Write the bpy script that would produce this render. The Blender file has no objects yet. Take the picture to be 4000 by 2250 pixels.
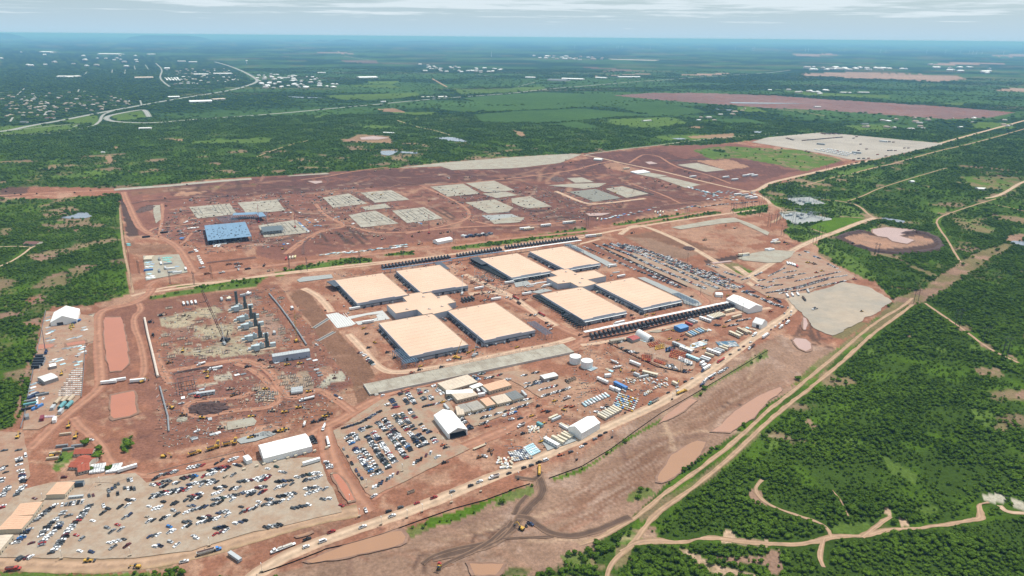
import bpy,bmesh,math,random
import numpy as np
from mathutils import Matrix,Vector
from mathutils.geometry import tessellate_polygon
random.seed(7)
SC=bpy.context.scene
COL=SC.collection
R=math.radians
# ------------------------------------------------------------------ camera
CAM_H,CAM_F,CAM_T,CAM_R=360.0,2773.0,R(19.46),math.atan(36/4000)
ct,st,cr,sr=math.cos(CAM_T),math.sin(CAM_T),math.cos(CAM_R),math.sin(CAM_R)
cam=bpy.data.cameras.new("camera");cam.sensor_width=36;cam.lens=CAM_F/4000*36
cam.clip_start=1;cam.clip_end=900000
cam_ob=bpy.data.objects.new("camera",cam);COL.objects.link(cam_ob)
X0,Y0,B0=Vector((1,0,0)),Vector((0,st,ct)),Vector((0,-ct,st))
rx,ry=X0*cr+Y0*sr,-X0*sr+Y0*cr
cam_ob.matrix_world=Matrix(((rx.x,ry.x,B0.x,0),(rx.y,ry.y,B0.y,0),(rx.z,ry.z,B0.z,CAM_H),(0,0,0,1)))
SC.camera=cam_ob
# ------------------------------------------------------------------ daylight
SUN_EL,SUN_AZ=R(62),R(45)          # azimuth clockwise from +Y
world=bpy.data.worlds.new("World");SC.world=world;world.use_nodes=True
wt=world.node_tree;wt.nodes.clear()
def N(t,typ,**k):
 n=t.nodes.new(typ)
 for a,b in k.items():
  setattr(n,a,b)
 return n
def L(t,a,b):t.links.new(a,b)
def mathn(t,op,a,b=None,clamp=False):
 n=N(t,'ShaderNodeMath',operation=op,use_clamp=clamp)
 for i,v in enumerate((a,b)):
  if v is None:continue
  if isinstance(v,(int,float)):n.inputs[i].default_value=v
  else:L(t,v,n.inputs[i])
 return n.outputs[0]
sky=N(wt,'ShaderNodeTexSky',sky_type='NISHITA');sky.sun_disc=False
sky.sun_elevation=SUN_EL;sky.sun_rotation=SUN_AZ;sky.altitude=500;sky.air_density=1.6;sky.dust_density=0.35;sky.ozone_density=4.0
tc=N(wt,'ShaderNodeTexCoord');sp=N(wt,'ShaderNodeSeparateXYZ');L(wt,tc.outputs['Generated'],sp.inputs[0])
den=mathn(wt,'ADD',mathn(wt,'MAXIMUM',sp.outputs[2],0.0),0.028)
cx=mathn(wt,'DIVIDE',sp.outputs[0],den);cy=mathn(wt,'DIVIDE',sp.outputs[1],den)
cv=N(wt,'ShaderNodeCombineXYZ');L(wt,cx,cv.inputs[0]);L(wt,cy,cv.inputs[1]);L(wt,mathn(wt,'MULTIPLY',sp.outputs[2],260.0),cv.inputs[2])
nz=N(wt,'ShaderNodeTexNoise');nz.inputs['Scale'].default_value=0.42;nz.inputs['Detail'].default_value=8;nz.inputs['Roughness'].default_value=0.62
L(wt,cv.outputs[0],nz.inputs['Vector'])
lift=N(wt,'ShaderNodeMapRange');lift.inputs[1].default_value=0.012;lift.inputs[2].default_value=0.044;lift.inputs[3].default_value=-0.15;lift.inputs[4].default_value=0.10
L(wt,sp.outputs[2],lift.inputs[0])
cm=N(wt,'ShaderNodeMapRange');cm.interpolation_type='SMOOTHSTEP';cm.inputs[1].default_value=0.49;cm.inputs[2].default_value=0.64
L(wt,mathn(wt,'ADD',nz.outputs['Fac'],lift.outputs[0]),cm.inputs[0])
hzf=mathn(wt,'POWER',2.718,mathn(wt,'MULTIPLY',mathn(wt,'MAXIMUM',sp.outputs[2],0.0),-10.0))   # humid summer air near the horizon
hzm=N(wt,'ShaderNodeMix',data_type='RGBA');hzm.inputs['B'].default_value=(6.5,9.3,11.6,1);L(wt,mathn(wt,'MULTIPLY',hzf,0.97),hzm.inputs['Factor']);L(wt,sky.outputs[0],hzm.inputs['A'])
mx=N(wt,'ShaderNodeMix',data_type='RGBA');mx.inputs['B'].default_value=(10.4,11.8,12.7,1)
L(wt,mathn(wt,'MULTIPLY',cm.outputs[0],0.8),mx.inputs['Factor']);L(wt,hzm.outputs['Result'],mx.inputs['A'])
bg=N(wt,'ShaderNodeBackground');bg.inputs[1].default_value=0.075
L(wt,mx.outputs['Result'],bg.inputs[0]);wo=N(wt,'ShaderNodeOutputWorld');L(wt,bg.outputs[0],wo.inputs[0])
sun=bpy.data.lights.new("sun",'SUN');sun.energy=5.0;sun.angle=R(0.53);sun.color=(1.0,0.95,0.88)
sun_ob=bpy.data.objects.new("sun",sun);COL.objects.link(sun_ob)
SUN_DIR=Vector((math.sin(SUN_AZ)*math.cos(SUN_EL),math.cos(SUN_AZ)*math.cos(SUN_EL),math.sin(SUN_EL)))
sun_ob.rotation_euler=SUN_DIR.to_track_quat('Z','Y').to_euler()
sun_ob.location=(300,300,900)
vs=SC.view_settings;SC.display_settings.display_device='sRGB'
vs.view_transform='Standard';vs.look='None';vs.gamma=1;vs.use_curve_mapping=False;vs.exposure=0.0
SC.cycles.max_bounces=5;SC.cycles.diffuse_bounces=2;SC.cycles.volume_bounces=0;SC.cycles.glossy_bounces=2
# ------------------------------------------------------------------ survey: photograph point -> ground point
TILES={'F':(0,0,0.644),'Y':(1250,1450,3.623),'P':(800,1100,4.83),'Q':(600,1350,1.997),'A':(50,1180,1.638),
  'B':(2200,1500,2.73),'O':(1700,1450,2.047),'U':(2550,900,1.82),'W':(700,780,2.427),'S':(2900,720,2.408),
  'H':(1250,1000,4.262),'I':(1750,930,3.623),'J':(1400,1180,3.623),'K':(2050,1080,3.623),'M':(2250,1120,3.15)}
for _r,_v in enumerate((0,563,1126,1688)):
 for _c in range(4):
  TILES['%d%d' % (_r,_c)]=(1000*_c,_v,2.575)
def uv(t,x,y):
 a,b,s=TILES[t]
 return a+x/s,b+y/s
def ray(u,v):
 x=(u-2000)/CAM_F;y=(1125-v)/CAM_F
 x,y=cr*x - sr*y,sr*x+cr*y
 return x,ct+st*y,-st+ct*y
def ground(u,v,z=0.0):
 x,y,w=ray(u,v)
 w=min(w,-0.0085)
 k=(CAM_H - z)/-w
 return np.array([x*k,y*k])
def G(t,x,y,z=0.0):return ground(*uv(t,x,y),z)
def GL(t,pts,z=0.0):return [G(t,a,b,z) for a,b in pts]
def pix(px,py,pz=0.0):
 """ground point -> photograph point (arrays allowed)"""
 dz=pz - CAM_H
 yu=st*py+ct*dz;f=ct*py - st*dz
 x,y=px/f,yu/f
 x,y=cr*x+sr*y,-sr*x+cr*y
 return 2000+x*CAM_F,1125 - y*CAM_F
# ------------------------------------------------------------------ mesh builder
class MB:
 def __init__(s):s.v=[];s.f=[];s.m=[]
 def add(s,vs,fs,mi=0):
  o=len(s.v);s.v += [tuple(p) for p in vs]
  for f in fs:s.f.append([i+o for i in f]);s.m.append(mi)
  return s
 def hexa(s,b,t,mi=0):                    # 4 bottom points ccw, 4 top points
  return s.add(list(b)+list(t),[(3,2,1,0),(4,5,6,7),(0,1,5,4),(1,2,6,5),(2,3,7,6),(3,0,4,7)],mi)
 def box(s,cx,cy,z0,sx,sy,sz,rz=0.0,mi=0,taper=1.0):
  c,n=math.cos(rz),math.sin(rz)
  q=[(-.5,-.5),(.5,-.5),(.5,.5),(-.5,.5)]
  b=[(cx+c*a*sx-n*e*sy,cy+n*a*sx+c*e*sy,z0) for a,e in q]
  t=[(cx+taper*(c*a*sx-n*e*sy),cy+taper*(n*a*sx+c*e*sy),z0+sz) for a,e in q]
  return s.hexa(b,t,mi)
 def prism(s,poly,z0,z1,mi=0):           # poly ccw xy
  n=len(poly)
  vs=[(p[0],p[1],z0) for p in poly]+[(p[0],p[1],z1) for p in poly]
  fs=[tuple(range(n-1,-1,-1)),tuple(range(n,2*n))]+[(i,(i+1) % n,n+(i+1) % n,n+i) for i in range(n)]
  return s.add(vs,fs,mi)
 def side(s,prof,y0,y1,mi=0,inset=None):  # profile in x,z extruded along y
  n=len(prof)
  vs=[(p[0],y0,p[1]) for p in prof]+[(p[0],y1,p[1]) for p in prof]
  fs=[tuple(range(n)),tuple(range(2*n-1,n-1,-1))]+[((i+1) % n,i,n+i,n+(i+1) % n) for i in range(n)]
  return s.add(vs,fs,mi)
 def cyl(s,x,y,z0,r,h,n=16,mi=0,r2=None,cap=True):
  r2=r if r2 is None else r2
  vs=[(x+r*math.cos(2*math.pi*i/n),y+r*math.sin(2*math.pi*i/n),z0) for i in range(n)]
  vs += [(x+r2*math.cos(2*math.pi*i/n),y+r2*math.sin(2*math.pi*i/n),z0+h) for i in range(n)]
  fs=[(i,(i+1) % n,n+(i+1) % n,n+i) for i in range(n)]
  if cap:fs += [tuple(range(n-1,-1,-1)),tuple(range(n,2*n))]
  return s.add(vs,fs,mi)
 def tube(s,p,q,r,n=6,mi=0,r2=None):
  p,q=Vector(p),Vector(q);d=(q-p)
  if d.length < 1e-6:return s
  r2=r if r2 is None else r2
  a=d.orthogonal().normalized();b=d.normalized().cross(a)
  vs=[]
  for c,rr in ((p,r),(q,r2)):
   vs += [c+(a*math.cos(2*math.pi*i/n)+b*math.sin(2*math.pi*i/n))*rr for i in range(n)]
  fs=[(i,(i+1) % n,n+(i+1) % n,n+i) for i in range(n)]+[tuple(range(n-1,-1,-1)),tuple(range(n,2*n))]
  return s.add(vs,fs,mi)
 def bar(s,p,q,w,mi=0):return s.tube(p,q,w*.7,4,mi)
 def mesh(s,name,mats):
  me=bpy.data.meshes.new(name);me.from_pydata(s.v,[],s.f);me.update()
  for m in mats:me.materials.append(m)
  if len(mats) > 1:me.polygons.foreach_set('material_index',s.m)
  return me
CH={}
def link(name,me,parent=None,kind=None):
 o=bpy.data.objects.new(name,me);COL.objects.link(o)
 if parent is not None:o.parent=parent;CH.setdefault(parent.name,[]).append(o)
 if kind:o['kind']=kind
 return o
def part(name,mb,mats,parent,label=None):
 if not isinstance(mats,(list,tuple)):mats=[mats]
 o=link(name,mb.mesh(name,mats) if isinstance(mb,MB) else mb,parent)
 if label:o['label']=label
 return o
LABELS={}
def clip(s):
 w=s.split()
 if len(w) > 16:w=[a for a in w if a not in ('the','a')]
 while len(w) > 16 and 'and' in w[5:]:
  k=len(w)-1-w[::-1].index('and');w=w[:k]
 cut=len(w) > 16;w=w[:16]
 while cut and w[-1] in ('of','and','left','right','in','front','beyond','the','from'):w=w[:-1]
 return ' '.join(w)
def setlab(o,label,cat,group=None):
 o['label']=clip(label);o['category']=cat
 if group:o['group']=group
 LABELS.setdefault(o['label'],[]).append(o)
def thing(name,label,cat,loc=(0,0,0),rz=0.0,group=None):
 o=link(name,None);o.location=(loc[0],loc[1],loc[2] if len(loc) > 2 else 0);o.rotation_euler=(0,0,rz);o.empty_display_size=.5
 setlab(o,label,cat,group);return o
def copy_tree(o,parent=None,color=None):
 c=o.copy();COL.objects.link(c)
 if parent is not None:c.parent=parent;CH.setdefault(parent.name,[]).append(c)
 if color is not None:c.color=color
 for ch in CH.get(o.name,()):copy_tree(ch,c,color)
 return c
PROTO={}
def place(kind,loc,rz=0.0,label='',cat='',group=None,color=None,scale=None):
 """first call builds the model, later calls copy it with all its parts"""
 src=PROTO.get(kind)
 if src is None:
  o=BUILD[kind]();PROTO[kind]=o
  if color is not None:
   def rec(q):
    q.color=color
    for ch in CH.get(q.name,()):rec(ch)
   rec(o)
 else:
  o=copy_tree(src,None,color)
  for k in ('group',):
   if k in o:del o[k]
 o.location=(loc[0],loc[1],loc[2] if len(loc) > 2 else 0.0);o.rotation_euler=(0,0,rz)
 if scale is not None:o.scale=scale if isinstance(scale,(tuple,list)) else (scale,)*3
 setlab(o,label,cat,group)
 return o
BUILD={}
def builder(f):BUILD[f.__name__]=f;return f
# ------------------------------------------------------------------ materials
MATS={}
def mat(name,c,rough=.6,metal=0.0,var=.18,scale=.6,obj=False,spec=.3,bump=0.0,c2=None,detail=4):
 if name in MATS:return MATS[name]
 m=bpy.data.materials.new(name);m.use_nodes=True;t=m.node_tree;b=t.nodes['Principled BSDF']
 b.inputs['Roughness'].default_value=rough;b.inputs['Metallic'].default_value=metal
 b.inputs['Specular IOR Level'].default_value=spec
 geo=N(t,'ShaderNodeNewGeometry');n=N(t,'ShaderNodeTexNoise');n.inputs['Scale'].default_value=scale;n.inputs['Detail'].default_value=detail
 n.inputs['Roughness'].default_value=.65
 L(t,geo.outputs['Position'],n.inputs['Vector'])
 mr=N(t,'ShaderNodeMapRange');mr.inputs[1].default_value=.25;mr.inputs[2].default_value=.75
 mr.inputs[3].default_value=1-var;mr.inputs[4].default_value=1+var
 L(t,n.outputs['Fac'],mr.inputs[0])
 mx=N(t,'ShaderNodeMix',data_type='RGBA',blend_type='MULTIPLY');mx.inputs['Factor'].default_value=1
 if obj:
  oi=N(t,'ShaderNodeObjectInfo');L(t,oi.outputs['Color'],mx.inputs['A'])
 elif c2:
  m2=N(t,'ShaderNodeMix',data_type='RGBA');m2.inputs['A'].default_value=(*c,1);m2.inputs['B'].default_value=(*c2,1)
  n2=N(t,'ShaderNodeTexNoise');n2.inputs['Scale'].default_value=scale*.23;n2.inputs['Detail'].default_value=5;n2.inputs['Roughness'].default_value=.6
  L(t,geo.outputs['Position'],n2.inputs['Vector'])
  r2=N(t,'ShaderNodeMapRange');r2.inputs[1].default_value=.4;r2.inputs[2].default_value=.62;L(t,n2.outputs['Fac'],r2.inputs[0])
  L(t,r2.outputs[0],m2.inputs['Factor']);L(t,m2.outputs['Result'],mx.inputs['A'])
 else:mx.inputs['A'].default_value=(*c,1)
 L(t,mr.outputs[0],mx.inputs['B']);L(t,mx.outputs['Result'],b.inputs['Base Color'])
 if bump:
  bp=N(t,'ShaderNodeBump');bp.inputs['Distance'].default_value=bump;L(t,n.outputs['Fac'],bp.inputs['Height']);L(t,bp.outputs[0],b.inputs['Normal'])
 MATS[name]=m;return m
PAINT=mat('car_paint',(1,1,1),.3,0,.06,.8,obj=True,spec=.5)
OBJC=mat('painted_steel',(1,1,1),.55,0,.15,.9,obj=True)
GLASS=mat('dark_glass',(.03,.04,.05),.08,0,.1,spec=.6)
TYRE=mat('rubber',(.02,.02,.02),.85)
CHROME=mat('grey_steel',(.32,.33,.34),.45,.5)
STEEL=mat('galvanised_steel',(.34,.37,.40),.5,.3)
DARKST=mat('dark_steel',(.06,.065,.075),.55,.3)
BLUEST=mat('blue_grey_steel',(.16,.24,.33),.5,.3)
WHITE=mat('white_paint',(.78,.79,.78),.5,0,.05)
FABRIC=mat('white_tent_fabric',(.82,.82,.80),.6,0,.04,.15)
YELLOW=mat('machine_yellow',(.60,.36,.05),.5)
ORANGE=mat('machine_orange',(.55,.14,.05),.5)
CONC=mat('concrete',(.50,.47,.42),.9,0,.12,.25)
CREAM=mat('cream_siding',(.52,.45,.34),.7)
ROOFP=mat('peach_roof_membrane',(.60,.400,.285),.75,0,.05,.05,c2=(.62,.425,.31))
WALLW=mat('white_insulated_wall',(.42,.455,.51),.55,0,.06,.3)
SOILD=mat('dark_earth',(.075,.045,.04),.95,0,.35,.3,bump=.6)
WOOD=mat('weathered_wood',(.10,.075,.05),.9)
PALER=mat('pale_roof',(.6,.6,.58),.7)
# ------------------------------------------------------------------ ground sheet with soil and grass colours
def _h(ix,iy,s):
 n=(ix.astype(np.int64)*374761393+iy.astype(np.int64)*668265263+s*974634) & 0x7fffffff
 n=((n ^ (n >> 13))*1274126177) & 0x7fffffff
 return ((n ^ (n >> 16)) & 0xffff)/65535.0
def vnoise(x,y,s=0):
 xi,yi=np.floor(x),np.floor(y);fx,fy=x-xi,y-yi
 fx=fx*fx*(3-2*fx);fy=fy*fy*(3-2*fy)
 a,b,c,d=_h(xi,yi,s),_h(xi+1,yi,s),_h(xi,yi+1,s),_h(xi+1,yi+1,s)
 return (a*(1-fx)+b*fx)*(1-fy)+(c*(1-fx)+d*fx)*fy
def fbm(x,y,s=0,o=4):
 t=0;a=.5
 for i in range(o):
  t=t+a*vnoise(x,y,s+i*17);x=x*2.03+7.1;y=y*2.03-3.3;a *= .5
 return t/(1-.5**o)
AZF=np.linspace(R(-51),R(51),900)
AZ=np.concatenate([np.linspace(R(-180),R(-52.5),40),AZF,np.linspace(R(52.5),R(178),40)])
ELF=np.exp(np.linspace(math.log(math.tan(R(50))),math.log(math.tan(R(3.2))),430))
ELN=np.linspace(math.tan(R(3.2)),math.tan(R(0.42)),40)[1:]
RR=np.concatenate([[4,40,100,170,230,270],CAM_H/ELF,CAM_H/ELN,[70000,120000,400000]])
nr,na=len(RR),len(AZ)
AZg,RRg=np.meshgrid(AZ,RR)
GX=(RRg*np.sin(AZg)).ravel();GY=(RRg*np.cos(AZg)).ravel()
with np.errstate(all='ignore'):
 GU,GV=pix(GX,GY)
bad=(GY*ct+CAM_H*st) < 30
GU[bad]=-1e6;GV[bad]=-1e6
C={'G':(.046,.080,.013),'g':(.070,.128,.012),'l':(.088,.138,.026),'o':(.17,.14,.068),'R':(.25,.116,.074),'r':(.325,.19,.128),'D':(.118,.062,.052),
 'T':(.25,.158,.111),'B':(.185,.102,.067),'K':(.30,.23,.165),'P':(.38,.35,.275),'S':(.42,.295,.20),'b':(.10,.06,.045),
 'p':(.20,.125,.11),'f':(.30,.205,.155),'t':(.018,.036,.011),'m':(.054,.102,.026),'n':(.20,.096,.067),'w':(.5,.46,.4),'v':(.185,.088,.066),'e':(.33,.29,.20),'d':(.085,.055,.045)}
VG={'G':.75,'g':.05,'l':.03,'o':.12,'t':.95,'m':.0}
w1=fbm(GX/26,GY/26,3)-.5;w2=fbm(GX/26,GY/26,41)-.5
w3=fbm(GX/9,GY/9,5,3)-.5
big=fbm(GX/140,GY/140,9,5);mid=fbm(GX/35,GY/35,21,4);fin=fbm(GX/7,GY/7,31,3);huge=fbm(GX/700,GY/700,55,5)
col=np.empty((len(GX),3));veg=np.full(len(GX),.75)
def lerp(a,b,t):return a*(1-t)[:,None]+b*t[:,None]
def sstep(x,a,b):
 t=np.clip((x-a)/(b-a),0,1);return t*t*(3-2*t)
A_=lambda k:np.array(C[k])[None,:]
base=lerp(A_('G')*np.ones((len(GX),1)),A_('g'),sstep(mid,.45,.66)*.75)
base=lerp(base,A_('o'),sstep(big*.6+fin*.4,.60,.74)*np.where(RRg.ravel() < 1500,.65,.3))
bare=sstep(fbm(GX/60,GY/60,77,5),.62,.70)*(RRg.ravel() < 2600)
base=lerp(base,A_('T'),bare*.7)
col[:]=base*(.8+.4*big)[:,None]
veg[:]=np.where(bare > .4,.15,.72+.5*(mid-.35))
def inside(P,u,v):
 P=np.asarray(P,float);r=np.zeros(len(u),bool);j=len(P)-1
 for i in range(len(P)):
  xi,yi=P[i];xj,yj=P[j]
  if yi != yj:
   c=((yi > v) != (yj > v)) & (u < (xj-xi)*(v-yi)/(yj-yi)+xi);r ^= c
  j=i
 return r
def paint(t,pts,k,warp=5.0,a=1.0,vg=None,patch=0.0,k2=None):
 """soil class inside an outline, ragged by noise; patch breaks it up into k2 with noise"""
 P=np.array([uv(t,x,y) for x,y in pts]);m=4*warp
 q=np.where((GU > P[:,0].min()-m) & (GU < P[:,0].max()+m) & (GV > P[:,1].min()-m) & (GV < P[:,1].max()+m))[0]
 if not len(q):return
 ins=inside(P,GU[q]+2*warp*w1[q]+warp*w3[q],GV[q]+1.2*warp*w2[q]+.6*warp*w3[q]);q=q[ins]
 c=A_(k)*np.ones((len(q),1))
 if k2:
  c=lerp(c,A_(k2),sstep(mid[q]*.6+fin[q]*.25+big[q]*.15,.55-patch*.2,.66-patch*.2))
 c=c*(.82+.25*fin[q]+.12*big[q])[:,None]
 col[q]=col[q]*(1-a)+c*a
 veg[q]=(VG.get(k,0.0) if vg is None else vg)
def stroke(t,pts,width,k,a=1.0,vg=0.0,soft=.35,world=None):
 P=np.array(world) if world is not None else np.array(GL(t,pts));w=width/2
 m=width+12
 q=np.where((GX > P[:,0].min()-m) & (GX < P[:,0].max()+m) & (GY > P[:,1].min()-m) & (GY < P[:,1].max()+m))[0]
 if not len(q):return
 x,y=GX[q]+5*w1[q],GY[q]+5*w2[q];d=np.full(len(q),1e9)
 for (ax,ay),(bx,by) in zip(P[:-1],P[1:]):
  dx,dy=bx-ax,by-ay;l2=dx*dx+dy*dy+1e-9
  s=np.clip(((x-ax)*dx+(y-ay)*dy)/l2,0,1)
  d=np.minimum(d,np.hypot(x-ax-s*dx,y-ay-s*dy))
 pxm=RRg.ravel()[q]/1800.0
 f=np.clip((w*(1+soft)+pxm-d)/(2*soft*w+2*pxm),0,1)*a*(.7+.6*fin[q]).clip(0,1)
 col[q]=col[q]*(1-f)[:,None]+A_(k)*f[:,None]
 if vg is not None:veg[q]=np.where(f > .15,np.minimum(veg[q],vg),veg[q])
# far country -----------------------------------------------------------------
far=RRg.ravel() > 3600
farmix=sstep(fbm(GX/900,GY/420,61,5),.44,.60)
col[far]=lerp(A_('t')*np.ones((far.sum(),1))*1.3,A_('m')*1.05,farmix[far])
fl=sstep(fbm(GX/1500,GY/330,71,4),.63,.70)*(RRg.ravel() > 5000)
col[:]=lerp(col,A_('o')*.9,fl*.5)
veg[far]=np.where(farmix[far] > .5,.25,.8)
paint('00',[(0,480),(900,560),(1500,560),(2300,640),(2560,830),(1800,960),(1400,1050),(700,1180),(0,1240)],'t',8,vg=.95,patch=.35,k2='G')
for pts in ([(700,960),(1620,930),(1660,960),(1400,990),(1000,1010),(760,990)],[(880,860),(1350,850),(1480,890),(1200,880)],[(1050,1280),(1200,1260),(1380,1270),(1250,1300)],
   [(1100,820),(1460,815),(1380,845),(1150,840)],[(0,1390),(200,1390),(120,1430),(0,1440)],[(1320,1130),(1800,1125),(1790,1150),(1600,1165)],
   [(560,1180),(700,1150),(640,1190)],[(2000,900),(2574,890),(2574,930),(2050,950)]):
 paint('01',pts,'l',3,vg=.02)
for pts in ([(1080,1085),(1250,1030),(1820,1085),(1970,1130),(1560,1165),(1250,1130)],[(-380,1150),(0,1120),(700,1090),(1350,1150),(640,1215),(320,1235),(-300,1225)],
   [(-800,1085),(0,1070),(960,1040),(700,1080),(0,1110),(-500,1125)],[(400,1250),(640,1225),(870,1275),(700,1300)],[(1950,1200),(2350,1190),(2574,1240),(2200,1240)],[(-500,985),(0,945),(300,925),(900,950),(1400,990),(700,1040),(-200,1060)]):
 paint('02',pts,'m',3,vg=.0)
for pts in ([(950,1200),(1600,1180),(1800,1240),(1350,1290),(1000,1250)],[(1400,1370),(1900,1350),(2000,1400),(1600,1420)],[(2240,1080),(2450,1075),(2574,1130),(2300,1120)]):
 paint('02',pts,'l',3,vg=.04)
paint('02',[(1010,960),(1400,935),(1900,935),(2600,960),(3250,1005),(4250,1065),(5060,1130),(4830,1180),(4370,1200),(3970,1170),(3170,1110),(2574,1085),(2150,1055),(1430,1000)],'p',3,patch=.1,k2='n')
for t,pts in (('03',[(320,740),(850,725),(1900,760),(2000,795),(1700,820),(1000,790),(350,760)]),('03',[(1600,650),(1900,625),(2470,640),(1700,660)]),
   ('03',[(240,545),(640,540),(700,555),(300,568)]),('03',[(2280,912),(2400,890),(2700,885),(2700,930)]),('02',[(1660,752),(2270,730),(2000,762)]),
   ('02',[(780,770),(1300,740),(1400,748)]),('01',[(480,522),(860,520),(1000,545),(700,535)]),('03',[(2240,555),(2574,545),(2700,575),(2300,570)])):
 paint(t,pts,'f',2)
for t,pts in (('02',[(630,665),(1050,690),(850,695)]),('01',[(860,610),(1200,605),(1250,640),(900,625)]),('02',[(1050,690),(1340,715),(900,720)])):
 paint(t,pts,'p',2,.7)
for t,pts in (('02',[(0,880),(330,870),(340,895),(0,930)]),('03',[(0,890),(700,940),(1240,960),(1200,985),(400,960)]),('03',[(1700,1040),(2000,1025),(1950,1060)]),('03',[(760,1260),(1150,1250),(1300,1300),(900,1310)]),
   ('03',[(2000,1220),(2450,1240),(2500,1300),(2100,1290)]),('00',[(620,1190),(980,1160),(1010,1240),(700,1240)]),('00',[(0,1270),(780,1250),(780,1290),(300,1350),(0,1370)]),
   ('00',[(1100,1160),(1420,1110),(1470,1180),(1200,1215)]),('00',[(1920,1420),(2574,1390),(2700,1400),(2574,1440),(1930,1449)])):
 paint(t,pts,'l',3,vg=.06)
for t,pts in (('02',[(10,1310),(110,1330),(150,1390),(60,1360)]),('01',[(1220,1095),(1400,1090),(1520,1135),(1280,1120)]),('01',[(1040,1350),(1340,1370),(1380,1440),(860,1430)]),('00',[(1590,1400),(1850,1395),(1830,1420)]),
   ('01',[(850,1405),(1000,1395),(960,1430)]),('10',[(1120,20),(1200,20),(1160,50)]),('10',[(1050,130),(1110,110),(1150,185),(1100,190)]),('02',[(1760,1370),(2250,1340),(2200,1390),(1800,1390)]),('02',[(1750,1270),(1930,1275),(1880,1300)])):
 paint(t,pts,'r',3,.75)
# near brush: bare clearings and grass ------------------------------------------
for pts in ([(2080,800),(2320,810),(2380,880),(2250,900),(2130,880)],[(360,1340),(420,1325),(500,1400),(440,1410)],[(1860,380),(2000,370),(2080,420),(1950,430)],[(1340,460),(1430,450),(1450,510)],
   [(2130,540),(2250,560),(2280,620),(2160,620)],[(2230,1370),(2380,1360),(2420,1440),(2300,1430)],[(2480,1050),(2574,1020),(2574,1110),(2500,1110)],[(2400,660),(2500,700),(2510,740)]):
 paint('23',pts,'o',6,vg=.1,patch=.5,k2='T')
for pts in ([(980,620),(1050,610),(1080,660),(1020,690)],[(2050,580),(2200,600),(2150,650),(2030,620)],[(870,800),(930,790),(920,850)],[(2010,1170),(2300,1240),(2250,1420),(2080,1340)],[(1500,580),(1800,560),(1880,620),(1750,640)]):
 paint('23',pts,'l',6,vg=.2)
paint('33',[(0,1180),(120,1180),(160,1290),(130,1420),(0,1449)],'T',6,vg=.1)
paint('33',[(2130,640),(2330,610),(2430,650),(2380,710),(2200,700)],'P',5,vg=0)
paint('33',[(2430,640),(2600,700),(2600,790),(2480,770)],'P',5,vg=.02)
paint('33',[(1300,840),(1390,880),(1420,950),(1330,960)],'S',5,vg=0)
paint('33',[(1180,745),(1240,770),(1230,850),(1170,830)],'S',4,vg=0)
for pts in ([(680,90),(850,60),(980,130),(820,180)],[(620,920),(1000,900),(1100,980),(900,1030),(680,1020)],[(1450,750),(1700,740),(1700,840),(1500,820)],[(0,80),(120,90),(80,180),(0,190)],[(1150,230),(1500,430),(1480,520),(1250,430)]):
 paint('33',pts,'l',6,vg=.15)
paint('32',[(700,1290),(860,1250),(950,1350),(900,1390),(720,1360)],'o',6,vg=.1,patch=.5,k2='T')
paint('32',[(1660,1180),(1750,1170),(2000,1320),(2300,1390),(2450,1449),(2100,1449),(1850,1350)],'S',8,vg=.03,patch=.2,k2='o')
paint('32',[(2010,1260),(2574,1240),(2574,1330),(2200,1310)],'T',8,vg=.15,patch=.4,k2='o')
paint('32',[(2130,990),(2200,980),(2260,1080),(2574,1090),(2574,1160),(2100,1110)],'S',6,vg=.02)
paint('32',[(1120,1000),(1450,950),(1460,1100),(1150,1130),(1060,1250),(1040,1200)],'l',8,vg=.2,patch=.4,k2='T')
paint('32',[(1050,1150),(1200,1140),(1200,1300),(1040,1380)],'o',6,vg=.1)
paint('32',[(2400,560),(2500,600),(2574,720),(2450,730),(2380,650)],'T',5,vg=.05)
# left brush fields: dry openings
for pts in ([(300,1449),(480,1330),(800,1220),(1000,1210),(800,1320),(700,1400),(480,1449)],[(250,1120),(600,1060),(720,1100),(400,1180)],[(430,700),(660,690),(690,715),(460,740)],[(700,860),(800,850),(780,880)],[(0,860),(120,840),(80,910),(0,920)]):
 paint('10',pts,'T',6,vg=.15,patch=.5,k2='o')
for pts in ([(360,780),(700,770),(640,800),(420,805)],[(500,330),(1000,260),(1250,290),(900,320),(560,360)],[(470,170),(600,150),(560,185)]):
 paint('10',pts,'l',5,vg=.15)
for pts in ([(0,250),(200,230),(240,270),(0,300)],[(230,130),(440,60),(440,130),(300,160)],[(230,340),(400,300),(400,380),(260,370)],[(290,700),(310,790),(210,1050),(230,1200),(150,1340),(150,1250),(220,950)]):
 paint('20',pts,'T',6,vg=.1,patch=.3,k2='R')
vrand=random.Random(13)
# the building site ------------------------------------------------------------------
paint('F',[(0,474),(120,470),(300,474),(420,464),(520,452),(700,442),(900,428),(1000,422),(1110,408),(1300,394),(1470,386),(1560,376),(1660,366),(1780,366),(1880,354),(2060,334),(2110,337),(2380,362),(2200,402),(2150,412),
   (2000,448),(1905,478),(1925,500),(1970,530),(1985,580),(2040,590),(2060,610),(2058,640),(2100,665),(2200,705),(2248,760),(2130,860),(2060,920),(1990,985),(1880,1040),(1850,1090),(1700,1195),(1560,1330),(1440,1400),(1330,1460),(-20,1460),(-20,1085),
   (30,1075),(65,1030),(80,930),(105,800),(130,772),(220,768),(325,742),(312,600),(298,490),(120,500),(0,499)],'R',4,patch=.3,k2='r')
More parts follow.
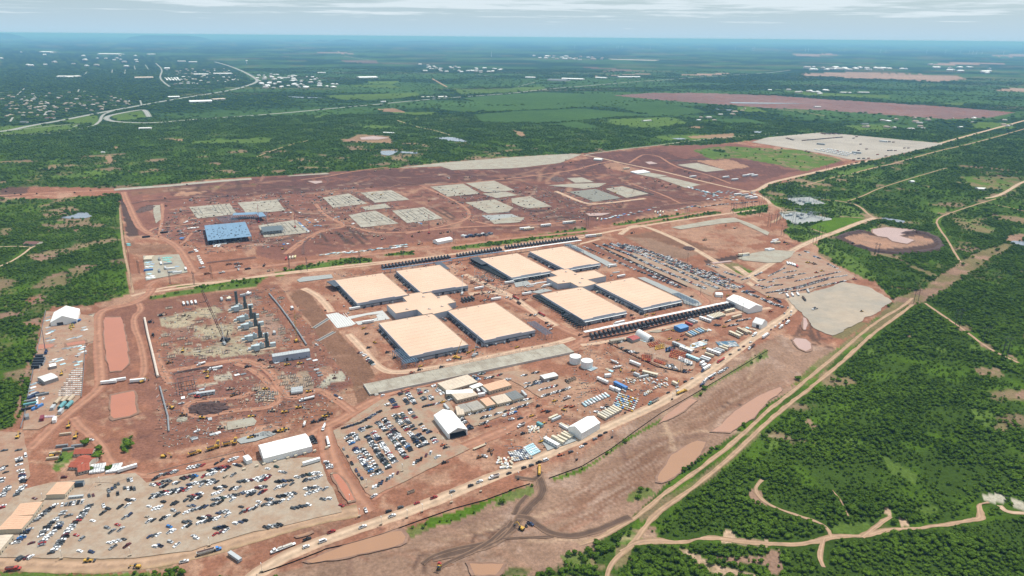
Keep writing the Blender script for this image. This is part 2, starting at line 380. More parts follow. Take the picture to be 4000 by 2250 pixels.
# reddish purple earthworks, further half of the site
paint('F',[(300,478),(640,446),(900,428),(1110,420),(1420,410),(1660,368),(1860,362),(2130,408),(1890,480),(1800,500),(1480,575),(1250,590),(900,625),(700,655),(560,620),(420,600),(340,590)],'v',5,patch=-.15,k2='n')
paint('F',[(420,470),(700,445),(1000,425),(1110,422),(1320,424),(1480,400),(1560,440),(1400,450),(1100,462),(800,482),(560,500),(430,492)],'D',5,.95,patch=-.05,k2='v')
paint('F',[(1470,388),(1650,372),(1720,400),(1850,372),(2000,380),(2040,420),(1900,460),(1760,455),(1640,420),(1500,420)],'D',5,.85,patch=.05,k2='v')
paint('F',[(1250,470),(1480,430),(1640,455),(1820,505),(1640,540),(1400,560),(1180,530)],'D',5,.6,patch=.1,k2='v')
paint('F',[(820,485),(1080,470),(1180,530),(1150,580),(900,600),(720,560),(740,500)],'v',4,.6,patch=.1,k2='r')
paint('12',[(1820,60),(2120,20),(2900,60),(3350,160),(2950,270),(2574,190),(2300,140),(2000,150)],'l',4,vg=.02,patch=.2,k2='o')
paint('12',[(2020,50),(2150,75),(2140,92),(2000,65)],'G',3,vg=.9)
paint('12',[(1860,170),(2180,150),(2390,230),(2150,262)],'r',3)
paint('12',[(910,200),(1050,180),(1300,260),(1180,290),(960,240)],'r',3,.8)
paint('10',[(0,440),(130,428),(285,440),(290,490),(0,545)],'d',4,.8)
paint('10',[(1200,485),(1240,485),(1260,560),(1330,700),(1350,800),(1410,925),(1285,935),(1225,640)],'d',4)
paint('10',[(1300,480),(1700,430),(2574,400),(2574,420),(1900,470),(1330,520)],'B',4,.8,vg=.0,k2='l',patch=.1)
paint('10',[(1400,640),(1530,612),(1530,660),(1400,690)],'d',3)
paint('10',[(1800,480),(2100,470),(1900,520),(1750,520)],'r',3)
paint('10',[(1280,950),(1380,1010),(1760,1010),(1800,1090),(1400,1110),(1300,1100)],'B',4,.7)
paint('10',[(2030,1060),(2574,1000),(2574,1150),(2080,1200)],'R',3,patch=.2,k2='r')
# plant terrace (lower left) darker red, trodden
paint('F',[(262,790),(330,760),(560,735),(700,716),(760,800),(840,880),(890,960),(840,1000),(700,1060),(500,1120),(360,1160),(330,1150),(350,1060),(320,960),(270,930)],'n',4,patch=.1,k2='R')
paint('F',[(440,880),(620,870),(800,905),(890,960),(830,1000),(680,1000),(640,1060),(480,1060),(430,990)],'v',4,.95,patch=.05,k2='n')
paint('F',[(400,800),(540,770),(640,830),(690,890),(560,900),(420,890)],'e',5,.85,patch=.25,k2='n')
paint('20',[(1700,400),(1950,380),(1950,480),(1800,520),(1680,480)],'v',5,.8)
paint('F',[(560,770),(640,745),(720,830),(700,880),(640,890),(590,830)],'f',5,.7,patch=.2,k2='R')
for i in range(420):
 x,y=vrand.uniform(395,880),vrand.uniform(745,1110);kk=vrand.choice(['K','D','P','r','n','B','b','R','f']);a,b=vrand.uniform(3,14),vrand.uniform(1.2,5);sk=vrand.uniform(-.35,-.05)*a
 if inside(np.array([(400,800),(540,745),(720,716),(880,960),(800,1080),(500,1110),(380,1140)]),np.array([x]),np.array([y]))[0]:paint('F',[(x,y),(x+a,y+sk),(x+a+1.5,y+sk+b),(x+1,y+b)],kk,.8,.75,vg=0)
for i in range(900):
 x,y=vrand.uniform(340,1850),vrand.uniform(420,640);kk=vrand.choice(['D','r','n','d','R','b','f','n']);a,b=vrand.uniform(5,32),vrand.uniform(1.2,5.0);sk=vrand.uniform(-.3,.25)*a
 if inside(np.array([(340,480),(1100,425),(1480,400),(1850,500),(1480,570),(900,620),(600,640),(420,620)]),np.array([x]),np.array([y]))[0]:paint('F',[(x,y),(x+a,y+sk),(x+a+2,y+sk+b),(x+1,y+b)],kk,.9,vrand.uniform(.4,.85),vg=0)
paint('Q',[(330,260),(600,205),(610,265),(340,330)],'P',2,.8)
paint('Q',[(210,290),(470,240),(490,285),(230,335)],'R',2)
paint('Q',[(520,600),(720,560),(760,590),(740,640),(560,660)],'P',3,.8,patch=.3,k2='r')
paint('Q',[(950,260),(1200,190),(1250,330),(1060,400)],'K',3,.9,patch=.3,k2='r')
paint('Q',[(780,300),(900,290),(1000,440),(870,470)],'r',3,.9,patch=.3,k2='K')
paint('Q',[(1290,170),(1390,150),(1398,230),(1310,260)],'r',3,.8)
paint('21',[(650,960),(750,860),(870,840),(910,890),(880,930),(740,960),(670,1020)],'P',3,k2='o',patch=.1)
paint('21',[(330,70),(440,0),(500,0),(700,270),(720,310),(830,430),(850,470),(1150,780),(1200,880),(1080,980),(1140,1090),(1080,1170),(1020,1150),(960,930),(800,740),(650,540),(580,400)],'B',3)
paint('20',[(1040,230),(1300,200),(1350,260),(1300,900),(1100,930),(1050,820)],'n',4,.8)
paint('20',[(900,560),(970,540),(1000,900),(850,950),(870,700)],'B',4,.8)
paint('20',[(900,270),(960,260),(960,530),(870,550)],'P',4,.8)
paint('20',[(820,1130),(1100,1010),(1500,1300),(1540,1449),(1100,1400),(800,1290)],'n',5,.7,patch=.3,k2='r')
# right-hand stripped land
paint('F',[(2000,860),(2100,880),(2080,905),(1990,985),(1880,1040),(1850,1090),(1700,1195),(1560,1330),(1440,1400),(1330,1460),(660,1460),(900,1370),(1100,1320),(1320,1225),(1640,1030),(1800,925),(1960,840)],'T',4,patch=-.1,k2='f')
paint('F',[(1340,1190),(1500,1130),(1650,1040),(1900,890),(1990,860),(1960,900),(1700,1060),(1560,1150),(1400,1220)],'f',5,.25)
paint('F',[(1420,1210),(1700,1080),(1820,1040),(1700,1180),(1560,1280),(1440,1250)],'B',6,.3,patch=.1,k2='T')
paint('13',[(1580,1449),(1700,1340),(1930,1190),(2130,1080),(2400,1000),(2500,1020),(2250,1150),(1900,1380),(1800,1449)],'o',4,vg=.02,patch=.3,k2='T')
paint('23',[(1240,110),(1560,0),(1780,0),(1560,140),(1450,170),(1280,150)],'T',4,vg=.0,patch=.2,k2='o')
paint('23',[(1270,140),(1420,150),(1240,330),(700,700),(400,980),(230,980),(450,760),(640,640),(960,400)],'o',4,vg=.02,k2='l',patch=.3)
paint('23',[(640,490),(900,330),(1000,360),(760,520)],'o',4,vg=.0)
paint('13',[(1130,1110),(1180,1100),(1700,1320),(1690,1345)],'o',4,vg=.0)
paint('13',[(450,1000),(640,1000),(900,1180),(1100,1340),(1050,1380),(800,1270)],'l',5,vg=.25)
paint('13',[(400,830),(660,740),(990,750),(900,800),(640,890),(430,850)],'g',3,vg=.0)
paint('13',[(150,880),(250,800),(600,910),(520,950),(360,990),(250,960)],'l',3,vg=.6)
paint('13',[(640,570),(870,640),(980,740),(680,720),(430,640)],'l',3,vg=.35)
paint('13',[(1080,820),(980,860),(1000,900),(1100,850)],'l',3,vg=.05)
paint('13',[(640,290),(1100,200),(1050,240),(880,300),(760,310)],'l',3,vg=.05)
paint('13',[(1640,660),(1800,630),(1780,690),(1650,700)],'l',4,vg=.1)
paint('13',[(1900,330),(2574,330),(2500,480),(2200,450),(2050,420)],'o',5,vg=.1,k2='l',patch=.4)
paint('13',[(1850,740),(2100,760),(2300,850),(2250,890),(1950,860)],'o',5,vg=.15,k2='l',patch=.3)
paint('13',[(2400,920),(2574,900),(2574,980),(2400,985)],'T',4,vg=.02)
paint('12',[(1500,870),(1700,860),(2250,790),(2574,910),(2400,940),(2570,985),(2100,1060)],'r',3,k2='R',patch=.05)
paint('12',[(1100,930),(1450,870),(2080,1070),(1800,1080),(1600,1010)],'B',3)
paint('12',[(1150,940),(1400,950),(1780,1080),(1940,1090),(1750,1150),(1560,1140)],'T',3)
paint('12',[(1930,1170),(2310,1110),(2300,1150),(2180,1180),(1960,1200)],'d',3)
paint('12',[(2050,1220),(2250,1190),(2450,1290),(2380,1350)],'o',3,vg=.05)
paint('12',[(2240,1280),(2330,1250),(2450,1290),(2380,1350)],'g',3,vg=.7)
paint('12',[(720,1010),(800,1010),(1400,1290),(1600,1370),(1760,1449),(1650,1449),(1200,1240),(740,1020)],'n',2)
paint('13',[(680,940),(970,860),(1060,895),(1400,890),(1560,880),(1700,940),(1760,1050),(1700,1080),(1200,1110),(1080,1090),(840,1010)],'d',3)
paint('13',[(760,930),(960,900),(1150,930),(1350,935),(1500,920),(1660,960),(1650,1000),(1400,1040),(1060,1060),(880,1010)],'r',3,patch=.1,k2='T')
# brush strips along the pole line between the two halves
for t,pts in (('11',[(190,1290),(700,1180),(900,1150),(1150,1150),(1180,1200),(900,1210),(200,1330)]),('11',[(1280,1110),(1560,1070),(1590,1110),(1300,1125)]),('11',[(1970,1020),(2574,950),(2574,1000),(1970,1070)]),
   ('12',[(0,950),(740,840),(760,890),(400,940),(0,995)]),('12',[(1000,810),(1700,700),(2000,670),(2120,690),(1800,740),(1200,825)]),('12',[(2200,660),(2574,600),(2574,680),(2300,720)]),
   ('10',[(1650,1430),(2200,1380),(2574,1330),(2700,1330),(2574,1420),(1900,1449)])):
 paint(t,pts,'l',3,vg=.6,patch=.3,k2='g')
paint('20',[(1480,100),(1700,40),(2574,-60),(2574,-20),(1800,70),(1520,105)],'l',3,vg=.1)
paint('20',[(1420,170),(1700,100),(2574,10),(2574,50),(1700,140)],'n',3,k2='B',patch=.3)
# bottom strip
paint('30',[(0,1400),(100,1420),(420,1395),(600,1430),(1200,1420),(1850,1395),(1830,1500),(0,1500)],'l',5,vg=.5,k2='R',patch=.2)
paint('30',[(300,1320),(1300,1310),(1800,1270),(1700,1370),(1200,1410),(400,1390)],'K',4,.8,k2='o',patch=.2)
paint('30',[(620,200),(760,190),(700,300),(580,390),(520,380)],'l',4,vg=.05)
paint('30',[(1220,60),(1330,50),(1300,200),(1220,190)],'l',4,vg=.1)
paint('31',[(1700,880),(2000,800),(2574,590),(2574,620),(2330,720),(2250,800),(1900,930),(1720,960)],'g',4,vg=.05)
paint('31',[(1450,1000),(1700,900),(1780,960),(1560,1060)],'g',5,.7,vg=.15)
paint('32',[(-120,640),(0,585),(200,540),(240,600),(180,650),(0,690),(-200,760)],'l',4,.8,vg=.1)
paint('32',[(370,470),(700,360),(900,250),(1200,20),(1300,0),(1000,200),(700,400),(430,490)],'g',4,vg=.1)
paint('22',[(1250,1449),(1500,1310),(1520,1330),(1400,1400),(1300,1449)],'g',3,vg=.05)
paint('22',[(1800,1090),(2340,750),(2574,600),(2574,690),(2100,920),(1850,1100)],'l',3,.8,vg=.05)
paint('32',[(470,1240),(780,1200),(800,1340),(600,1380)],'l',7,.8,vg=.2,k2='T',patch=.3)
paint('32',[(300,1449),(570,1350),(760,1350),(940,1400),(960,1460)],'G',6,vg=.8)
paint('32',[(-60,1400),(0,1350),(200,1380),(150,1449),(-100,1460)],'G',6,.8,vg=.3,k2='o',patch=.2)
# dirt either side of the tracks in the brush on the right
paint('32',[(1250,800),(1850,480),(2450,0),(2500,30),(2000,480),(1450,830),(1300,900)],'T',5,.6,vg=.12,patch=.3,k2='o')
paint('32',[(1200,560),(1400,570),(1450,620),(1300,680),(1150,700)],'l',6,.8,vg=.1)
# ruts, old tracks and stains on the bare earth -------------------------------------
rng=np.random.default_rng(11)
dirt=np.where((veg < .001) & (RRg.ravel() > 420) & (RRg.ravel() < 2600) & (col[:,0] > .1) & (col[:,0] > 1.35*col[:,1]))[0]
for i in range(330):
 j=dirt[rng.integers(len(dirt))];x,y=GX[j],GY[j];a=rng.normal(.5,.5)+(math.pi/2 if rng.random() < .3 else 0);k=rng.normal(0,.02);W=[]
 for s in range(int(rng.integers(5,18))):
  W.append((x,y));x += 9*math.cos(a);y += 9*math.sin(a);a += k*9*.3
 stroke(None,None,float(rng.uniform(2.2,5.5)),rng.choice(['D','r','n','B','R','S']),float(rng.uniform(.25,.6)),None,world=W)
for pts in ([(2574,880),(2350,1080),(2150,1160),(1900,1190),(1700,1300),(1680,1400)],[(2574,930),(2400,1080),(2200,1170),(1950,1200),(1760,1290)],[(2500,1000),(2300,1100),(2000,1170),(1800,1240),(1640,1240),(1580,1380)],
   [(2140,1140),(2200,1040),(2400,1000),(2574,960)],[(2160,1140),(2400,1110),(2574,1085)]):
 stroke('31',pts,3.2,'b',.8)
for pts in ([(2090,1170),(2120,1200),(2200,1190),(2300,1180),(2400,1210),(2450,1280),(2430,1350)],[(2090,1170),(2130,1155),(2250,1165),(2340,1190)]):stroke('22',pts,2.2,'d',.9)
for pts in ([(330,380),(280,450),(400,470),(520,560)],[(250,480),(350,420),(500,430),(510,500)],[(440,310),(430,420),(470,520),(640,500)],[(270,490),(420,450),(450,530)],[(570,600),(620,590),(640,610)],[(430,570),(520,570),(560,580)]):stroke('23',pts,4.5,'b',.85)
for i in range(240):                                               # machine tracks over the far half
 x,y=vrand.uniform(420,1760),vrand.uniform(430,620);a=vrand.choice((-.18,.35,.1,1.2))+vrand.uniform(-.2,.2);k=vrand.uniform(-.05,.05);W=[]
 if not inside(np.array([(340,480),(1100,425),(1480,400),(1850,500),(1480,570),(900,620),(600,640),(420,620)]),np.array([x]),np.array([y]))[0]:continue
 for s in range(vrand.randint(6,22)):W.append((x,y));x += 6*math.cos(a);y -= 2.2*math.sin(a);a += k
 stroke('F',W,vrand.uniform(5,13),vrand.choice('rrfdddDnr'),vrand.uniform(.5,.9),None)
rng2=np.random.default_rng(5)
for i in range(80):                                                # parallel grader passes on the stripped strip
 x=rng2.uniform(700,1500);y=760-(x-700)*.58+rng2.uniform(-220,140);l=rng2.uniform(80,330)
 stroke('32',[(x-l,y+l*.52),(x,y),(x+l*.6,y-l*.36)],2.4,'B' if rng2.random() < .65 else 'f',.85)
for i in range(26):
 x=rng2.uniform(1800,2500);y=1250-(x-1800)*.6+rng2.uniform(-60,200);l=rng2.uniform(80,260)
 stroke('22',[(x-l,y+l*.6),(x+l,y-l*.6)],2.4,'B',.7)
for i in range(22):
 x=rng2.uniform(60,2400);y=rng2.uniform(1150,1420)-x*.05;stroke('31',[(x-240,y+50),(x+250,y-55)],2.2,'B',.7)
for s in (((940,860),(1080,1010)),((1020,880),(1120,970)),((1770,645),(1980,755)),((800,880),(980,1010)),((830,895),(920,1000)),((1000,870),(1090,930)),((1850,640),(2010,740)),((640,880),(720,980))):stroke('11',list(s),7,'d',.9)
col=np.clip(col,0,1)
def lut(x,y,arr):
 """value of a ground-sheet array at any ground point (nearest survey cell)"""
 a=np.arctan2(x,y);r=np.hypot(x,y)
 ia=np.clip(np.round(np.interp(a,AZ,np.arange(na))).astype(int),0,na-1);ir=np.clip(np.round(np.interp(r,RR,np.arange(nr))).astype(int),0,nr-1)
 return arr[ir*na+ia]
def build_ground():
 me=bpy.data.meshes.new('ground');me.vertices.add(len(GX));v3=np.zeros((len(GX),3),'f');v3[:,0]=GX;v3[:,1]=GY
 me.vertices.foreach_set('co',v3.ravel())
 i,j=np.meshgrid(np.arange(nr-1),np.arange(na),indexing='ij');j2=(j+1) % na
 q=np.stack([i*na+j,i*na+j2,(i+1)*na+j2,(i+1)*na+j],-1).reshape(-1,4)[:,::-1]
 me.loops.add(q.size);me.loops.foreach_set('vertex_index',np.ascontiguousarray(q.ravel(),dtype=np.int32))
 me.polygons.add(len(q));me.polygons.foreach_set('loop_start',np.arange(0,q.size,4,dtype=np.int32))
 me.update(calc_edges=True);me.validate()
 ca=me.color_attributes.new('soil','FLOAT_COLOR','POINT');c4=np.ones((len(GX),4),'f');c4[:,:3]=col;ca.data.foreach_set('color',c4.ravel())
 m=bpy.data.materials.new('soil_and_grass');m.use_nodes=True;t=m.node_tree;b=t.nodes['Principled BSDF'];b.inputs['Roughness'].default_value=.95;b.inputs['Specular IOR Level'].default_value=0
 at=N(t,'ShaderNodeAttribute',attribute_name='soil');geo=N(t,'ShaderNodeNewGeometry')
 f=None
 for s,lo,hi in ((.35,.68,1.32),(.06,.84,1.16),(.012,.9,1.1),(.0016,.8,1.15)):
  n=N(t,'ShaderNodeTexNoise');n.inputs['Scale'].default_value=s;n.inputs['Detail'].default_value=5;n.inputs['Roughness'].default_value=.7;L(t,geo.outputs['Position'],n.inputs['Vector'])
  mr=N(t,'ShaderNodeMapRange');mr.inputs[1].default_value=.3;mr.inputs[2].default_value=.7;mr.inputs[3].default_value=lo;mr.inputs[4].default_value=hi;L(t,n.outputs['Fac'],mr.inputs[0])
  if f is None:bpn=n
  f=mr.outputs[0] if f is None else mathn(t,'MULTIPLY',f,mr.outputs[0])
 mx=N(t,'ShaderNodeMix',data_type='RGBA',blend_type='MULTIPLY');mx.inputs['Factor'].default_value=1;L(t,at.outputs['Color'],mx.inputs['A']);L(t,f,mx.inputs['B'])
 L(t,mx.outputs['Result'],b.inputs['Base Color'])
 bp=N(t,'ShaderNodeBump');bp.inputs['Distance'].default_value=.8;bp.inputs['Strength'].default_value=.7;L(t,bpn.outputs['Fac'],bp.inputs['Height']);L(t,bp.outputs[0],b.inputs['Normal'])
 me.materials.append(m);link('ground',me,kind='structure')
# ------------------------------------------------------------------ sheets lying on the ground: roads, lots, pads, ponds
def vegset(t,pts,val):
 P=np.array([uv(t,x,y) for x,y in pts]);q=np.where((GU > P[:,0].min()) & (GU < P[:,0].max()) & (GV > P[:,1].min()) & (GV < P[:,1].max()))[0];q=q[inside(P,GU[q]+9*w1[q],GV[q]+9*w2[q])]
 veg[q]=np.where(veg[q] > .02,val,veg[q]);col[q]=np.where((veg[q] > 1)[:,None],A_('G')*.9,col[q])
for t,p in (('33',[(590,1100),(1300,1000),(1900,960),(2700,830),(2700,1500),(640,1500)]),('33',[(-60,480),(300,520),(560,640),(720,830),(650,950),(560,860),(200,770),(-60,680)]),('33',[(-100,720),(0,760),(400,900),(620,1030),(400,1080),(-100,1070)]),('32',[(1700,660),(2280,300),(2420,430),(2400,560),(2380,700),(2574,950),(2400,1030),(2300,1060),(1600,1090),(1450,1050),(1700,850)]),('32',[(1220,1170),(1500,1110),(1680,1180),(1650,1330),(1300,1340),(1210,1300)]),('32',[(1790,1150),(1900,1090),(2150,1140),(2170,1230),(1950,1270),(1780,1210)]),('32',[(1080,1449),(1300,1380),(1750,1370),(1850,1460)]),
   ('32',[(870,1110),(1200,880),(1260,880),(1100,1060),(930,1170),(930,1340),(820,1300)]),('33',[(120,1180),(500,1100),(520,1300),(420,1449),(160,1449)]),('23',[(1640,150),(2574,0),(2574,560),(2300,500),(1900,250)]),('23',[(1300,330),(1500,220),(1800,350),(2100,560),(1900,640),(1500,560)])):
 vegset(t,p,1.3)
build_ground()
ZS=[0.06]
def jitter(P,amp,s=1):
 P=np.asarray(P);return P+amp*np.stack([fbm(P[:,0]/14,P[:,1]/14,s,4)-.5,fbm(P[:,0]/14,P[:,1]/14,s+50,4)-.5],-1)*2
def dens(P,step,closed=True):
 out=[];n=len(P)
 for i in range(n if closed else n-1):
  a,b=np.array(P[i]),np.array(P[(i+1) % n]);k=max(1,int(np.hypot(*(b-a))/step))
  out += [a+(b-a)*j/k for j in range(k)]
 if not closed:out.append(np.array(P[-1]))
 return np.array(out)
def smooth(P,n=3):
 P=np.asarray(P,float)
 for _ in range(n):
  Q=[P[0]]
  for a,b in zip(P[:-1],P[1:]):Q += [a*.75+b*.25,a*.25+b*.75]
  Q.append(P[-1]);P=np.array(Q)
 return P
def clear_poly(P):
 P=np.asarray(P);q=np.where((GX > P[:,0].min()) & (GX < P[:,0].max()) & (GY > P[:,1].min()) & (GY < P[:,1].max()))[0]
 q=q[inside(P,GX[q],GY[q])];veg[q]=0
def clear_line(P,w):
 P=np.asarray(P);q=np.where((GX > P[:,0].min()-w) & (GX < P[:,0].max()+w) & (GY > P[:,1].min()-w) & (GY < P[:,1].max()+w))[0]
 d=np.full(len(q),1e9)
 for i in range(len(P)):d=np.minimum(d,np.hypot(GX[q]-P[i][0],GY[q]-P[i][1]))
 veg[q[d < w/2+3.2+RRg.ravel()[q]/700]]=0
def sheet(name,t,pts,m,amp=1.5,step=4,kind='structure',z=None,thick=0,world=False):
 P=np.array(pts) if world else np.array(GL(t,pts))
 clear_poly(P);P=jitter(dens(P,step),amp) if amp > 0 else P
 if z is None:ZS[0] += .004;z=ZS[0]
 tri=tessellate_polygon([[Vector((p[0],p[1],0)) for p in P]])
 n=len(P);me=bpy.data.meshes.new(name);vs=[(p[0],p[1],z) for p in P];fs=[]
 for a,b,c in tri:
  A,B,D=P[a],P[b],P[c]
  fs.append((a,b,c) if (B[0]-A[0])*(D[1]-A[1])-(B[1]-A[1])*(D[0]-A[0]) > 0 else (a,c,b))
 if thick:
  vs += [(p[0],p[1],z-thick) for p in P]
  ar=sum(P[i][0]*P[(i+1) % n][1]-P[(i+1) % n][0]*P[i][1] for i in range(n))
  for i in range(n):
   j=(i+1) % n;fs.append((i,i+n,j+n,j) if ar > 0 else (i,j,j+n,i+n))
 me.from_pydata(vs,[],fs);me.update();me.materials.append(m)
 return link(name,me,kind=kind)
def road(name,t,pts,width,m,amp=1.0,step=6,sm=3,kind='structure',z=None,world=False):
 P=smooth(np.array(pts) if world else np.array(GL(t,pts)),sm);P=dens(P,step,False);clear_line(P,width)
 d=np.gradient(P,axis=0);d /= np.maximum(np.hypot(d[:,0],d[:,1])[:,None],1e-6);nrm=np.stack([-d[:,1],d[:,0]],-1)
 if z is None:ZS[0] += .004;z=ZS[0]
 rows=[]
 for k,s in enumerate((-.5,-.2,.2,.5)):
  Q=P+nrm*width*s
  if abs(s) == .5 and amp > 0:Q=jitter(Q,amp,3+k)
  rows.append(Q)
 n=len(P);vs=[(q[0],q[1],z) for Q in rows for q in Q];fs=[]
 for k in range(3):
  for i in range(n-1):fs.append((k*n+i+1,k*n+i,(k+1)*n+i,(k+1)*n+i+1))
 me=bpy.data.meshes.new(name);me.from_pydata(vs,[],fs);me.update()
 uvl=me.uv_layers.new(name='across');vi=np.zeros(len(me.loops),np.int32);me.loops.foreach_get('vertex_index',vi)
 ac=np.array([0,.3,.7,1])[vi//n];q=np.zeros((len(vi),2),'f');q[:,0]=ac;q[:,1]=(vi % n)*step;uvl.data.foreach_set('uv',q.ravel())
 me.materials.append(m);return link(name,me,kind=kind)
def roadmat(name,c,edge,tracks=2):
 m=bpy.data.materials.new(name);m.use_nodes=True;t=m.node_tree;b=t.nodes['Principled BSDF'];b.inputs['Roughness'].default_value=.95;b.inputs['Specular IOR Level'].default_value=.1
 u=N(t,'ShaderNodeUVMap',uv_map='across');s=N(t,'ShaderNodeSeparateXYZ');L(t,u.outputs[0],s.inputs[0])
 geo=N(t,'ShaderNodeNewGeometry');n=N(t,'ShaderNodeTexNoise');n.inputs['Scale'].default_value=.12;n.inputs['Detail'].default_value=6;n.inputs['Roughness'].default_value=.65;L(t,geo.outputs['Position'],n.inputs['Vector'])
 x=mathn(t,'ADD',s.outputs[0],mathn(t,'MULTIPLY',mathn(t,'SUBTRACT',n.outputs['Fac'],.5),.35))
 w=mathn(t,'MULTIPLY',mathn(t,'ABSOLUTE',mathn(t,'SUBTRACT',x,.5)),2.0)
 mr=N(t,'ShaderNodeMapRange');mr.inputs[1].default_value=.45;mr.inputs[2].default_value=1.0;L(t,w,mr.inputs[0])
 lines=mathn(t,'MULTIPLY',mathn(t,'SINE',mathn(t,'MULTIPLY',x,6.283*tracks)),.13)
 mx=N(t,'ShaderNodeMix',data_type='RGBA');mx.inputs['A'].default_value=(*c,1);mx.inputs['B'].default_value=(*edge,1);L(t,mathn(t,'MULTIPLY',mr.outputs[0],.8),mx.inputs['Factor'])
 m2=N(t,'ShaderNodeMix',data_type='RGBA',blend_type='MULTIPLY');m2.inputs['Factor'].default_value=1;L(t,mx.outputs['Result'],m2.inputs['A'])
 n3=N(t,'ShaderNodeMapRange');n3.inputs[3].default_value=.78;n3.inputs[4].default_value=1.22;n3.inputs[1].default_value=.3;n3.inputs[2].default_value=.7;L(t,n.outputs['Fac'],n3.inputs[0])
 L(t,mathn(t,'ADD',n3.outputs[0],lines),m2.inputs['B']);L(t,m2.outputs['Result'],b.inputs['Base Color']);return m
RSAND=roadmat('packed_caliche_road',(.44,.32,.225),(.36,.225,.15));RRED=roadmat('red_haul_road',(.325,.168,.11),(.25,.112,.072));RTAN=roadmat('sandy_track',(.355,.235,.155),(.24,.165,.09));RDARK=roadmat('wet_dark_track',(.125,.066,.053),(.18,.088,.064),3)
RPALE=roadmat('pale_site_road',(.46,.32,.225),(.38,.22,.15));HWY=roadmat('highway_asphalt',(.30,.30,.28),(.12,.15,.08),3);RMUD=roadmat('churned_mud',(.105,.068,.050),(.26,.165,.112),5)
LOTG=mat('gravel_and_red_dirt',C['K'],.95,0,.16,.35,c2=(.305,.17,.112),detail=6);LOTL=mat('grey_gravel_lot',(.34,.275,.21),.95,0,.14,.35,c2=(.305,.215,.15),detail=6);LOTT=mat('trodden_tan_dirt',(.315,.215,.15),.95,0,.16,.3,c2=(.29,.165,.11),detail=6)
PADG=mat('crushed_stone_pad',(.325,.305,.245),.95,0,.12,.2,c2=(.285,.24,.185),detail=6);PADD=mat('dark_stone_pad',(.20,.195,.165),.95,0,.1,.2);PADB=mat('blue_grey_gravel',(.30,.31,.30),.95,0,.12,.3)
PADC=mat('concrete_slab',(.36,.335,.275),.85,0,.14,.3,c2=(.27,.235,.185),detail=6);PLAZA=mat('fresh_concrete',(.46,.46,.44),.8,0,.1,.3)
PONDK=mat('pinkish_tan_water',(.36,.20,.135),.4,0,.05,.03,spec=.25);PONDR=mat('brick_red_water',(.39,.155,.095),.35,0,.04,.05,spec=.25);PONDT=mat('muddy_tan_water',(.33,.185,.11),.35,0,.04,.03,spec=.25);PONDP=mat('pale_pink_water',(.42,.28,.24),.3,0,.06,.03,spec=.3);PONDB=mat('grey_blue_water',(.20,.22,.26),.15,0,.1,.05,spec=.5)
# ------------------------------------------------------------------ roads, lots, pads, ponds
road('main_road','F',[(620,1470),(650,1438),(760,1378),(900,1330),(1060,1275),(1200,1215),(1330,1165),(1430,1118),(1560,1060),(1690,1000),(1790,930),(1870,868),(1930,825),(1985,790),(2000,772),(1990,755),(1960,738),(1900,705),(1850,670)],13,RSAND,1.2)
road('site_road','F',[(1905,725),(1850,690),(1780,645),(1700,600),(1600,560),(1560,590)],12,RSAND,1.2)
road('site_road','F',[(1870,705),(1960,650),(2010,620),(2060,598),(2100,585),(2160,560),(2200,548)],13,RSAND,1.2)
road('site_road','F',[(2200,548),(2185,540),(2165,520),(2140,510),(2090,503),(1960,498)],6,RTAN,.8)
road('site_road','F',[(1930,512),(1968,525),(1970,545),(1940,560)],8,RTAN,.8)
road('site_road','13',[(-280,480),(-100,470),(0,392),(200,345),(400,300),(700,230),(1000,170),(1180,125),(1500,50),(1740,-10),(2100,-110),(2700,-270)],14,RSAND,1)
road('site_road','12',[(700,108),(850,130),(1100,190),(1500,270),(1900,370),(2250,452),(2420,485),(2560,550),(2600,600)],9,RSAND,1)
road('site_road','12',[(740,106),(900,80),(1200,40),(1490,10),(2000,-60),(2700,-110)],8,PADG,.8)
road('site_road','F',[(380,735),(520,715),(680,690),(900,665),(1100,645),(1300,620),(1460,600),(1540,580),(1720,552),(1900,528)],9,RPALE,1)
road('site_road','10',[(1480,1430),(1560,1370),(1900,1320),(2574,1240),(3200,1165),(3900,1090),(4600,1020),(5149,945),(5900,880),(6400,805),(7200,660),(7700,600)],12,RRED,1)
road('haul_road','10',[(1245,480),(1262,540),(1310,640),(1350,730),(1400,830),(1480,890),(1600,930),(1740,990),(1830,1080),(1900,1200),(1950,1290)],14,RRED,1.5)
road('haul_road','10',[(-40,520),(300,500),(700,478),(1180,462)],14,RRED,1.5)
road('haul_road','F',[(330,745),(420,720),(560,708),(700,690),(930,668),(1130,640),(1330,612),(1470,592)],7,RPALE,1)
road('haul_road','20',[(1530,0),(1500,60),(1400,130),(1290,170),(1070,205),(985,270),(985,420),(1000,700),(1020,920),(1010,1000),(900,1100),(700,1250),(520,1400),(430,1500),(300,1620)],13,RRED,1)
road('haul_road','20',[(1400,150),(1430,220),(1350,280),(1350,380),(1400,500),(1440,640),(1460,800),(1440,900),(1300,920)],9,RRED,1.2)
road('haul_road','20',[(740,1300),(820,1400),(920,1480),(1040,1600),(1100,1750),(1250,1850),(1450,1890),(1700,1880),(2000,1800),(2500,1690)],10,RRED,1.2)
road('haul_road','F',[(640,1170),(700,1150),(790,1085),(850,1060),(930,1010),(1000,985),(1130,950),(1300,905),(1430,880),(1480,850),(1440,838),(1395,815),(1310,770),(1260,745)],14,RRED,1)
road('haul_road','F',[(820,1075),(825,1130),(850,1190),(900,1260),(925,1290)],17,RRED,1.2)
road('haul_road','F',[(925,1250),(1010,1200),(1080,1160),(1180,1120),(1300,1070),(1340,1040)],15,RRED,2.0)
road('haul_road','F',[(-20,1412),(150,1425),(330,1420),(480,1395),(640,1350),(790,1305),(900,1285)],16,RTAN,1.4)
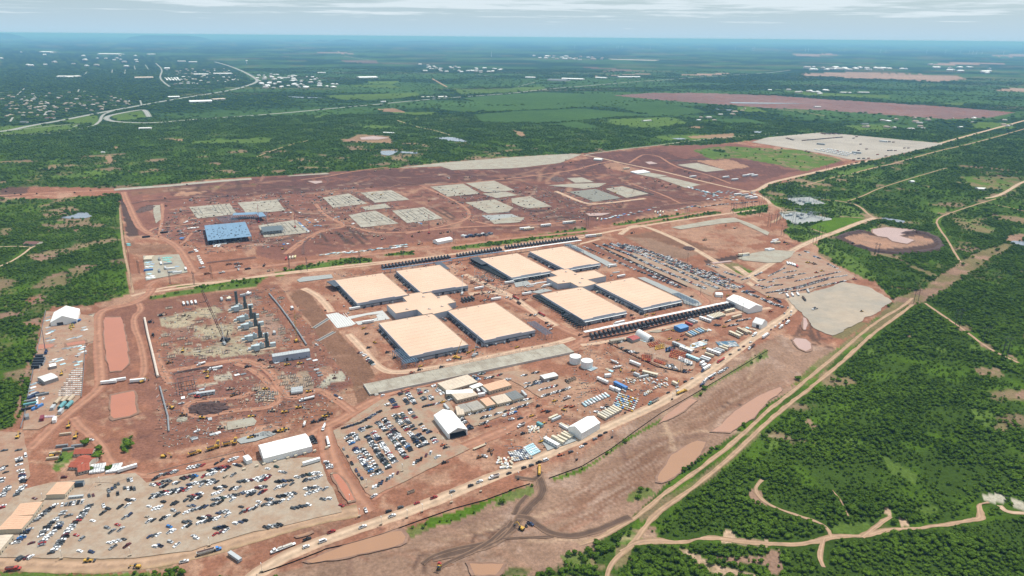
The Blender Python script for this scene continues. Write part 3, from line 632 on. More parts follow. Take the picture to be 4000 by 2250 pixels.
road('haul_road','F',[(1170,690),(1230,720),(1290,745),(1350,790),(1400,820)],12,RPALE,1)
road('haul_road','F',[(1290,745),(1240,735),(1180,740)],14,RPALE,1)
road('haul_road','21',[(480,0),(620,70),(720,180),(760,240)],12,RPALE,1)
road('haul_road','21',[(930,460),(1050,580),(1180,740),(1270,820),(1380,850),(1600,830),(2000,760),(2574,640),(3000,560),(3200,500)],11,RPALE,1)
road('haul_road','M',[(60,720),(300,690),(700,610),(1000,520),(1600,400),(2000,310),(2400,260)],8,RPALE,1)
road('haul_road','M',[(1450,20),(1560,130),(1640,190),(1560,240),(900,390),(700,440),(300,520)],9,RRED,1)
road('haul_road','Q',[(20,60),(60,160),(130,300)],10,RRED,1)
road('haul_road','Q',[(110,200),(400,150),(700,100),(900,180),(1000,330),(1060,420),(1200,370),(1300,340),(1440,430),(1560,520)],11,RRED,1.5)
road('haul_road','Q',[(640,140),(800,200),(930,330),(1000,420),(900,490),(700,500),(560,520),(400,560),(270,540),(230,480),(300,430),(480,420),(700,400),(760,360)],8,RRED,1.5)
road('haul_road','12',[(-900,425),(-680,520),(-520,600),(-420,680),(-440,760),(-700,830),(-1070,900)],8,RRED,1)
road('haul_road','12',[(-930,415),(-500,395),(0,345),(350,300),(650,260),(760,220),(1000,170)],8,RRED,1)
road('haul_road','11',[(2150,760),(2350,815),(2574,822),(3100,790),(3300,760)],8,RRED,1)
road('haul_road','11',[(960,830),(1200,900),(1600,880),(2000,840),(2400,820)],9,RRED,1.2)
road('haul_road','11',[(600,600),(700,730),(950,830),(620,870),(560,950),(420,1020),(330,1100)],9,RRED,1.5)
road('haul_road','I',[(1640,130),(1900,80),(2150,10)],8,RPALE,1)
road('haul_road','M',[(-620,-330),(-200,-100),(20,90),(120,240)],8,RPALE,1)
road('dirt_track','23',[(1450,100),(1380,170),(1100,330),(900,490),(650,710),(400,910),(200,1080),(0,1230),(-300,1520),(-700,1830),(-1000,2030),(-1300,2290),(-1500,2400),(-1700,2520),(-1900,2580)],4.6,RTAN,1.5)
road('dirt_track','23',[(1460,160),(1240,330),(1060,450),(900,600),(640,840),(400,1020),(150,1220),(0,1340),(-260,1600),(-600,1890),(-850,2080),(-1080,2230),(-1230,2390),(-1340,2560),(-1500,2690),(-1600,2800),(-1640,3000)],4.8,RTAN,1.7)
road('dirt_track','32',[(1090,1200),(1250,1110),(1450,1085),(1700,1110),(1900,1060),(2100,1070),(2300,1100),(2600,1120),(2900,1130),(3060,1090),(3300,1040),(3560,1050),(3700,1000),(3860,975),(4200,960),(4440,920),(4620,880),(4720,870),(4700,800),(4690,730),(4800,710)],4.6,RTAN,3.2)
road('dirt_track','33',[(640,1060),(620,1000),(560,930),(400,870),(200,810),(0,725),(-100,650),(-130,560),(-60,480)],2.8,RTAN,1.4)
road('dirt_track','33',[(560,1070),(530,1180),(520,1260),(560,1360)],4,RTAN,1.4)
road('dirt_track','33',[(950,1060),(1080,960),(1180,880),(1240,850)],3.4,RTAN,1.4)
road('dirt_track','33',[(2330,740),(2400,810),(2600,820)],4,RSAND,1)
road('dirt_track','33',[(640,580),(740,690),(770,780),(820,870)],1.5,RTAN,.8)
road('dirt_track','23',[(1580,150),(1780,290),(2000,440),(2150,560),(2300,650),(2520,750)],4,RTAN,.8)
road('dirt_track','13',[(840,300),(1050,240),(1250,200),(1350,170),(1700,70),(2030,0),(2500,-130),(2700,-190)],7,RTAN,.8)
road('dirt_track','13',[(380,415),(600,350),(760,310),(890,330)],5,RTAN,.8)
road('dirt_track','13',[(800,575),(960,520),(1100,450),(1400,355),(1480,330),(1800,240)],4,RTAN,.8)
road('dirt_track','13',[(2600,370),(2520,400),(2400,480),(2290,530),(2180,545)],9,RSAND,.8)
road('dirt_track','13',[(2290,550),(2150,590),(1900,670),(1680,750),(1720,850),(1800,950),(1870,1080),(1940,1190)],4,RTAN,.8)
road('dirt_track','13',[(2160,590),(2400,630),(2600,680)],4,RTAN,.8)
road('dirt_track','13',[(430,850),(600,910),(640,890)],4,RTAN,.6);road('dirt_track','13',[(690,725),(900,740),(1000,748)],4,RTAN,.6)
road('dirt_track','10',[(-30,1240),(100,1190),(230,1110),(310,1040),(400,1010)],4,RSAND,.6)
road('dirt_track','10',[(-20,1035),(200,1025),(310,1040)],3.5,RSAND,.6)
road('dirt_track','10',[(1205,640),(1225,900),(1250,1100),(1300,1300),(1340,1500)],4,RTAN,.6)
road('dirt_track','01',[(1420,1210),(1520,1245),(1650,1285),(1800,1310),(1950,1360)],5,RSAND,.6)
road('dirt_track','11',[(0,130),(180,60),(330,10),(540,-40)],5,RTAN,.6)
# the distant highway and town roads
road('highway','00',[(-80,1330),(100,1312),(300,1265),(600,1215),(1000,1135),(1400,1062),(1800,990),(2200,930),(2400,890),(2540,845),(2600,815),(2560,780),(2440,715),(2300,660),(2160,622)],32,HWY,0,30)
road('highway','00',[(960,1255),(1010,1215),(1020,1170),(1060,1140),(1150,1110)],14,HWY,0,20)
road('highway','00',[(1500,1175),(1460,1105),(1400,1105),(1150,1150),(1070,1175),(1070,1205),(1180,1228),(1500,1240),(1800,1215),(2100,1190),(2574,1160),(3024,1122),(3424,1082),(3774,1052),(4274,1002),(4700,970),(5149,940),(5490,895),(5950,860),(6400,820),(6750,800),(7050,772),(7724,735),(7950,705)],26,HWY,0,30)
road('highway','00',[(-40,1355),(400,1350),(600,1330),(840,1290),(960,1255)],10,HWY,0,20)
road('highway','00',[(100,1312),(500,1270),(780,1245),(800,1255),(740,1275)],9,HWY,0,20)
road('town_road','00',[(1565,635),(1640,700),(1600,780),(1660,840),(1715,875)],16,HWY,0,30)
road('town_road','00',[(1640,740),(1900,738),(2360,745)],13,HWY,0,30)
road('town_road','00',[(1750,890),(1900,890),(2150,895)],10,HWY,0,30)
for pts in ([(170,960),(215,915),(250,885)],[(-20,930),(180,935)],[(310,1020),(350,960)],[(780,930),(795,900)],[(1125,735),(1130,700)],[(1255,745),(1260,700)],[(1360,700),(1350,660)],[(1495,700),(1460,650)],[(1300,1035),(1300,1010)],[(100,1225),(130,1180)],[(840,760),(880,715)],[(1010,1090),(1015,1070)],[(450,1150),(470,1120)],[(1410,1010),(1425,1055)]):
 road('town_road','00',pts,9,HWY,0,30)
road('town_road','02',[(60,870),(180,840),(235,825)],10,HWY,0,30);road('town_road','02',[(0,745),(400,745),(900,740)],10,HWY,0,30)
road('town_road','01',[(880,565),(1150,605)],16,HWY,0,40);road('town_road','01',[(1340,630),(1600,655)],12,HWY,0,40);road('town_road','01',[(2200,745),(2420,780)],12,HWY,0,30);road('town_road','01',[(1770,790),(1920,875)],16,RTAN,0,30)
road('town_road','01',[(20,800),(60,830),(80,860)],12,HWY,0,30)
road('town_road','02',[(1430,1000),(1800,1030),(2150,1055),(2574,1085),(3000,1120)],7,RTAN,0,30);road('town_road','03',[(20,1095),(300,1120),(570,1165)],6,RSAND,0,30)
road('runway','02',[(170,550),(900,572),(1700,605),(2290,626)],46,PADC,0,60);sheet('runway','02',[(960,590),(1490,603),(1440,612),(1000,600)],PADC,0)
for pts,w in (([(265,440),(300,520),(315,590),(290,650),(210,720),(110,830),(40,930),(-200,1130),(-500,1200),(-800,1270)],9),([(60,850),(170,860),(240,930),(420,1030),(620,1055),(820,1000),(960,945),(1180,850)],7),([(300,400),(240,480),(150,470),(30,455)],5),([(150,640),(60,740),(30,830)],5),
   ([(0,900),(-100,1040),(-250,1120),(-600,1180),(-820,1260),(-900,1330)],4),([(-60,960),(-300,1170),(-700,1330),(-760,1420)],4),([(-100,1075),(200,1060),(420,1050)],3)):
 road('muddy_track','32',pts,w,RMUD,1.6)
road('concrete_road','10',[(1150,460),(1400,440),(1700,420),(2200,372),(2530,350)],26,PADC,.6)
for t,w,m,pts in (('11',8,RRED,[(450,360),(700,330),(1000,270),(1330,232)]),('11',9,RDARK,[(930,395),(1050,335),(1230,305),(1450,350),(1700,330),(2100,300),(2300,312)]),('11',9,RDARK,[(-300,500),(0,470),(300,440),(700,440),(1200,432),(1640,415)]),('11',7,RDARK,[(700,330),(740,400),(560,450)]),('11',8,RDARK,[(1100,395),(1290,300),(1400,380),(1600,400)]),('12',8,RRED,[(1180,190),(1270,130),(1330,100),(1480,120),(1560,180),(1700,250),(1950,300),(2200,400)]),('12',10,RDARK,[(100,380),(380,480),(640,600),(800,640)]),
   ('12',8,RDARK,[(660,290),(900,370),(1000,390)]),('12',12,RPALE,[(440,475),(500,500),(730,600),(860,608),(1340,548)]),('12',9,RDARK,[(1480,480),(1800,580),(2100,540)]),('12',7,RRED,[(1150,385),(1500,500),(1700,600)]),('12',9,RDARK,[(700,660),(1200,655),(1750,600)]),('W',7,RRED,[(0,430),(60,400),(100,330),(180,290)]),('W',8,RRED,[(1000,520),(1100,430),(1250,340),(1400,290)]),('W',6,RDARK,[(1180,520),(1170,430),(1240,360)]),
   ('10',8,RRED,[(1500,880),(1560,840),(1720,830),(1900,805),(2150,775)]),('10',9,RDARK,[(1330,600),(1500,565),(1900,545),(2574,500),(2800,490)]),('10',7,RRED,[(1600,920),(1640,700),(1630,600)]),('10',9,RDARK,[(2080,1195),(2300,1170),(2574,1140)]),('11',8,RDARK,[(250,560),(400,690),(560,740)]),('11',9,RDARK,[(980,500),(1180,600),(1400,650)]),('12',8,RDARK,[(1560,560),(1250,480),(900,420)]),('12',9,RDARK,[(-100,240),(200,240),(480,205),(700,200)])):
 road('haul_road' if m is not RDARK else 'muddy_track',t,pts,w,m,1.8)
# gravelled parking lots
sheet('parking_lot','F',[(840,1085),(960,1005),(1060,975),(1110,975),(1160,1060),(1100,1090),(1180,1130),(940,1250),(920,1240),(850,1120)],LOTG,1.6)
sheet('parking_lot','F',[(370,1215),(640,1160),(800,1150),(840,1240),(860,1290),(640,1340),(480,1385),(340,1405),(-20,1405),(-20,1250),(130,1215),(340,1190)],LOTL,1.6)
sheet('parking_lot','F',[(-20,1085),(60,1090),(75,1200),(20,1270),(-20,1290)],LOTT,1.6)
sheet('parking_lot','U',[(-120,150),(20,165),(220,235),(420,320),(640,405),(600,425),(440,430),(420,470),(250,400),(0,300),(-160,210),(-180,180)],LOTG,1.6)
sheet('parking_lot','U',[(370,245),(440,240),(690,340),(690,360),(630,385),(540,350)],LOTT,1.6)
sheet('parking_lot','U',[(1000,160),(1110,140),(1220,215),(1430,320),(1440,345),(1180,410),(1090,450),(920,490),(810,470),(690,405),(800,350),(900,280),(960,220)],LOTT,1.6)
sheet('parking_lot','O',[(230,370),(400,320),(760,225),(790,245),(560,350),(300,450)],LOTG,1.2)
sheet('parking_lot','O',[(330,40),(640,0),(1000,60),(1100,130),(840,215),(700,130),(600,75)],LOTT,1.2)
sheet('parking_lot','M',[(500,700),(900,640),(1300,780),(1500,900),(1420,1060),(1080,1000),(760,860),(520,740)],LOTT,1.5)
sheet('parking_lot','A',[(165,265),(215,60),(480,85),(520,100),(520,250),(460,270),(440,610),(270,760),(160,819),(60,819),(100,650)],LOTT,1.2)
sheet('parking_lot','10',[(1440,1125),(1800,1110),(1890,1290),(1470,1375)],PADG,1)
# crushed stone pads
for pts,t,m in (([(1430,240),(1860,190),(2574,133),(3150,98),(3280,104),(3060,190),(2700,235),(2574,245),(1970,262),(1860,226)],'11',PADG),([(310,320),(700,290),(750,302),(330,326)],'11',PADG),([(1540,620),(1610,615),(1620,760),(1570,800),(1545,700)],'10',PADG),([(1900,635),(2310,598),(2385,705),(1985,750)],'10',PADC),
    ([(2390,590),(2574,576),(2790,560),(2870,670),(2574,696),(2470,690)],'10',PADC),([(670,540),(930,498),(1120,600),(780,642)],'11',PADC),([(1050,490),(1360,465),(1545,560),(1200,592)],'11',PADC),([(930,715),(1200,670),(1435,800),(1060,842)],'11',PADC),([(1365,672),(1690,635),(1880,750),(1520,797)],'11',PADC),
    ([(1060,632),(1300,600),(1360,640),(1100,670)],'11',PADG),([(1750,430),(2085,400),(2255,500),(1930,530)],'11',PADG),([(2110,395),(2400,370),(2600,465),(2400,487),(2290,482)],'11',PADG),([(2105,590),(2400,558),(2590,640),(2540,682),(2330,700)],'11',PADG),([(-10,548),(180,525),(400,630),(150,652),(0,592)],'12',PADG),
    ([(-300,500),(-60,480),(60,515),(-160,545)],'12',PADG),([(550,345),(700,335),(830,385),(640,392)],'12',PADG),([(360,418),(600,400),(950,393),(880,432),(720,452),(620,440)],'12',PADG),([(570,482),(840,452),(1095,545),(825,582)],'12',PADD),([(940,450),(1110,425),(1375,500),(1150,542)],'12',PADG),
    ([(1450,340),(1560,330),(1900,410),(1750,442)],'12',PADG),([(1260,305),(1400,290),(1560,320),(1440,340)],'12',PADG),([(1660,210),(1860,190),(2150,262),(1950,282)],'12',PADG),([(1600,840),(2100,750),(2230,740),(2420,810),(2590,890),(2574,922),(2440,860),(2280,785),(2100,800),(1700,860)],'12',PADG),
    ([(2270,1150),(2420,1100),(2600,1065),(2850,1080),(2800,1140),(2700,1190),(2574,1197),(2330,1172)],'12',PADG),([(1350,810),(1840,775),(2000,790),(1840,850),(2100,850),(1980,890),(1700,960)],'F',None),
    ([(20,820),(400,765),(545,890),(80,942)],'11',PADC),([(2270,720),(2574,705),(2700,760),(2400,800)],'11',PADB),([(2350,770),(2574,735),(2700,740),(2650,790),(2400,805)],'11',PADG)):
 if m is None:continue
 sh=sheet('gravel_pad' if m is not PADC else 'concrete_pad',t,pts,m,1.5)
 if m is PADC and len(pts) == 4:
  Q=GL(t,pts);bm_=MB()
  for i in range(1,9):
   if random.random() < .2:continue
   f=i/9+random.uniform(-.03,.03);a,b=Q[0]+(Q[1]-Q[0])*f,Q[3]+(Q[2]-Q[3])*f;g0,g1=random.uniform(0,.25),random.uniform(.7,1);a,b=a+(b-a)*g0,a+(b-a)*g1;d=b-a;bm_.box(*((a+b)/2),ZS[0]+.02,np.hypot(*d),random.uniform(.8,2.0),.12,math.atan2(d[1],d[0]))
  for i in range(1,4):
   f=i/4+random.uniform(-.08,.08);a,b=Q[0]+(Q[3]-Q[0])*f,Q[1]+(Q[2]-Q[1])*f;g0=random.uniform(0,.5);b=a+(b-a)*(g0+.45);a=a+(b-a)*g0;d=b-a;bm_.box(*((a+b)/2),ZS[0]+.03,np.hypot(*d),random.uniform(.6,1.3),.15,math.atan2(d[1],d[0]))
  part('grade_beams',bm_,mat('wet_grey_concrete',(.13,.12,.10),.9),sh)
sheet('gravel_pad','F',[(1890,358),(1930,346),(2060,334),(2110,337),(2380,362),(2205,400),(2150,404),(2060,385)],mat('pale_gravel_plain',(.36,.32,.27),.95,0,.12,.02,c2=(.30,.265,.22)),1.5)
sheet('gravel_pad','23',[(190,110),(260,70),(500,30),(760,-60),(1010,-10),(1230,110),(1250,140),(1000,300),(760,430),(650,480),(560,450),(450,400),(430,330),(330,240)],mat('pale_graded_ground',(.285,.255,.21),.95,0,.14,.06,c2=(.36,.295,.225),detail=7),4)
sheet('gravel_pad','13',[(110,690),(280,680),(640,750),(640,765),(270,812),(150,742)],PADB,.5);sheet('gravel_pad','13',[(195,545),(420,535),(580,600),(420,612),(330,618),(200,570)],PADB,.6)
sheet('gravel_pad','11',[(410,1372),(470,1340),(760,1313),(775,1348),(440,1392)],PADB,.8)
sheet('gravel_pad','I',[(1640,85),(1740,85),(2400,400),(2280,420),(2160,350),(1880,200)],PADB,.4);sheet('gravel_pad','K',[(1590,20),(1700,15),(2440,340),(2510,400),(2440,430),(2260,390),(2220,320)],PADB,.4)
sheet('gravel_pad','I',[(1170,770),(1360,720),(1480,745),(1290,790)],PADB,.6);sheet('gravel_pad','I',[(930,640),(1120,605),(1180,660),(960,700)],PADB,.6)
sheet('gravel_pad','20',[(2280,1352),(2540,1300),(2580,1340),(2560,1382),(2295,1432)],PADG,.8);sheet('gravel_pad','M',[(860,560),(1040,530),(1210,520),(1000,570)],PADG,.8)
sheet('gravel_pad','O',[(850,560),(1100,500),(1126,560),(900,640)],PADB,1)
sheet('gravel_pad','Q',[(640,740),(860,670),(960,690),(800,750),(690,770)],PADB,1.5)
# ponds
MUDB=mat('wet_mud_bank',(.20,.115,.078),.8,0,.2,.2,c2=(.25,.15,.105))
for pts,t,m in (([(1045,300),(1225,295),(1262,480),(1285,600),(1292,760),(1240,830),(1100,842),(1070,700),(1050,480)],'20',PONDR),([(1125,1085),(1350,1040),(1365,1180),(1378,1250),(1300,1290),(1150,1312),(1110,1290),(1115,1130)],'20',PONDR),
    ([(660,560),(850,530),(860,560),(680,585)],'20',PONDR),([(380,570),(550,570),(520,600),(390,620)],'20',PONDR),([(500,1310),(900,1140),(1380,1010),(1470,1005),(1512,1060),(1480,1120),(1380,1165),(900,1260),(560,1330)],'31',PONDT),
    ([(1470,500),(1480,430),(1600,240),(1800,110),(1860,95),(1950,110),(1890,240),(1640,450),(1520,510)],'32',PONDT),([(1490,1360),(1530,1290),(1700,1170),(1800,1110),(1860,1130),(1740,1230),(1600,1310)],'22',PONDK),([(2020,1449),(2250,1240),(2440,1110),(2574,1040),(2700,1000),(2720,1040),(2574,1130),(2440,1300),(2200,1449)],'22',PONDK),
    ([(250,530),(280,510),(380,515),(435,560),(430,610),(370,635),(310,610)],'23',PONDP),([(360,300),(390,310),(400,360),(385,420),(360,420),(355,360)],'23',PONDP),([(1060,860),(1190,840),(1300,850),(1490,865),(1320,925),(1470,970),(1400,1005),(1250,980),(1200,940),(1110,930),(1050,890)],'13',PONDP),
    ([(1140,748),(1180,742),(1380,775),(1360,795),(1170,770)],'13',PONDB),([(2390,985),(2480,975),(2600,985),(2600,1030),(2450,1000)],'13',PONDB),([(590,745),(740,715),(790,693),(880,690),(925,730),(860,748),(700,752)],'10',PONDB),([(1245,72),(1340,66),(1450,72),(1625,85),(1620,100),(1440,90),(1330,118),(1260,105)],'11',PONDB),
    ([(1045,1385),(1180,1370),(1340,1388),(1230,1405),(1060,1405)],'01',PONDP),([(1800,1388),(1900,1380),(2000,1382),(2160,1432),(1950,1420)],'01',PONDB),([(280,970),(480,975),(700,985),(480,988)],'01',PONDB),([(1600,1392),(1700,1390),(1760,1400),(1680,1405)],'02',PONDB),([(2040,1095),(2270,1108),(2250,1116),(2080,1105)],'02',PONDB),
    ([(2180,1028),(2574,1034),(3000,1042),(2574,1044),(2220,1040)],'02',PONDB),([(2410,1320),(2510,1322),(2500,1340),(2440,1335)],'02',PONDB),([(750,700),(1000,695),(900,720),(780,725)],'12',PONDP),([(1340,182),(1400,178),(1460,198),(1380,205)],'12',PONDP),([(520,375),(660,372),(670,388),(600,402)],'11',PONDP),([(2010,1195),(2200,1175),(2210,1185),(2030,1208)],'12',PONDP),
    ([(780,430),(830,425),(900,520),(990,690),(920,705),(840,580)],'31',PONDR),([(1480,1030),(1540,1010),(1560,1018),(1500,1035)],'21',PONDR),([(400,1050),(520,1010),(540,1020),(430,1060)],'31',PONDT),([(2150,1340),(2500,1330),(2400,1449),(2200,1449)],'31',PONDT)):
 Q=np.array(GL(t,pts));c=Q.mean(0);d=np.hypot(*(Q-c).T)[:,None]
 if m is not PONDB:sheet('mud_bank',t,c+(Q-c)*(d+3.2)/d,MUDB,3.2,world=True)
 sheet('pond',t,pts,m,1.4)
# ------------------------------------------------------------------ buildings
def rect(t,a,b,c,z):
 """a->b along the length, a->c across, points seen at height z; returns centre, length, width, angle"""
 A,Bp,Cp=G(t,*a,z),G(t,*b,z),G(t,*c,z);d=Bp-A;Ln=np.hypot(*d);d=d/Ln;n=np.array([-d[1],d[0]]);W=(Cp-A)@n
 ctr=A+d*Ln/2+n*W/2
 return ctr,Ln,abs(W),math.atan2(d[1],d[0])
def sheds(t,a,b,c,h,rise,label,cat='tent',group=None,name='tent',roof=FABRIC,wall=FABRIC,bays=8,door=None,dark_end=0,flat=False,ridge='x',z=None,win=0,winm=GLASS,overhang=.25):
 """gabled or mono-pitch shed: roof panels, four walls, doors, windows"""
 ctr,Ln,W,an=rect(t,a,b,c,h if z is None else z)
 if ridge == 'y':Ln,W,an=W,Ln,an+math.pi/2
 o=thing(name,label,cat,ctr,an,group);x,y=Ln/2,W/2
 for s in (-1,1):
  part('wall',MB().box(0,s*(y-.1),0,Ln,.2,h),wall,o)
  if dark_end == s:
   mb=MB();mb.box(s*(x-.1),y-.6,0,.2,1.2,h);mb.box(s*(x-.1),-y+.6,0,.2,1.2,h);mb.add([(s*(x-.1),-y,h),(s*(x-.1),y,h),(s*(x-.1),0,h+rise)],[(0,1,2),(2,1,0)])
   part('gable_wall',mb,wall,o);part('floor',MB().box(0,0,.02,Ln-1,W-.5,.06),DARKST,o)
  else:
   mb=MB();mb.side([(-y,0),(y,0),(y,h),(0,h+rise),(-y,h)],-.1,.1)
   mb.v=[(s*(x-.12)+p[1],p[0],p[2]) for p in mb.v];part('gable_wall',mb,wall,o)
 step=Ln/bays;g=.06;slope=math.atan2(rise,y)
 oh=overhang
 me=MB();me.hexa([(-step/2+g,-oh,-oh*math.tan(slope)),(step/2-g,-oh,-oh*math.tan(slope)),(step/2-g,y,rise),(-step/2+g,y,rise)],[(-step/2+g,-oh,.15-oh*math.tan(slope)),(step/2-g,-oh,.15-oh*math.tan(slope)),(step/2-g,y,rise+.15),(-step/2+g,y,rise+.15)])
 me=me.mesh('roof_panel',[roof])
 for k in range(bays):
  for s in (0,1):
   p=link('roof_panel',me,o);p.location=(-x+step*(k+.5),y if s else -y,h);p.rotation_euler=(0,0,math.pi*s)
 if door is not None:
  for (s,pos,w,hh,side) in door:
   if side == 'g':part('door',MB().box(s*(x+.03),pos*y,.02,.12,w,hh),DARKST if hh > 2.6 else CHROME,o)
   else:part('door',MB().box(pos*x,s*(y+.03),.02,w,.12,hh),DARKST if hh > 2.6 else CHROME,o)
 if win:
  wm=MB().box(0,0,0,1.3,.1,1.1).mesh('window',[winm])
  for k in range(win):
   for s in (-1,1):
    p=link('window',wm,o);p.location=(-x+Ln*(k+.5)/win,s*(y+.02),1.2)
 return o
for a_ in (('tan_modular_roof',(.56,.47,.37),.85,0,.12,.3),):mat(*a_,c2=(.50,.41,.32))
# the two data centre buildings: four halls round a hub
HZ=8.0
def hall_part(parent,t,q,steps=((-.2,.72,1.2),),band=None):
 P=[G(t,*p,HZ) for p in q];c=sum(P)/4
 ex=(P[1]-P[0])+(P[2]-P[3]);an=math.atan2(ex[1],ex[0]);e=np.array([math.cos(an),math.sin(an)]);n=np.array([-e[1],e[0]])
 Lx=(np.hypot(*(P[1]-P[0]))+np.hypot(*(P[2]-P[3])))/2;Ly=(np.hypot(*(P[2]-P[1]))+np.hypot(*(P[3]-P[0])))/2;x,y=Lx/2,Ly/2
 h=link('hall',MB().box(0,0,0,Lx-.5,Ly-.5,HZ-.4).mesh('hall',[WALLW]),parent);h.location=(c[0],c[1],0);h.rotation_euler=(0,0,an)
 k=12;rm=MB().box(0,0,HZ-.4,Lx-.9,(Ly-.9)/k-.22,.35).mesh('roof_sheet',[ROOFP]);part('roof_base',MB().box(0,0,HZ-.42,Lx-.9,Ly-.9,.2),MATS['tan_modular_roof'],h)
 for i in range(k):link('roof_sheet',rm,h).location=(0,-(Ly-.9)/2+(i+.5)*(Ly-.9)/k,0)
 cap=mat('tan_parapet_coping',(.50,.40,.30),.7)
 for s in (-1,1):
  part('parapet',MB().box(0,s*(y-.2),HZ-.45,Lx+.1,.45,.75),cap if s > 0 else WALLW,h);part('parapet',MB().box(s*(x-.2),0,HZ-.45,.45,Ly-.5,.75),cap if s > 0 else WALLW,h)
 part('stepped_parapet',MB().box(-.05*x,-y+.22,HZ+.31,Lx*.5,.5,.9),WALLW,h)
 # precast wall panels on the near face and left face
 pm=MB().box(0,0,0,4.3,.12,4.2).mesh('wall_panel',[mat('grey_white_panel',(.40,.415,.44),.6,0,.1,.4)]);k=int(Lx/4.6)
 for i in range(k):
  p=link('wall_panel',pm,h);p.location=(-x+(i+.5)*Lx/k,-y+.2,.25)
 pm2=MB().box(0,0,0,4.3,.12,6.6).mesh('wall_panel',[WALLW]);k=int(Ly/5)
 for i in range(k):
  p=link('wall_panel',pm2,h);p.location=(-x+.2,-y+(i+.5)*Ly/k,.4);p.rotation_euler=(0,0,math.pi/2)
 for dx,w,hh in ((-.7,1.2,2.4),(-.1,3.6,4.4),(.25,1.2,2.4),(.82,4.0,4.6)):
  part('door',MB().box(dx*x,-y+.08,.05,w,.2,hh),DARKST,h)
 if band:
  part('canopy',MB().box(.02*x,-y-1.1,5.0,Lx*.97,2.0,.35),WHITE,h)
 sm=MB().tube((0,0,0),(0,0,HZ-1.2),.3,6).mesh('downpipe',[CHROME])
 for i in range(3):
  p=link('downpipe',sm,h);p.location=(-x-.2,-y+Ly*(i+.7)/3.6,0)
 um=MB().box(0,0,0,2.6,1.8,3.0).mesh('service_unit',[DARKST]);u2=MB().box(0,0,0,1.6,2.6,2.2).mesh('service_cabinet',[STEEL])
 for i in range(int(Ly/4.4)):
  if random.random() < .72:link('service_unit' if i % 3 else 'service_cabinet',um if i % 3 else u2,h).location=(-x-1.9-random.random(),-y+2+i*4.4,0)
 for i in range(int(Lx/6)):
  if random.random() < .5:link('service_unit' if i % 2 else 'service_cabinet',um if i % 2 else u2,h).location=(-x+3+i*6,-y-1.9-random.random(),0)
 pr_=MB()
 for z_ in (4.4,5.0):pr_.tube((-x-.7,-y,z_),(-x-.7,y,z_),.25,6);pr_.tube((-x,-y-.6,z_-.6),(x,-y-.6,z_-.6),.22,6)
 part('pipework',pr_,DARKST,h)
 vm=MB().box(0,0,0,1.6,1.2,.9).mesh('roof_vent',[CONC])
 for i in range(3):
  p=link('roof_vent',vm,h);p.location=(random.uniform(-.8,.8)*x,y-3-random.random()*6,HZ-.05)
 return h
def hub_part(parent,t,q):
 P=np.array([G(t,*p,HZ+.6) for p in q]);n=len(P);ar=sum(P[i][0]*P[(i+1) % n][1]-P[(i+1) % n][0]*P[i][1] for i in range(n))
 if ar < 0:P=P[::-1]
 c=P.mean(0)
 def cap(z,m,name,par,sc=1.0,z0=None):
  Q=[tuple((p-c)*sc) for p in P];mb=MB();mb.prism(Q,z0,z);tri=tessellate_polygon([[Vector((*p,0)) for p in Q]])
  mb.f=mb.f[2:];mb.m=mb.m[2:]
  for a,b,d in tri:
   A,Bq,D=Q[a],Q[b],Q[d]
   if (Bq[0]-A[0])*(D[1]-A[1])-(Bq[1]-A[1])*(D[0]-A[0]) < 0:b,d=d,b
   mb.f.append([n+a,n+b,n+d]);mb.m.append(0)
  o=link(name,mb.mesh(name,[m]),par);return o
 h=cap(HZ+.5,WALLW,'hub',parent,1.0,0.0);h.location=(c[0],c[1],0)
 cap(HZ+.62,ROOFP,'roof_membrane',h,.985,HZ+.4)
 for i in range(n):
  a,b=P[i]-c,P[(i+1) % n]-c;m=(a+b)/2;l=np.hypot(*(b-a))
  if l > 4:part('parapet',MB().box(m[0]*.994,m[1]*.994,HZ+.3,l,.4,.9,math.atan2(b[1]-a[1],b[0]-a[0])),MATS['tan_parapet_coping'],h)
 for i in range(5):
  mb=MB();mb.box(0,0,HZ+.6,4,1.6,1.1);mb.box(-1,0,HZ+1.7,1.2,1.2,.5)
  p=part('rooftop_unit',mb,CONC,h);q2=(P[i*3 % n]-c)*.62;p.location=(q2[0],q2[1],0)
dc=thing('data_centre_building','peach roofed data centre of four halls round a hub, nearer the embankment','data centre',(0,0,0))
dc2=thing('data_centre_building','peach roofed data centre of four halls beside the large parking lot','data centre',(0,0,0))
pa,pb=G('H',1600,800),G('I',1700,580);dc.location=(*pa,0);dc2.location=(*pb,0)
for d,lst in ((dc,(('J',[(270,300),(1040,165),(1565,600),(745,770)],0),('J',[(1255,120),(1935,5),(2500,395),(1785,550)],0),('H',[(235,400),(1040,290),(1475,640),(630,795)],0),('H',[(1255,250),(1980,150),(2480,490),(1700,615)],0))),
   (dc2,(('I',[(450,290),(985,215),(1460,465),(900,565)],1),('I',[(1160,190),(1640,115),(2160,355),(1640,440)],1),('I',[(1290,795),(1890,695),(2530,1030),(1935,1160)],1),('K',[(1000,105),(1530,15),(2220,325),(1650,455)],1)))):
 for t,q,bnd in lst:
  h=hall_part(d,t,q,band=bnd);h.location=(h.location.x-d.location.x,h.location.y-d.location.y,0)
hub_part(dc,'H',[(1110,815),(1445,760),(1375,685),(1490,655),(1470,635),(1690,600),(1710,628),(1850,605),(1950,680),(2110,650),(2265,770),(2125,800),(2210,885),(2110,920),(1895,970),(1865,955),(1715,980),(1615,895),(1260,960)])
hub_part(dc2,'I',[(1395,565),(1545,535),(1440,485),(1480,470),(1610,440),(1640,445),(1700,435),(1820,495),(2075,455),(2240,540),(1980,590),(2110,640),(2050,660),(1930,690),(1850,690),(1735,630),(1555,650)])
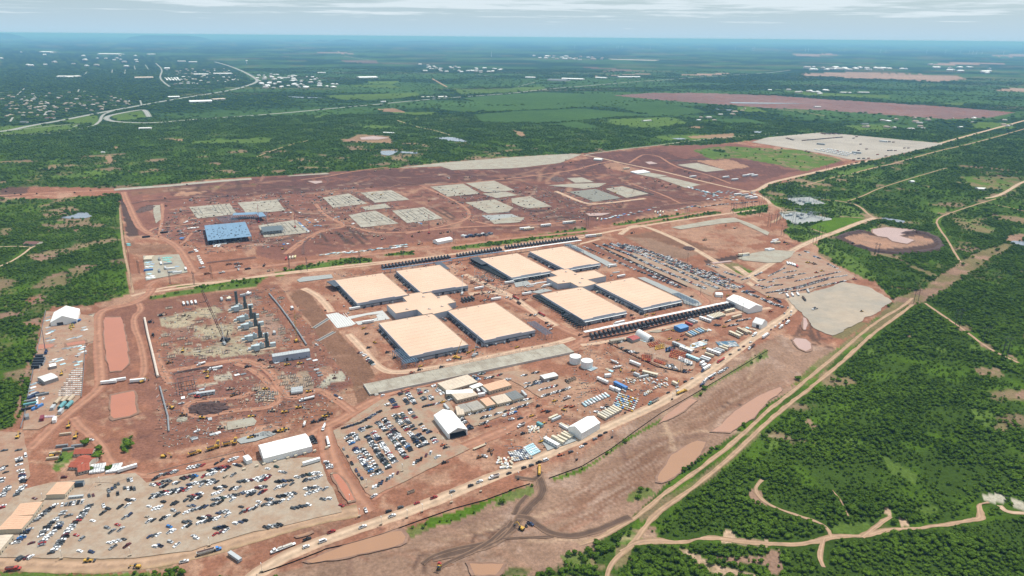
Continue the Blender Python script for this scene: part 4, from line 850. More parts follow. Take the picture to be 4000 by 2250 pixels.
for d in (dc,dc2):
 for h in CH[d.name]:
  if h.name.startswith('hub'):h.location=(h.location.x-d.location.x,h.location.y-d.location.y,0)
# white tents and sheds
sheds('20',(505,345),(545,240),(770,312),6,7,'big white gabled tent in the fenced laydown yard by the left brush',bays=9,door=[(-1,.3,7,4.5,'g')])
mq=sheds('31',(75,265),(565,140),(30,130),6,3.2,'long white marquee with air units along its wall above the crowded lot',bays=11)
am=MB().box(0,0,0,2.6,1.8,2.2).mesh('air_unit',[CREAM])
for i in range(9):link('air_unit',am,mq).location=(-38+9*i+random.uniform(-2,2),-rect('31',(75,265),(565,140),(30,130),6)[2]/2-1.4,0)
sheds('Y',(1820,890),(1610,620),(2080,815),6,4.2,'white tent with an open dark end beside the crowded parking lot',bays=8,dark_end=-1)
sheds('B',(195,525),(395,410),(50,460),7.5,4,'white tent with its long wall facing the main road',bays=6,door=[(1,.2,4,4,'g')])
sheds('M',(2130,275),(1850,145),(2280,235),7,4.5,'long white tent at the right end of the black generator row',bays=8)
sheds('M',(2285,470),(2170,435),(2380,440),6,5,'square white tent standing alone near the road bend',bays=5,door=[(1,-.2,4,4.5,'l')],ridge='x')
sheds('12',(-745,985),(-595,955),(-770,960),5,2.5,'white tent beside the dirt road on the far half of the site',bays=6)
sheds('10',(1445,1160),(1525,1155),(1440,1125),4,1.5,'small cream shelter at the corner of the far stone laydown lot',bays=4,roof=CREAM,wall=CREAM)
sheds('M',(1720,95),(1810,100),(1750,70),4,1.5,'small white open shelter behind the long white tent',bays=3)
sheds('30',(2480,290),(2535,270),(2470,235),4.5,.6,'small white cube shed at the corner of the crowded lower lot',bays=2,cat='shed',name='shed',roof=WHITE,wall=WHITE)
# arched shelter
def quonset(t,a,b,c,h,label):
 ctr,Ln,W,an=rect(t,a,b,c,0);o=thing('arched_shelter',label,'shelter',ctr,an);n=14;pr=[(W/2*math.cos(math.pi*i/n),h*math.sin(math.pi*i/n)) for i in range(n+1)]
 k=10;st_=Ln/k;mb=MB();mb.v=[]
 vs=[(x,p[0],p[1]) for x in (-st_/2+.05,st_/2-.05) for p in pr];mb.add(vs,[(i,i+1,n+2+i,n+1+i) for i in range(n)]);me=mb.mesh('roof_panel',[FABRIC])
 for i in range(k):link('roof_panel',me,o).location=(-Ln/2+st_*(i+.5),0,.02)
 for s in (-1,1):
  part('end_wall',MB().add([(s*(Ln/2-.1),p[0]*.99,p[1]*.99) for p in pr],[tuple(range(n+1)),tuple(range(n,-1,-1))]),WHITE,o)
 part('door',MB().box(Ln/2-.02,0,0,.15,4,4),DARKST,o);part('door',MB().box(-Ln/2+.02,0,0,.15,4,4),DARKST,o)
quonset('M',(725,600),(880,690),(790,570),7.5,'white arched shelter beside the red roofed shed')
sheds('M',(430,670),(600,640),(425,650),4,.5,'beige flat roofed office beside the red roofed shed','office',name='site_office',roof=mat('tan_flat_roof',(.36,.31,.25),.9),wall=CREAM,bays=5,win=5)
sheds('M',(700,660),(790,630),(615,625),4.5,1.2,'open shed with a dark red metal roof','shed',name='shed',roof=mat('dark_red_metal',(.33,.06,.05),.5),wall=CHROME,bays=5)
sheds('M',(1285,520),(1390,490),(1215,480),5,1,'shed with a bright blue metal roof by the container rows','shed',name='shed',roof=mat('blue_metal',(.12,.27,.50),.45),wall=mat('blue_wall',(.06,.18,.42),.5),bays=5)
# modular offices
ROOFT=MATS['tan_modular_roof'];ROOFO=mat('peach_modular_roof',(.58,.36,.24),.85,0,.1,.3);ROOFG=mat('grey_modular_roof',(.30,.28,.25),.85,0,.15,.3,c2=(.36,.32,.27));ROOFD=mat('dark_modular_roof',(.16,.17,.17),.8);ROOFW=mat('white_modular_roof',(.74,.74,.72),.7)
def modular(t,a,b,c,label,roof,wall=CREAM,h=4.2,bays=6,win=6,cat='site office',group=None):
 return sheds(t,a,b,c,h,.25,label,cat,group,'modular_building',roof,wall,bays,win=win,door=[(-1,.35,1.1,2.1,'l'),(1,-.4,1.1,2.1,'l')],overhang=.1)
modular('O',(95,158),(340,85),(30,92),'large tan roofed office block at the head of the crowded parking lot',ROOFT,bays=9,win=9)
modular('O',(178,232),(342,190),(122,172),'pale roofed office block in front of the large tan office block',ROOFT,bays=7,win=7)
modular('O',(85,155),(300,145),(120,180),'white roofed link joining the two tan office blocks',ROOFW,bays=6,h=4.5)
modular('O',(435,160),(612,110),(385,110),'peach roofed office block right of the white roofed link',ROOFO,bays=8,win=8)
modular('O',(300,140),(385,110),(275,120),'white roofed walkway building behind the small grey trailers',ROOFW,bays=4)
modular('O',(175,350),(235,345),(120,285),'narrow pale roofed office next to the open ended white tent',ROOFT,bays=3,win=3)
modular('O',(232,330),(290,315),(185,270),'grey roofed office second from the open ended white tent',ROOFG,bays=3,win=3)
modular('O',(300,318),(400,290),(255,255),'dark grey roofed office in the middle of the office row',ROOFG,bays=5,win=5)
modular('O',(412,280),(482,262),(360,225),'peach roofed office in the middle of the office row',ROOFO,bays=4,win=4)
modular('O',(498,262),(612,235),(447,205),'tan roofed office right of the peach roofed one',ROOFT,bays=6,win=6)
modular('O',(622,232),(712,205),(568,175),'office with a dark panelled roof at the right end of the office row',ROOFD,bays=5,win=5)
modular('31',(-1690,890),(-1575,830),(-1890,830),'x',ROOFO) if False else None
modular('30',(650,625),(757,500),(490,600),'peach roofed office beside a blue tarped frame in the lower left lot',ROOFO,bays=6,win=5,h=4.5)
modular('30',(335,830),(430,700),(120,830),'wide peach roofed office, upper of the two joined at the left edge',ROOFO,bays=7,win=5,h=4.5)
modular('30',(215,975),(335,840),(-20,975),'wide peach roofed office, lower of the two joined at the left edge',ROOFO,bays=7,win=6,h=4.5)
modular('30',(0,1190),(135,1030),(-120,1150),'tan roofed office cut by the left edge of the picture',ROOFT,bays=5,win=4,h=4.5)
# houses with red tiled roofs at lower left
TILE=mat('red_roof_tile',(.33,.085,.05),.8,0,.18,1.2);PLAST=mat('cream_plaster',(.55,.50,.42),.8)
def house(t,a,b,c,h,rise,label,roof=TILE,wall=PLAST,cat='house',group=None,bays=3):
 return sheds(t,a,b,c,h,rise,label,cat,group,'house',roof,wall,bays,win=4,door=[(-1,.1,1.2,2.1,'l')],overhang=.7)
house('30',(735,215),(930,210),(740,170),3.4,2,'red tiled house wing nearest the haul road')
house('30',(735,305),(880,330),(760,215),3.4,2.2,'red tiled main house between the trees and the lawn')
house('30',(685,345),(800,350),(700,290),3.2,1.8,'small red tiled house wing beside the lawn')
house('30',(780,400),(905,370),(840,315),3.4,2.2,'red tiled house wing nearest the white wrapped stacks')
house('10',(230,1000),(370,1005),(250,975),3.2,2.0,'brown roofed house alone in the left brush with a pale driveway',roof=mat('brown_shingle',(.17,.085,.065),.9),bays=4)
# steel frames, blue roofed building on the far half
def slab_building(t,q,z,label):
 P=[G(t,*p,z) for p in q];c=sum(P)/4;ex=(P[1]-P[0])+(P[2]-P[3]);an=math.atan2(ex[1],ex[0]);Lx=np.hypot(*ex)/2;Ly=(np.hypot(*(P[2]-P[1]))+np.hypot(*(P[3]-P[0])))/2
 o=thing('steel_building',label,'building',c,an);x,y=Lx/2,Ly/2
 BR=mat('blue_deck_roof',(.15,.25,.36),.5,0,.12,.15);k=6;dm=MB().box(0,0,z-.3,Lx/k-.15,Ly,.3).mesh('roof_deck',[BR])
 for i in range(k):link('roof_deck',dm,o).location=(-x+(i+.5)*Lx/k,0,0)
 pm=MB().box(0,0,0,.5,.5,z-.3).mesh('post',[BLUEST])
 for i in range(9):
  for s in (-1,1):link('post',pm,o).location=(-x+.4+(Lx-.8)*i/8,s*(y-.4),0)
 for i in range(1,9):
  for s in (-1,1):link('post',pm,o).location=(s*(x-.4),-y+Ly*i/9,0)
 part('back_wall',MB().box(0,y-1.5,0,Lx-2,.2,z-.4),DARKST,o);part('side_wall',MB().box(-x+1.2,0,0,.2,Ly-4,z-.4),DARKST,o)
 br=MB()
 for i in range(4):br.bar((-x+Lx*(i*.25+.02),-y+.4,.2),(-x+Lx*(i*.25+.12),-y+.4,z-.4),.25);br.bar((-x+Lx*(i*.25+.22),-y+.4,.2),(-x+Lx*(i*.25+.12),-y+.4,z-.4),.25)
 part('bracing',br,BLUEST,o)
 vm=MB().cyl(0,0,z,1.2,.5,10).mesh('roof_opening',[DARKST])
 for i in range(52):link('roof_opening',vm,o).location=(random.uniform(-.92,.92)*x,random.uniform(-.9,.5)*y,0)
 return o
slab_building('10',[(2035,820),(2450,782),(2550,925),(2110,968)],9,'blue decked steel building open underneath on the far half')
def frame(t,a,b,c,z,label,nx=6,ny=8,m=STEEL,posts=True,deck=None,cat='steel canopy',w=.35):
 ctr,Lx,Ly,an=rect(t,a,b,c,z);o=thing('steel_canopy',label,cat,ctr,an);x,y=Lx/2,Ly/2
 bm_=MB().box(0,0,z-.5,Lx,w,.5).mesh('cross_beam',[m]);lm=MB().box(0,0,z-.02,w,Ly,.5).mesh('long_beam',[m]);pm=MB().box(0,0,0,.45,.45,z-.5).mesh('post',[m])
 for i in range(ny+1):link('cross_beam',bm_,o).location=(0,-y+Ly*i/ny,0)
 for i in range(nx+1):link('long_beam',lm,o).location=(-x+Lx*i/nx,0,0)
 if posts:
  for i in range(0,ny+1,2):
   for s in (-1,1):link('post',pm,o).location=(s*(x-.25),-y+Ly*i/ny,0)
 if deck:
  part('deck',MB().box((deck[0]+deck[1]-1)*x,(deck[2]+deck[3]-1)*y,z+.5,Lx*(deck[1]-deck[0]),Ly*(deck[3]-deck[2]),.15),deck[4],o)
 return o
frame('J',(480,690),(610,660),(650,865),7,'dark blue steel canopy frame at the near corner of the front left hall',4,14,BLUEST)
frame('J',(640,870),(845,830),(600,830),7,'short steel canopy frame turning along the front wall of the front left hall',6,4,BLUEST)
frame('J',(60+2330,290),(2490,270),(2480+210,450),7,'steel canopy frame by the right corner of the front middle hall',5,12,BLUEST)
frame('K',(570,545),(650,530),(810,705),7,'dark steel canopy frame at the near corner of the third front hall',5,16,DARKST)
frame('K',(2090,245),(2170,230),(2340,390),7,'steel canopy frame at the right corner of the rightmost hall',5,14,BLUEST)
frame('I',(300,285),(420,265),(480,380),7,'dark roofed steel frame at the far corner of the back hall',4,10,DARKST,deck=(0,1,0,1,DARKST))
frame('I',(1630,90),(1700,80),(1850,190),7,'steel frame at the far corner of the back right hall',3,10,BLUEST)
frame('H',(110,430),(235,405),(240,520),7,'dark steel frame at the far left corner of the left hall',4,8,DARKST,deck=(0,1,0,1,mat('blue_black_deck',(.07,.085,.11),.6)))
frame('H',(1890,110),(2010,95),(2150,220),7,'dark steel deck between the two back halls',4,10,DARKST,deck=(0,1,0,1,MATS['blue_black_deck']))
frame('W',(340,170),(480,150),(370,225),8,'bare steel frame left of the blue roof strip',10,4,BLUEST)
frame('W',(490,180),(820,165),(500,130),8.5,'steel frame carrying a strip of blue roof decking',18,3,BLUEST,deck=(0,.68,.55,1,MATS['blue_deck_roof']))
frame('W',(760,165),(825,158),(745,125),9,'small blue decked steel frame right of the blue roof strip',4,3,BLUEST,deck=(0,1,0,1,MATS['blue_deck_roof']))
frame('W',(800,320),(1010,300),(775,262),6,'low steel frame with dark decking on a concrete slab',7,5,STEEL,deck=(0,.95,.2,1,mat('slate_deck',(.10,.125,.14),.6)))
frame('Q',(200,360),(330,335),(185,255),5,'bare dark steel frame beside the flooded concrete slab',3,3,DARKST)
# long steel shed, tanks, concrete platform, plaza
sheds('P',(1275,1420),(1985,1310),(1235,1370),8,1.2,'long grey steel shed with rows of roof lights beside the power plant','shed',name='steel_shed',roof=mat('grey_metal_roof',(.42,.45,.46),.5,.2),wall=mat('blue_grey_cladding',(.36,.40,.47),.5),bays=14,win=5,door=[(-1,-.25,2.5,4,'l')])
def tank(t,x,y,x2,h,label):
 c=G(t,x,y);r=np.hypot(*(G(t,x2,y)-c));o=thing('water_tank',label,'tank',c)
 k=24;part('shell',MB().cyl(0,0,.3,r,h-.3,40),WHITE,o);part('roof',MB().cyl(0,0,h,r+.12,.9,40,r2=.4),WHITE,o);part('base_ring',MB().cyl(0,0,0,r+.6,.3,40),CONC,o)
 rm=MB().box(0,0,.4,.15,.22,h-.5).mesh('rib',[WHITE])
 for i in range(k):
  p=link('rib',rm,o);a=2*math.pi*i/k;p.location=(math.cos(a)*(r+.04),math.sin(a)*(r+.04),0);p.rotation_euler=(0,0,a)
 lad=MB();lad.box(r+.5,.4,.3,.08,.08,h);lad.box(r+.5,-.4,.3,.08,.08,h)
 for i in range(12):lad.box(r+.5,0,.5+i*(h-.5)/12,.06,.8,.06)
 part('ladder',lad,STEEL,o)
tank('K',712,1215,792,8.2,'white round water tank with ribbed sides, farther of the pair')
tank('K',876,1278,957,8.2,'white round water tank with ribbed sides, nearer of the pair')
ctr,Ln,W,an=rect('21',(1085,962),(3090,582-25),(1180,1060),2.0)
o=thing('concrete_platform','long pale concrete platform along the front of the data centre','platform',ctr,an)
k=30;sm=MB().box(0,0,0,Ln/k-.12,W,2.0).mesh('slab',[PADC])
for i in range(k):link('slab',sm,o).location=(-Ln/2+(i+.5)*Ln/k,0,0)
part('kerb_wall',MB().box(3,-W/2-.3,0,Ln-14,.5,2.6),CONC,o);part('end_wall',MB().box(-Ln/2-.3,0,0,.5,W,2.3),CONC,o);part('steps',MB().box(-Ln/2+6,-W/2-1.5,0,4,2.4,1.1).box(-Ln/2+6,-W/2-.9,1.1,4,1.2,.7),CONC,o)
rb=MB()
for i in range(150):
 x=-Ln/2+16+(Ln-20)*i/150
 for s in (W/2-1.2,W/2+1.5):rb.bar((x+random.uniform(-.5,.5),s,1.8 if s < W/2 else 0),(x+random.uniform(-.6,.6),s+random.uniform(-.4,.4),random.uniform(3.6,5.2)),.13)
r_=part('rebar',rb,CHROME,o);r_['kind']='stuff'
o=thing('concrete_plaza','fresh white concrete apron with a keyhole shaped planting bed','plaza',G('H',500,1050));an=math.atan2(*(G('H',700,1000)-G('H',100,1100))[::-1])
pc=G('H',500,1050)
for q in ([(95,980),(280,945),(400,1000),(500,1050),(600,1130),(520,1165),(290,1205)],[(500,1005),(1040,910),(1060,960),(790,985),(500,1055),(420,1040)],[(1040,910),(1165,1050),(880,1095),(860,1065),(960,1025),(930,990),(1000,960)],[(580,1100),(840,1060),(880,1110),(640,1150)]):
 P=[G('H',*p)-pc for p in q];n=len(P);ar=sum(P[i][0]*P[(i+1) % n][1]-P[(i+1) % n][0]*P[i][1] for i in range(n))
 part('slab',MB().prism(P if ar > 0 else P[::-1],0,.42+.004*len(CH.get(o.name,()))),PLAZA,o)
for i in range(9):
 a,b=G('H',115+i*38,985-i*7+(i > 5)*20)-pc,G('H',285+i*36,1200-i*8)-pc;m=(a+b)/2
 part('joint_strip',MB().box(m[0],m[1],.44,np.hypot(*(b-a)),.5,.08,math.atan2(b[1]-a[1],b[0]-a[0])),WHITE,o)
# stepped drain chutes down the brown embankment
for q,lb in ((((2050,885),(2340,700)),'farther stepped drain chute on the brown embankment'),(((2130,1125),(2450,950)),'nearer stepped drain chute on the brown embankment')):
 a,b=G('P',*q[0]),G('P',*q[1]);d=b-a;l=np.hypot(*d);o=thing('drain_chute',lb,'drain',(a+b)/2,math.atan2(d[1],d[0]))
 for s in (-1,1):part('side_kerb',MB().box(0,s*2.2,0,l,.5,.9),CONC,o)
 tm=MB().box(0,0,0,.8,3.8,.6).mesh('step',[CHROME])
 for i in range(int(l/1.8)):link('step',tm,o).location=(-l/2+1.8*(i+.5),0,0)
# ------------------------------------------------------------------ vehicles and site equipment (models look along +x, stand on z=0)
def wheels(o,xs,w,r,name='wheel'):
 me=MB();n=10
 vs=[(r*math.cos(6.283*i/n),-.12,r+r*math.sin(6.283*i/n)) for i in range(n)]+[(r*math.cos(6.283*i/n),.12,r+r*math.sin(6.283*i/n)) for i in range(n)]
 me.add(vs,[(i,(i+1) % n,n+(i+1) % n,n+i) for i in range(n)]+[tuple(range(n-1,-1,-1)),tuple(range(n,2*n))]);me=me.mesh('wheel',[TYRE])
 for x in xs:
  for s in (-1,1):link(name,me,o).location=(x,s*w,0)
def carbody(o,prof,w,cab,z0,z1,roofm=PAINT):
 """lower hull from a side profile, cabin frustum cab=(x0,x1,x2,x3), glass on it"""
 mb=MB();n=len(prof);c=.86
 mb.side(prof,-w,w);a0,a1,a2,a3=cab;u=w*.96;v=w*.80
 bt=[(a0,-u,z0),(a3,-u,z0),(a3,u,z0),(a0,u,z0)];tp=[(a1,-v,z1),(a2,-v,z1),(a2,v,z1),(a1,v,z1)]
 mb.hexa(bt,tp);part('body',mb,PAINT,o)
 def q(p,e=.02):
  P=[Vector(i) for i in p];nn=(P[1]-P[0]).cross(P[3]-P[0]).normalized()*e;c_=sum(P,Vector())/4
  return [tuple(c_+(i-c_)*.86+nn) for i in P]
 part('windscreen',MB().add(q([bt[1],bt[2],tp[2],tp[1]]),[(0,1,2,3)]),GLASS,o)
 part('rear_window',MB().add(q([bt[3],bt[0],tp[0],tp[3]]),[(0,1,2,3)]),GLASS,o)
 part('side_window',MB().add(q([bt[0],bt[1],tp[1],tp[0]]),[(0,1,2,3)]),GLASS,o);part('side_window',MB().add(q([bt[2],bt[3],tp[3],tp[2]]),[(0,1,2,3)]),GLASS,o)
GRYST=CHROME
def E_(name):return link(name,None)
@builder
def sedan():
 o=E_('parked_car');carbody(o,[(-2.4,.3),(2.35,.3),(2.4,.72),(1.1,.95),(-1.6,.98),(-2.42,.92)],.9,(-1.75,-.95,.55,1.35),.93,1.46);wheels(o,(-1.4,1.45),.8,.33);return o
@builder
def suv():
 o=E_('parked_suv');carbody(o,[(-2.4,.35),(2.38,.35),(2.42,.95),(1.2,1.12),(-2.4,1.12)],.96,(-2.38,-2.1,.55,1.3),1.1,1.82);wheels(o,(-1.45,1.5),.86,.38);return o
@builder
def pickup():
 o=E_('parked_pickup');carbody(o,[(-.45,.4),(2.9,.4),(2.95,1.05),(1.5,1.22),(-.45,1.22)],1.0,(-.4,-.25,1.0,1.65),1.2,1.92)
 b=MB();b.box(-1.7,.93,.5,2.5,.12,.75).box(-1.7,-.93,.5,2.5,.12,.75).box(-2.95,0,.5,.1,1.98,.75).box(-1.7,0,.5,2.5,1.8,.12);part('cargo_bed',b,PAINT,o)
 part('bed_floor',MB().box(-1.7,0,.63,2.38,1.72,.03),TYRE,o);wheels(o,(-1.85,1.9),.9,.42);return o
@builder
def van():
 o=E_('van');carbody(o,[(-2.9,.4),(2.7,.4),(2.75,1.1),(2.0,1.25),(-2.9,1.25)],1.0,(-2.9,-2.85,1.45,2.1),1.23,2.45);wheels(o,(-1.8,1.8),.9,.38);return o
def cabover(o,x,big=True):
 mb=MB();mb.side([(x-1.2,.7),(x+2.6,.7),(x+2.7,1.5),(x+1.2,1.75),(x+.7,2.9),(x-1.2,3.3 if big else 2.9)],-1.15,1.15);part('cab',mb,PAINT,o)
 part('windscreen',MB().add([(x+1.2,-1.0,1.83),(x+1.2,1.0,1.83),(x+.78,.95,2.8),(x+.78,-.95,2.8)],[(0,1,2,3)]),GLASS,o)
 for s in (-1,1):part('side_window',MB().box(x+.1,s*1.16,1.8,1.0,.03,.8),GLASS,o)
 part('chassis',MB().box(x-1.8,0,.6,6.5,.9,.35),DARKST,o)
@builder
def semi_box():
 o=E_('semi_truck');cabover(o,7.2);part('box_trailer',MB().box(-1.6,0,1.15,15.2,2.55,2.75),WHITE,o);wheels(o,(9.3,4.7,3.5,-6.5,-7.8),1.1,.5);return o
@builder
def semi_tanker():
 o=E_('tanker_truck');cabover(o,5.8);mb=MB();mb.tube((-7.5,0,2.1),(3.6,0,2.1),1.15,14);part('tank',mb,OBJC,o);part('trailer_frame',MB().box(-2,0,.75,10.5,1,.3),DARKST,o)
 part('manhole',MB().cyl(0,0,3.15,.35,.3,10).cyl(-3,0,3.15,.35,.3,10),STEEL,o);wheels(o,(7.9,3.6,2.4,-5.6,-6.8),1.1,.5);return o
@builder
def semi_hopper():
 o=E_('belly_dump_truck');cabover(o,6.2);mb=MB();mb.hexa([(-6,-.6,.9),(3,-.6,.9),(3,.6,.9),(-6,.6,.9)],[(-8,-1.25,3.0),(4.4,-1.25,3.0),(4.4,1.25,3.0),(-8,1.25,3.0)]);part('hopper',mb,OBJC,o)
 part('load',MB().box(-1.8,0,3.0,11.8,2.1,.08),SOILD,o);wheels(o,(8.3,4.0,2.8,-6.6,-7.7),1.1,.5);return o
@builder
def semi_flat():
 o=E_('flatbed_truck');cabover(o,7.0);part('deck',MB().box(-1.6,0,1.1,14.5,2.5,.22),OBJC,o);wheels(o,(9.1,4.5,3.3,-6.5,-7.7),1.1,.5)
 part('load',MB().box(-3,0,1.34,7,2.0,.9).box(2.6,0,1.34,3.0,1.6,1.3),CONC,o);return o
@builder
def box_truck():
 o=E_('box_truck');cabover(o,2.6,False);part('cargo_box',MB().box(-1.9,0,.95,6.2,2.45,2.6),WHITE,o);wheels(o,(4.6,-2.8),1.05,.48);return o
@builder
def dump_truck():
 o=E_('dump_truck');cabover(o,2.8,False);mb=MB();mb.hexa([(-4.2,-1.0,1.2),(1.2,-1.0,1.2),(1.2,1.0,1.2),(-4.2,1.0,1.2)],[(-4.6,-1.25,2.7),(1.4,-1.25,2.7),(1.4,1.25,2.7),(-4.6,1.25,2.7)]);part('dump_body',mb,OBJC,o);part('load',MB().box(-1.6,0,2.7,5.5,2.1,.1),SOILD,o);wheels(o,(4.8,-2.0,-3.3),1.1,.52);return o
@builder
def mixer_truck():
 o=E_('mixer_truck');cabover(o,2.8,False);mb=MB();mb.tube((1.2,0,2.0),(-1.2,0,2.4),.8,12,r2=1.25);mb.tube((-1.2,0,2.4),(-4.2,0,3.1),1.25,12,r2=.5);part('drum',mb,WHITE,o);part('hopper',MB().box(-4.4,0,2.9,.9,1.2,.8),STEEL,o);wheels(o,(4.8,-2.0,-3.3),1.1,.52);return o
@builder
def vacuum_truck():
 o=E_('water_truck');cabover(o,2.8,False);part('tank',MB().tube((-4.3,0,2.1),(1.2,0,2.1),1.1,12),WHITE,o);wheels(o,(4.8,-2.0,-3.3),1.1,.52);return o
@builder
def box_trailer():
 o=E_('box_trailer');b=part('box',MB().box(0,0,1.15,15.5,2.55,2.7),WHITE,o);part('rear_door',MB().box(-7.78,0,1.2,.05,2.3,2.5),STEEL,o);wheels(o,(-5.6,-6.8),1.1,.5);part('landing_leg',MB().box(5,.8,0,.2,.2,1.15).box(5,-.8,0,.2,.2,1.15),STEEL,o);return o
@builder
def flat_trailer():
 o=E_('flatbed_trailer');part('deck',MB().box(0,0,1.05,14.5,2.5,.25),OBJC,o);part('headboard',MB().box(7.2,0,1.3,.12,2.4,1.1),STEEL,o);wheels(o,(-5.2,-6.4),1.1,.5);part('landing_leg',MB().box(5,.8,0,.2,.2,1.05).box(5,-.8,0,.2,.2,1.05),STEEL,o);return o
@builder
def container():
 o=E_('shipping_container');part('shell',MB().box(0,0,.15,12.1,2.44,2.55),OBJC,o);rm=MB().box(0,0,.3,.25,2.52,2.3).mesh('rib',[OBJC])
 for i in range(5):link('rib',rm,o).location=(-5+2.5*i,0,0)
 part('door',MB().box(6.08,.6,.3,.06,1.1,2.3),STEEL,o);part('door',MB().box(6.08,-.6,.3,.06,1.1,2.3),STEEL,o);part('roof',MB().box(0,0,2.7,12.0,2.36,.06),OBJC,o);return o
@builder
def short_container():
 o=E_('shipping_container');part('shell',MB().box(0,0,.15,6.05,2.44,2.55),OBJC,o);part('roof',MB().box(0,0,2.7,5.95,2.36,.06),OBJC,o);part('door',MB().box(3.05,.6,.3,.06,1.1,2.3),STEEL,o);part('door',MB().box(3.05,-.6,.3,.06,1.1,2.3),STEEL,o);return o
@builder
def office_trailer():
 o=E_('office_trailer');part('shell',MB().box(0,0,.7,18,3.6,2.9),OBJC,o);part('roof',MB().box(0,0,3.6,18.3,3.9,.18),OBJC,o);wm=MB().box(0,0,0,1.2,.08,1).mesh('window',[GLASS])
 for i in range(5):
  for s in (-1,1):link('window',wm,o).location=(-7+3.4*i,s*1.82,1.9)
 part('door',MB().box(8.0,-1.83,.75,.95,.08,2.1),STEEL,o);part('steps',MB().box(8,-2.3,0,1.2,.9,.35).box(8,-2.1,.35,1.2,.5,.35),STEEL,o);wheels(o,(-1,.2),1.6,.38);return o
@builder
def excavator():
 o=E_('excavator');t=MB();t.box(0,1.2,0,4.2,.6,.9).box(0,-1.2,0,4.2,.6,.9);part('tracks',t,TYRE,o);part('house',MB().box(-.6,0,1.0,3.4,2.6,1.3),OBJC,o);part('cab',MB().box(1.0,.8,1.0,1.5,1.0,1.9),GLASS,o)
 part('counterweight',MB().box(-2.3,0,1.05,.7,2.4,1.1),DARKST,o)
 b=MB();b.bar((1,-.2,1.8),(3.8,-.2,5.0),.45);b.bar((3.8,-.2,5.0),(6.2,-.2,3.6),.42);part('boom',b,OBJC,o);b=MB();b.bar((6.1,-.2,3.8),(7.0,-.2,1.4),.32);part('stick',b,OBJC,o);part('bucket',MB().box(6.7,-.2,.4,1.2,1.2,1.0,taper=1.2),DARKST,o);return o
@builder
def haul_dumper():
 o=E_('articulated_dumper');part('cab',MB().box(3.6,0,1.4,1.6,2.0,2.0).box(5.1,0,1.2,1.8,2.2,1.2),OBJC,o);part('windscreen',MB().box(4.42,0,2.3,.06,1.7,.9),GLASS,o);part('dump_body',MB().hexa([(-4.2,-1.1,1.4),(2,-1.1,1.4),(2,1.1,1.4),(-4.2,1.1,1.4)],[(-5.4,-1.7,3.1),(2.4,-1.7,3.3),(2.4,1.7,3.3),(-5.4,1.7,3.1)]),OBJC,o);part('body_floor',MB().box(-1.4,0,3.15,6.6,2.8,.2),SOILD,o);wheels(o,(4.6,-1.2,-3.2),1.25,.85);return o
@builder
def loader():
 o=E_('wheel_loader');part('body',MB().box(-1,0,.9,3.6,2.0,1.3).box(1.6,0,.8,1.8,1.3,.9),OBJC,o);part('cab',MB().box(.2,0,2.1,1.5,1.5,1.2),GLASS,o);b=MB();b.bar((1.6,.7,1.6),(3.8,.7,.8),.3);b.bar((1.6,-.7,1.6),(3.8,-.7,.8),.3);part('arms',b,OBJC,o);part('bucket',MB().box(4.2,0,.15,1.1,2.6,1.0,taper=1.1),DARKST,o);wheels(o,(-1.5,1.7),1.1,.75);return o
@builder
def dozer():
 o=E_('bulldozer');part('tracks',MB().box(0,1.1,0,3.6,.6,1.0).box(0,-1.1,0,3.6,.6,1.0),TYRE,o);part('body',MB().box(.4,0,.8,3.0,1.5,1.1),OBJC,o);part('cab',MB().box(-.7,0,1.8,1.5,1.5,1.2),GLASS,o);part('blade',MB().box(2.7,0,.1,.3,3.4,1.2),OBJC,o);return o
@builder
def grader():
 o=E_('motor_grader');part('body',MB().box(-2.6,0,1.0,3.2,2.0,1.3),OBJC,o);part('cab',MB().box(-.6,0,1.2,1.5,1.6,1.9),GLASS,o);b=MB();b.bar((-.4,0,1.6),(4.2,0,1.5),.35);part('frame',b,OBJC,o);part('blade',MB().box(1.2,0,.1,.25,3.8,.7,.4),DARKST,o);wheels(o,(-3.4,-1.8,4.0),1.0,.65);return o
@builder
def telehandler():
 o=E_('telehandler');part('body',MB().box(0,0,.7,4.4,1.6,.9),OBJC,o);part('cab',MB().box(-.2,.55,1.4,1.4,.9,1.1),GLASS,o);b=MB();b.bar((-2,-.3,2.0),(3.6,-.3,1.6),.3);part('boom',b,OBJC,o);part('forks',MB().box(4.2,-.3,.5,1.2,1.2,.12).box(3.6,-.3,.5,.1,1.3,1.1),DARKST,o);wheels(o,(-1.5,1.6),.95,.6);return o
@builder
def boom_lift():
 o=E_('boom_lift');part('chassis',MB().box(0,0,.4,2.8,2.0,.7),OBJC,o);part('turret',MB().box(-.5,0,1.1,2.2,1.4,.9),OBJC,o);b=MB();b.bar((-1.6,0,2.1),(4.6,0,2.5),.24);part('boom',b,OBJC,o);b=MB();b.box(5.2,0,1.7,1.0,1.8,.1)
 for s in (-1,1):b.box(5.2,s*.88,1.8,1.0,.06,.95)
 part('basket',b,DARKST,o);wheels(o,(-.95,.95),1.0,.42);return o
@builder
def scissor_lift():
 o=E_('scissor_lift');part('base',MB().box(0,0,.25,2.4,1.2,.6),OBJC,o);part('platform',MB().box(0,0,1.3,2.4,1.2,.12).box(0,.58,1.4,2.4,.05,.95).box(0,-.58,1.4,2.4,.05,.95),OBJC,o);b=MB();b.bar((-.9,0,.85),(.9,0,1.3),.12);b.bar((.9,0,.85),(-.9,0,1.3),.12);part('scissor',b,DARKST,o);wheels(o,(-.8,.8),.55,.2);return o
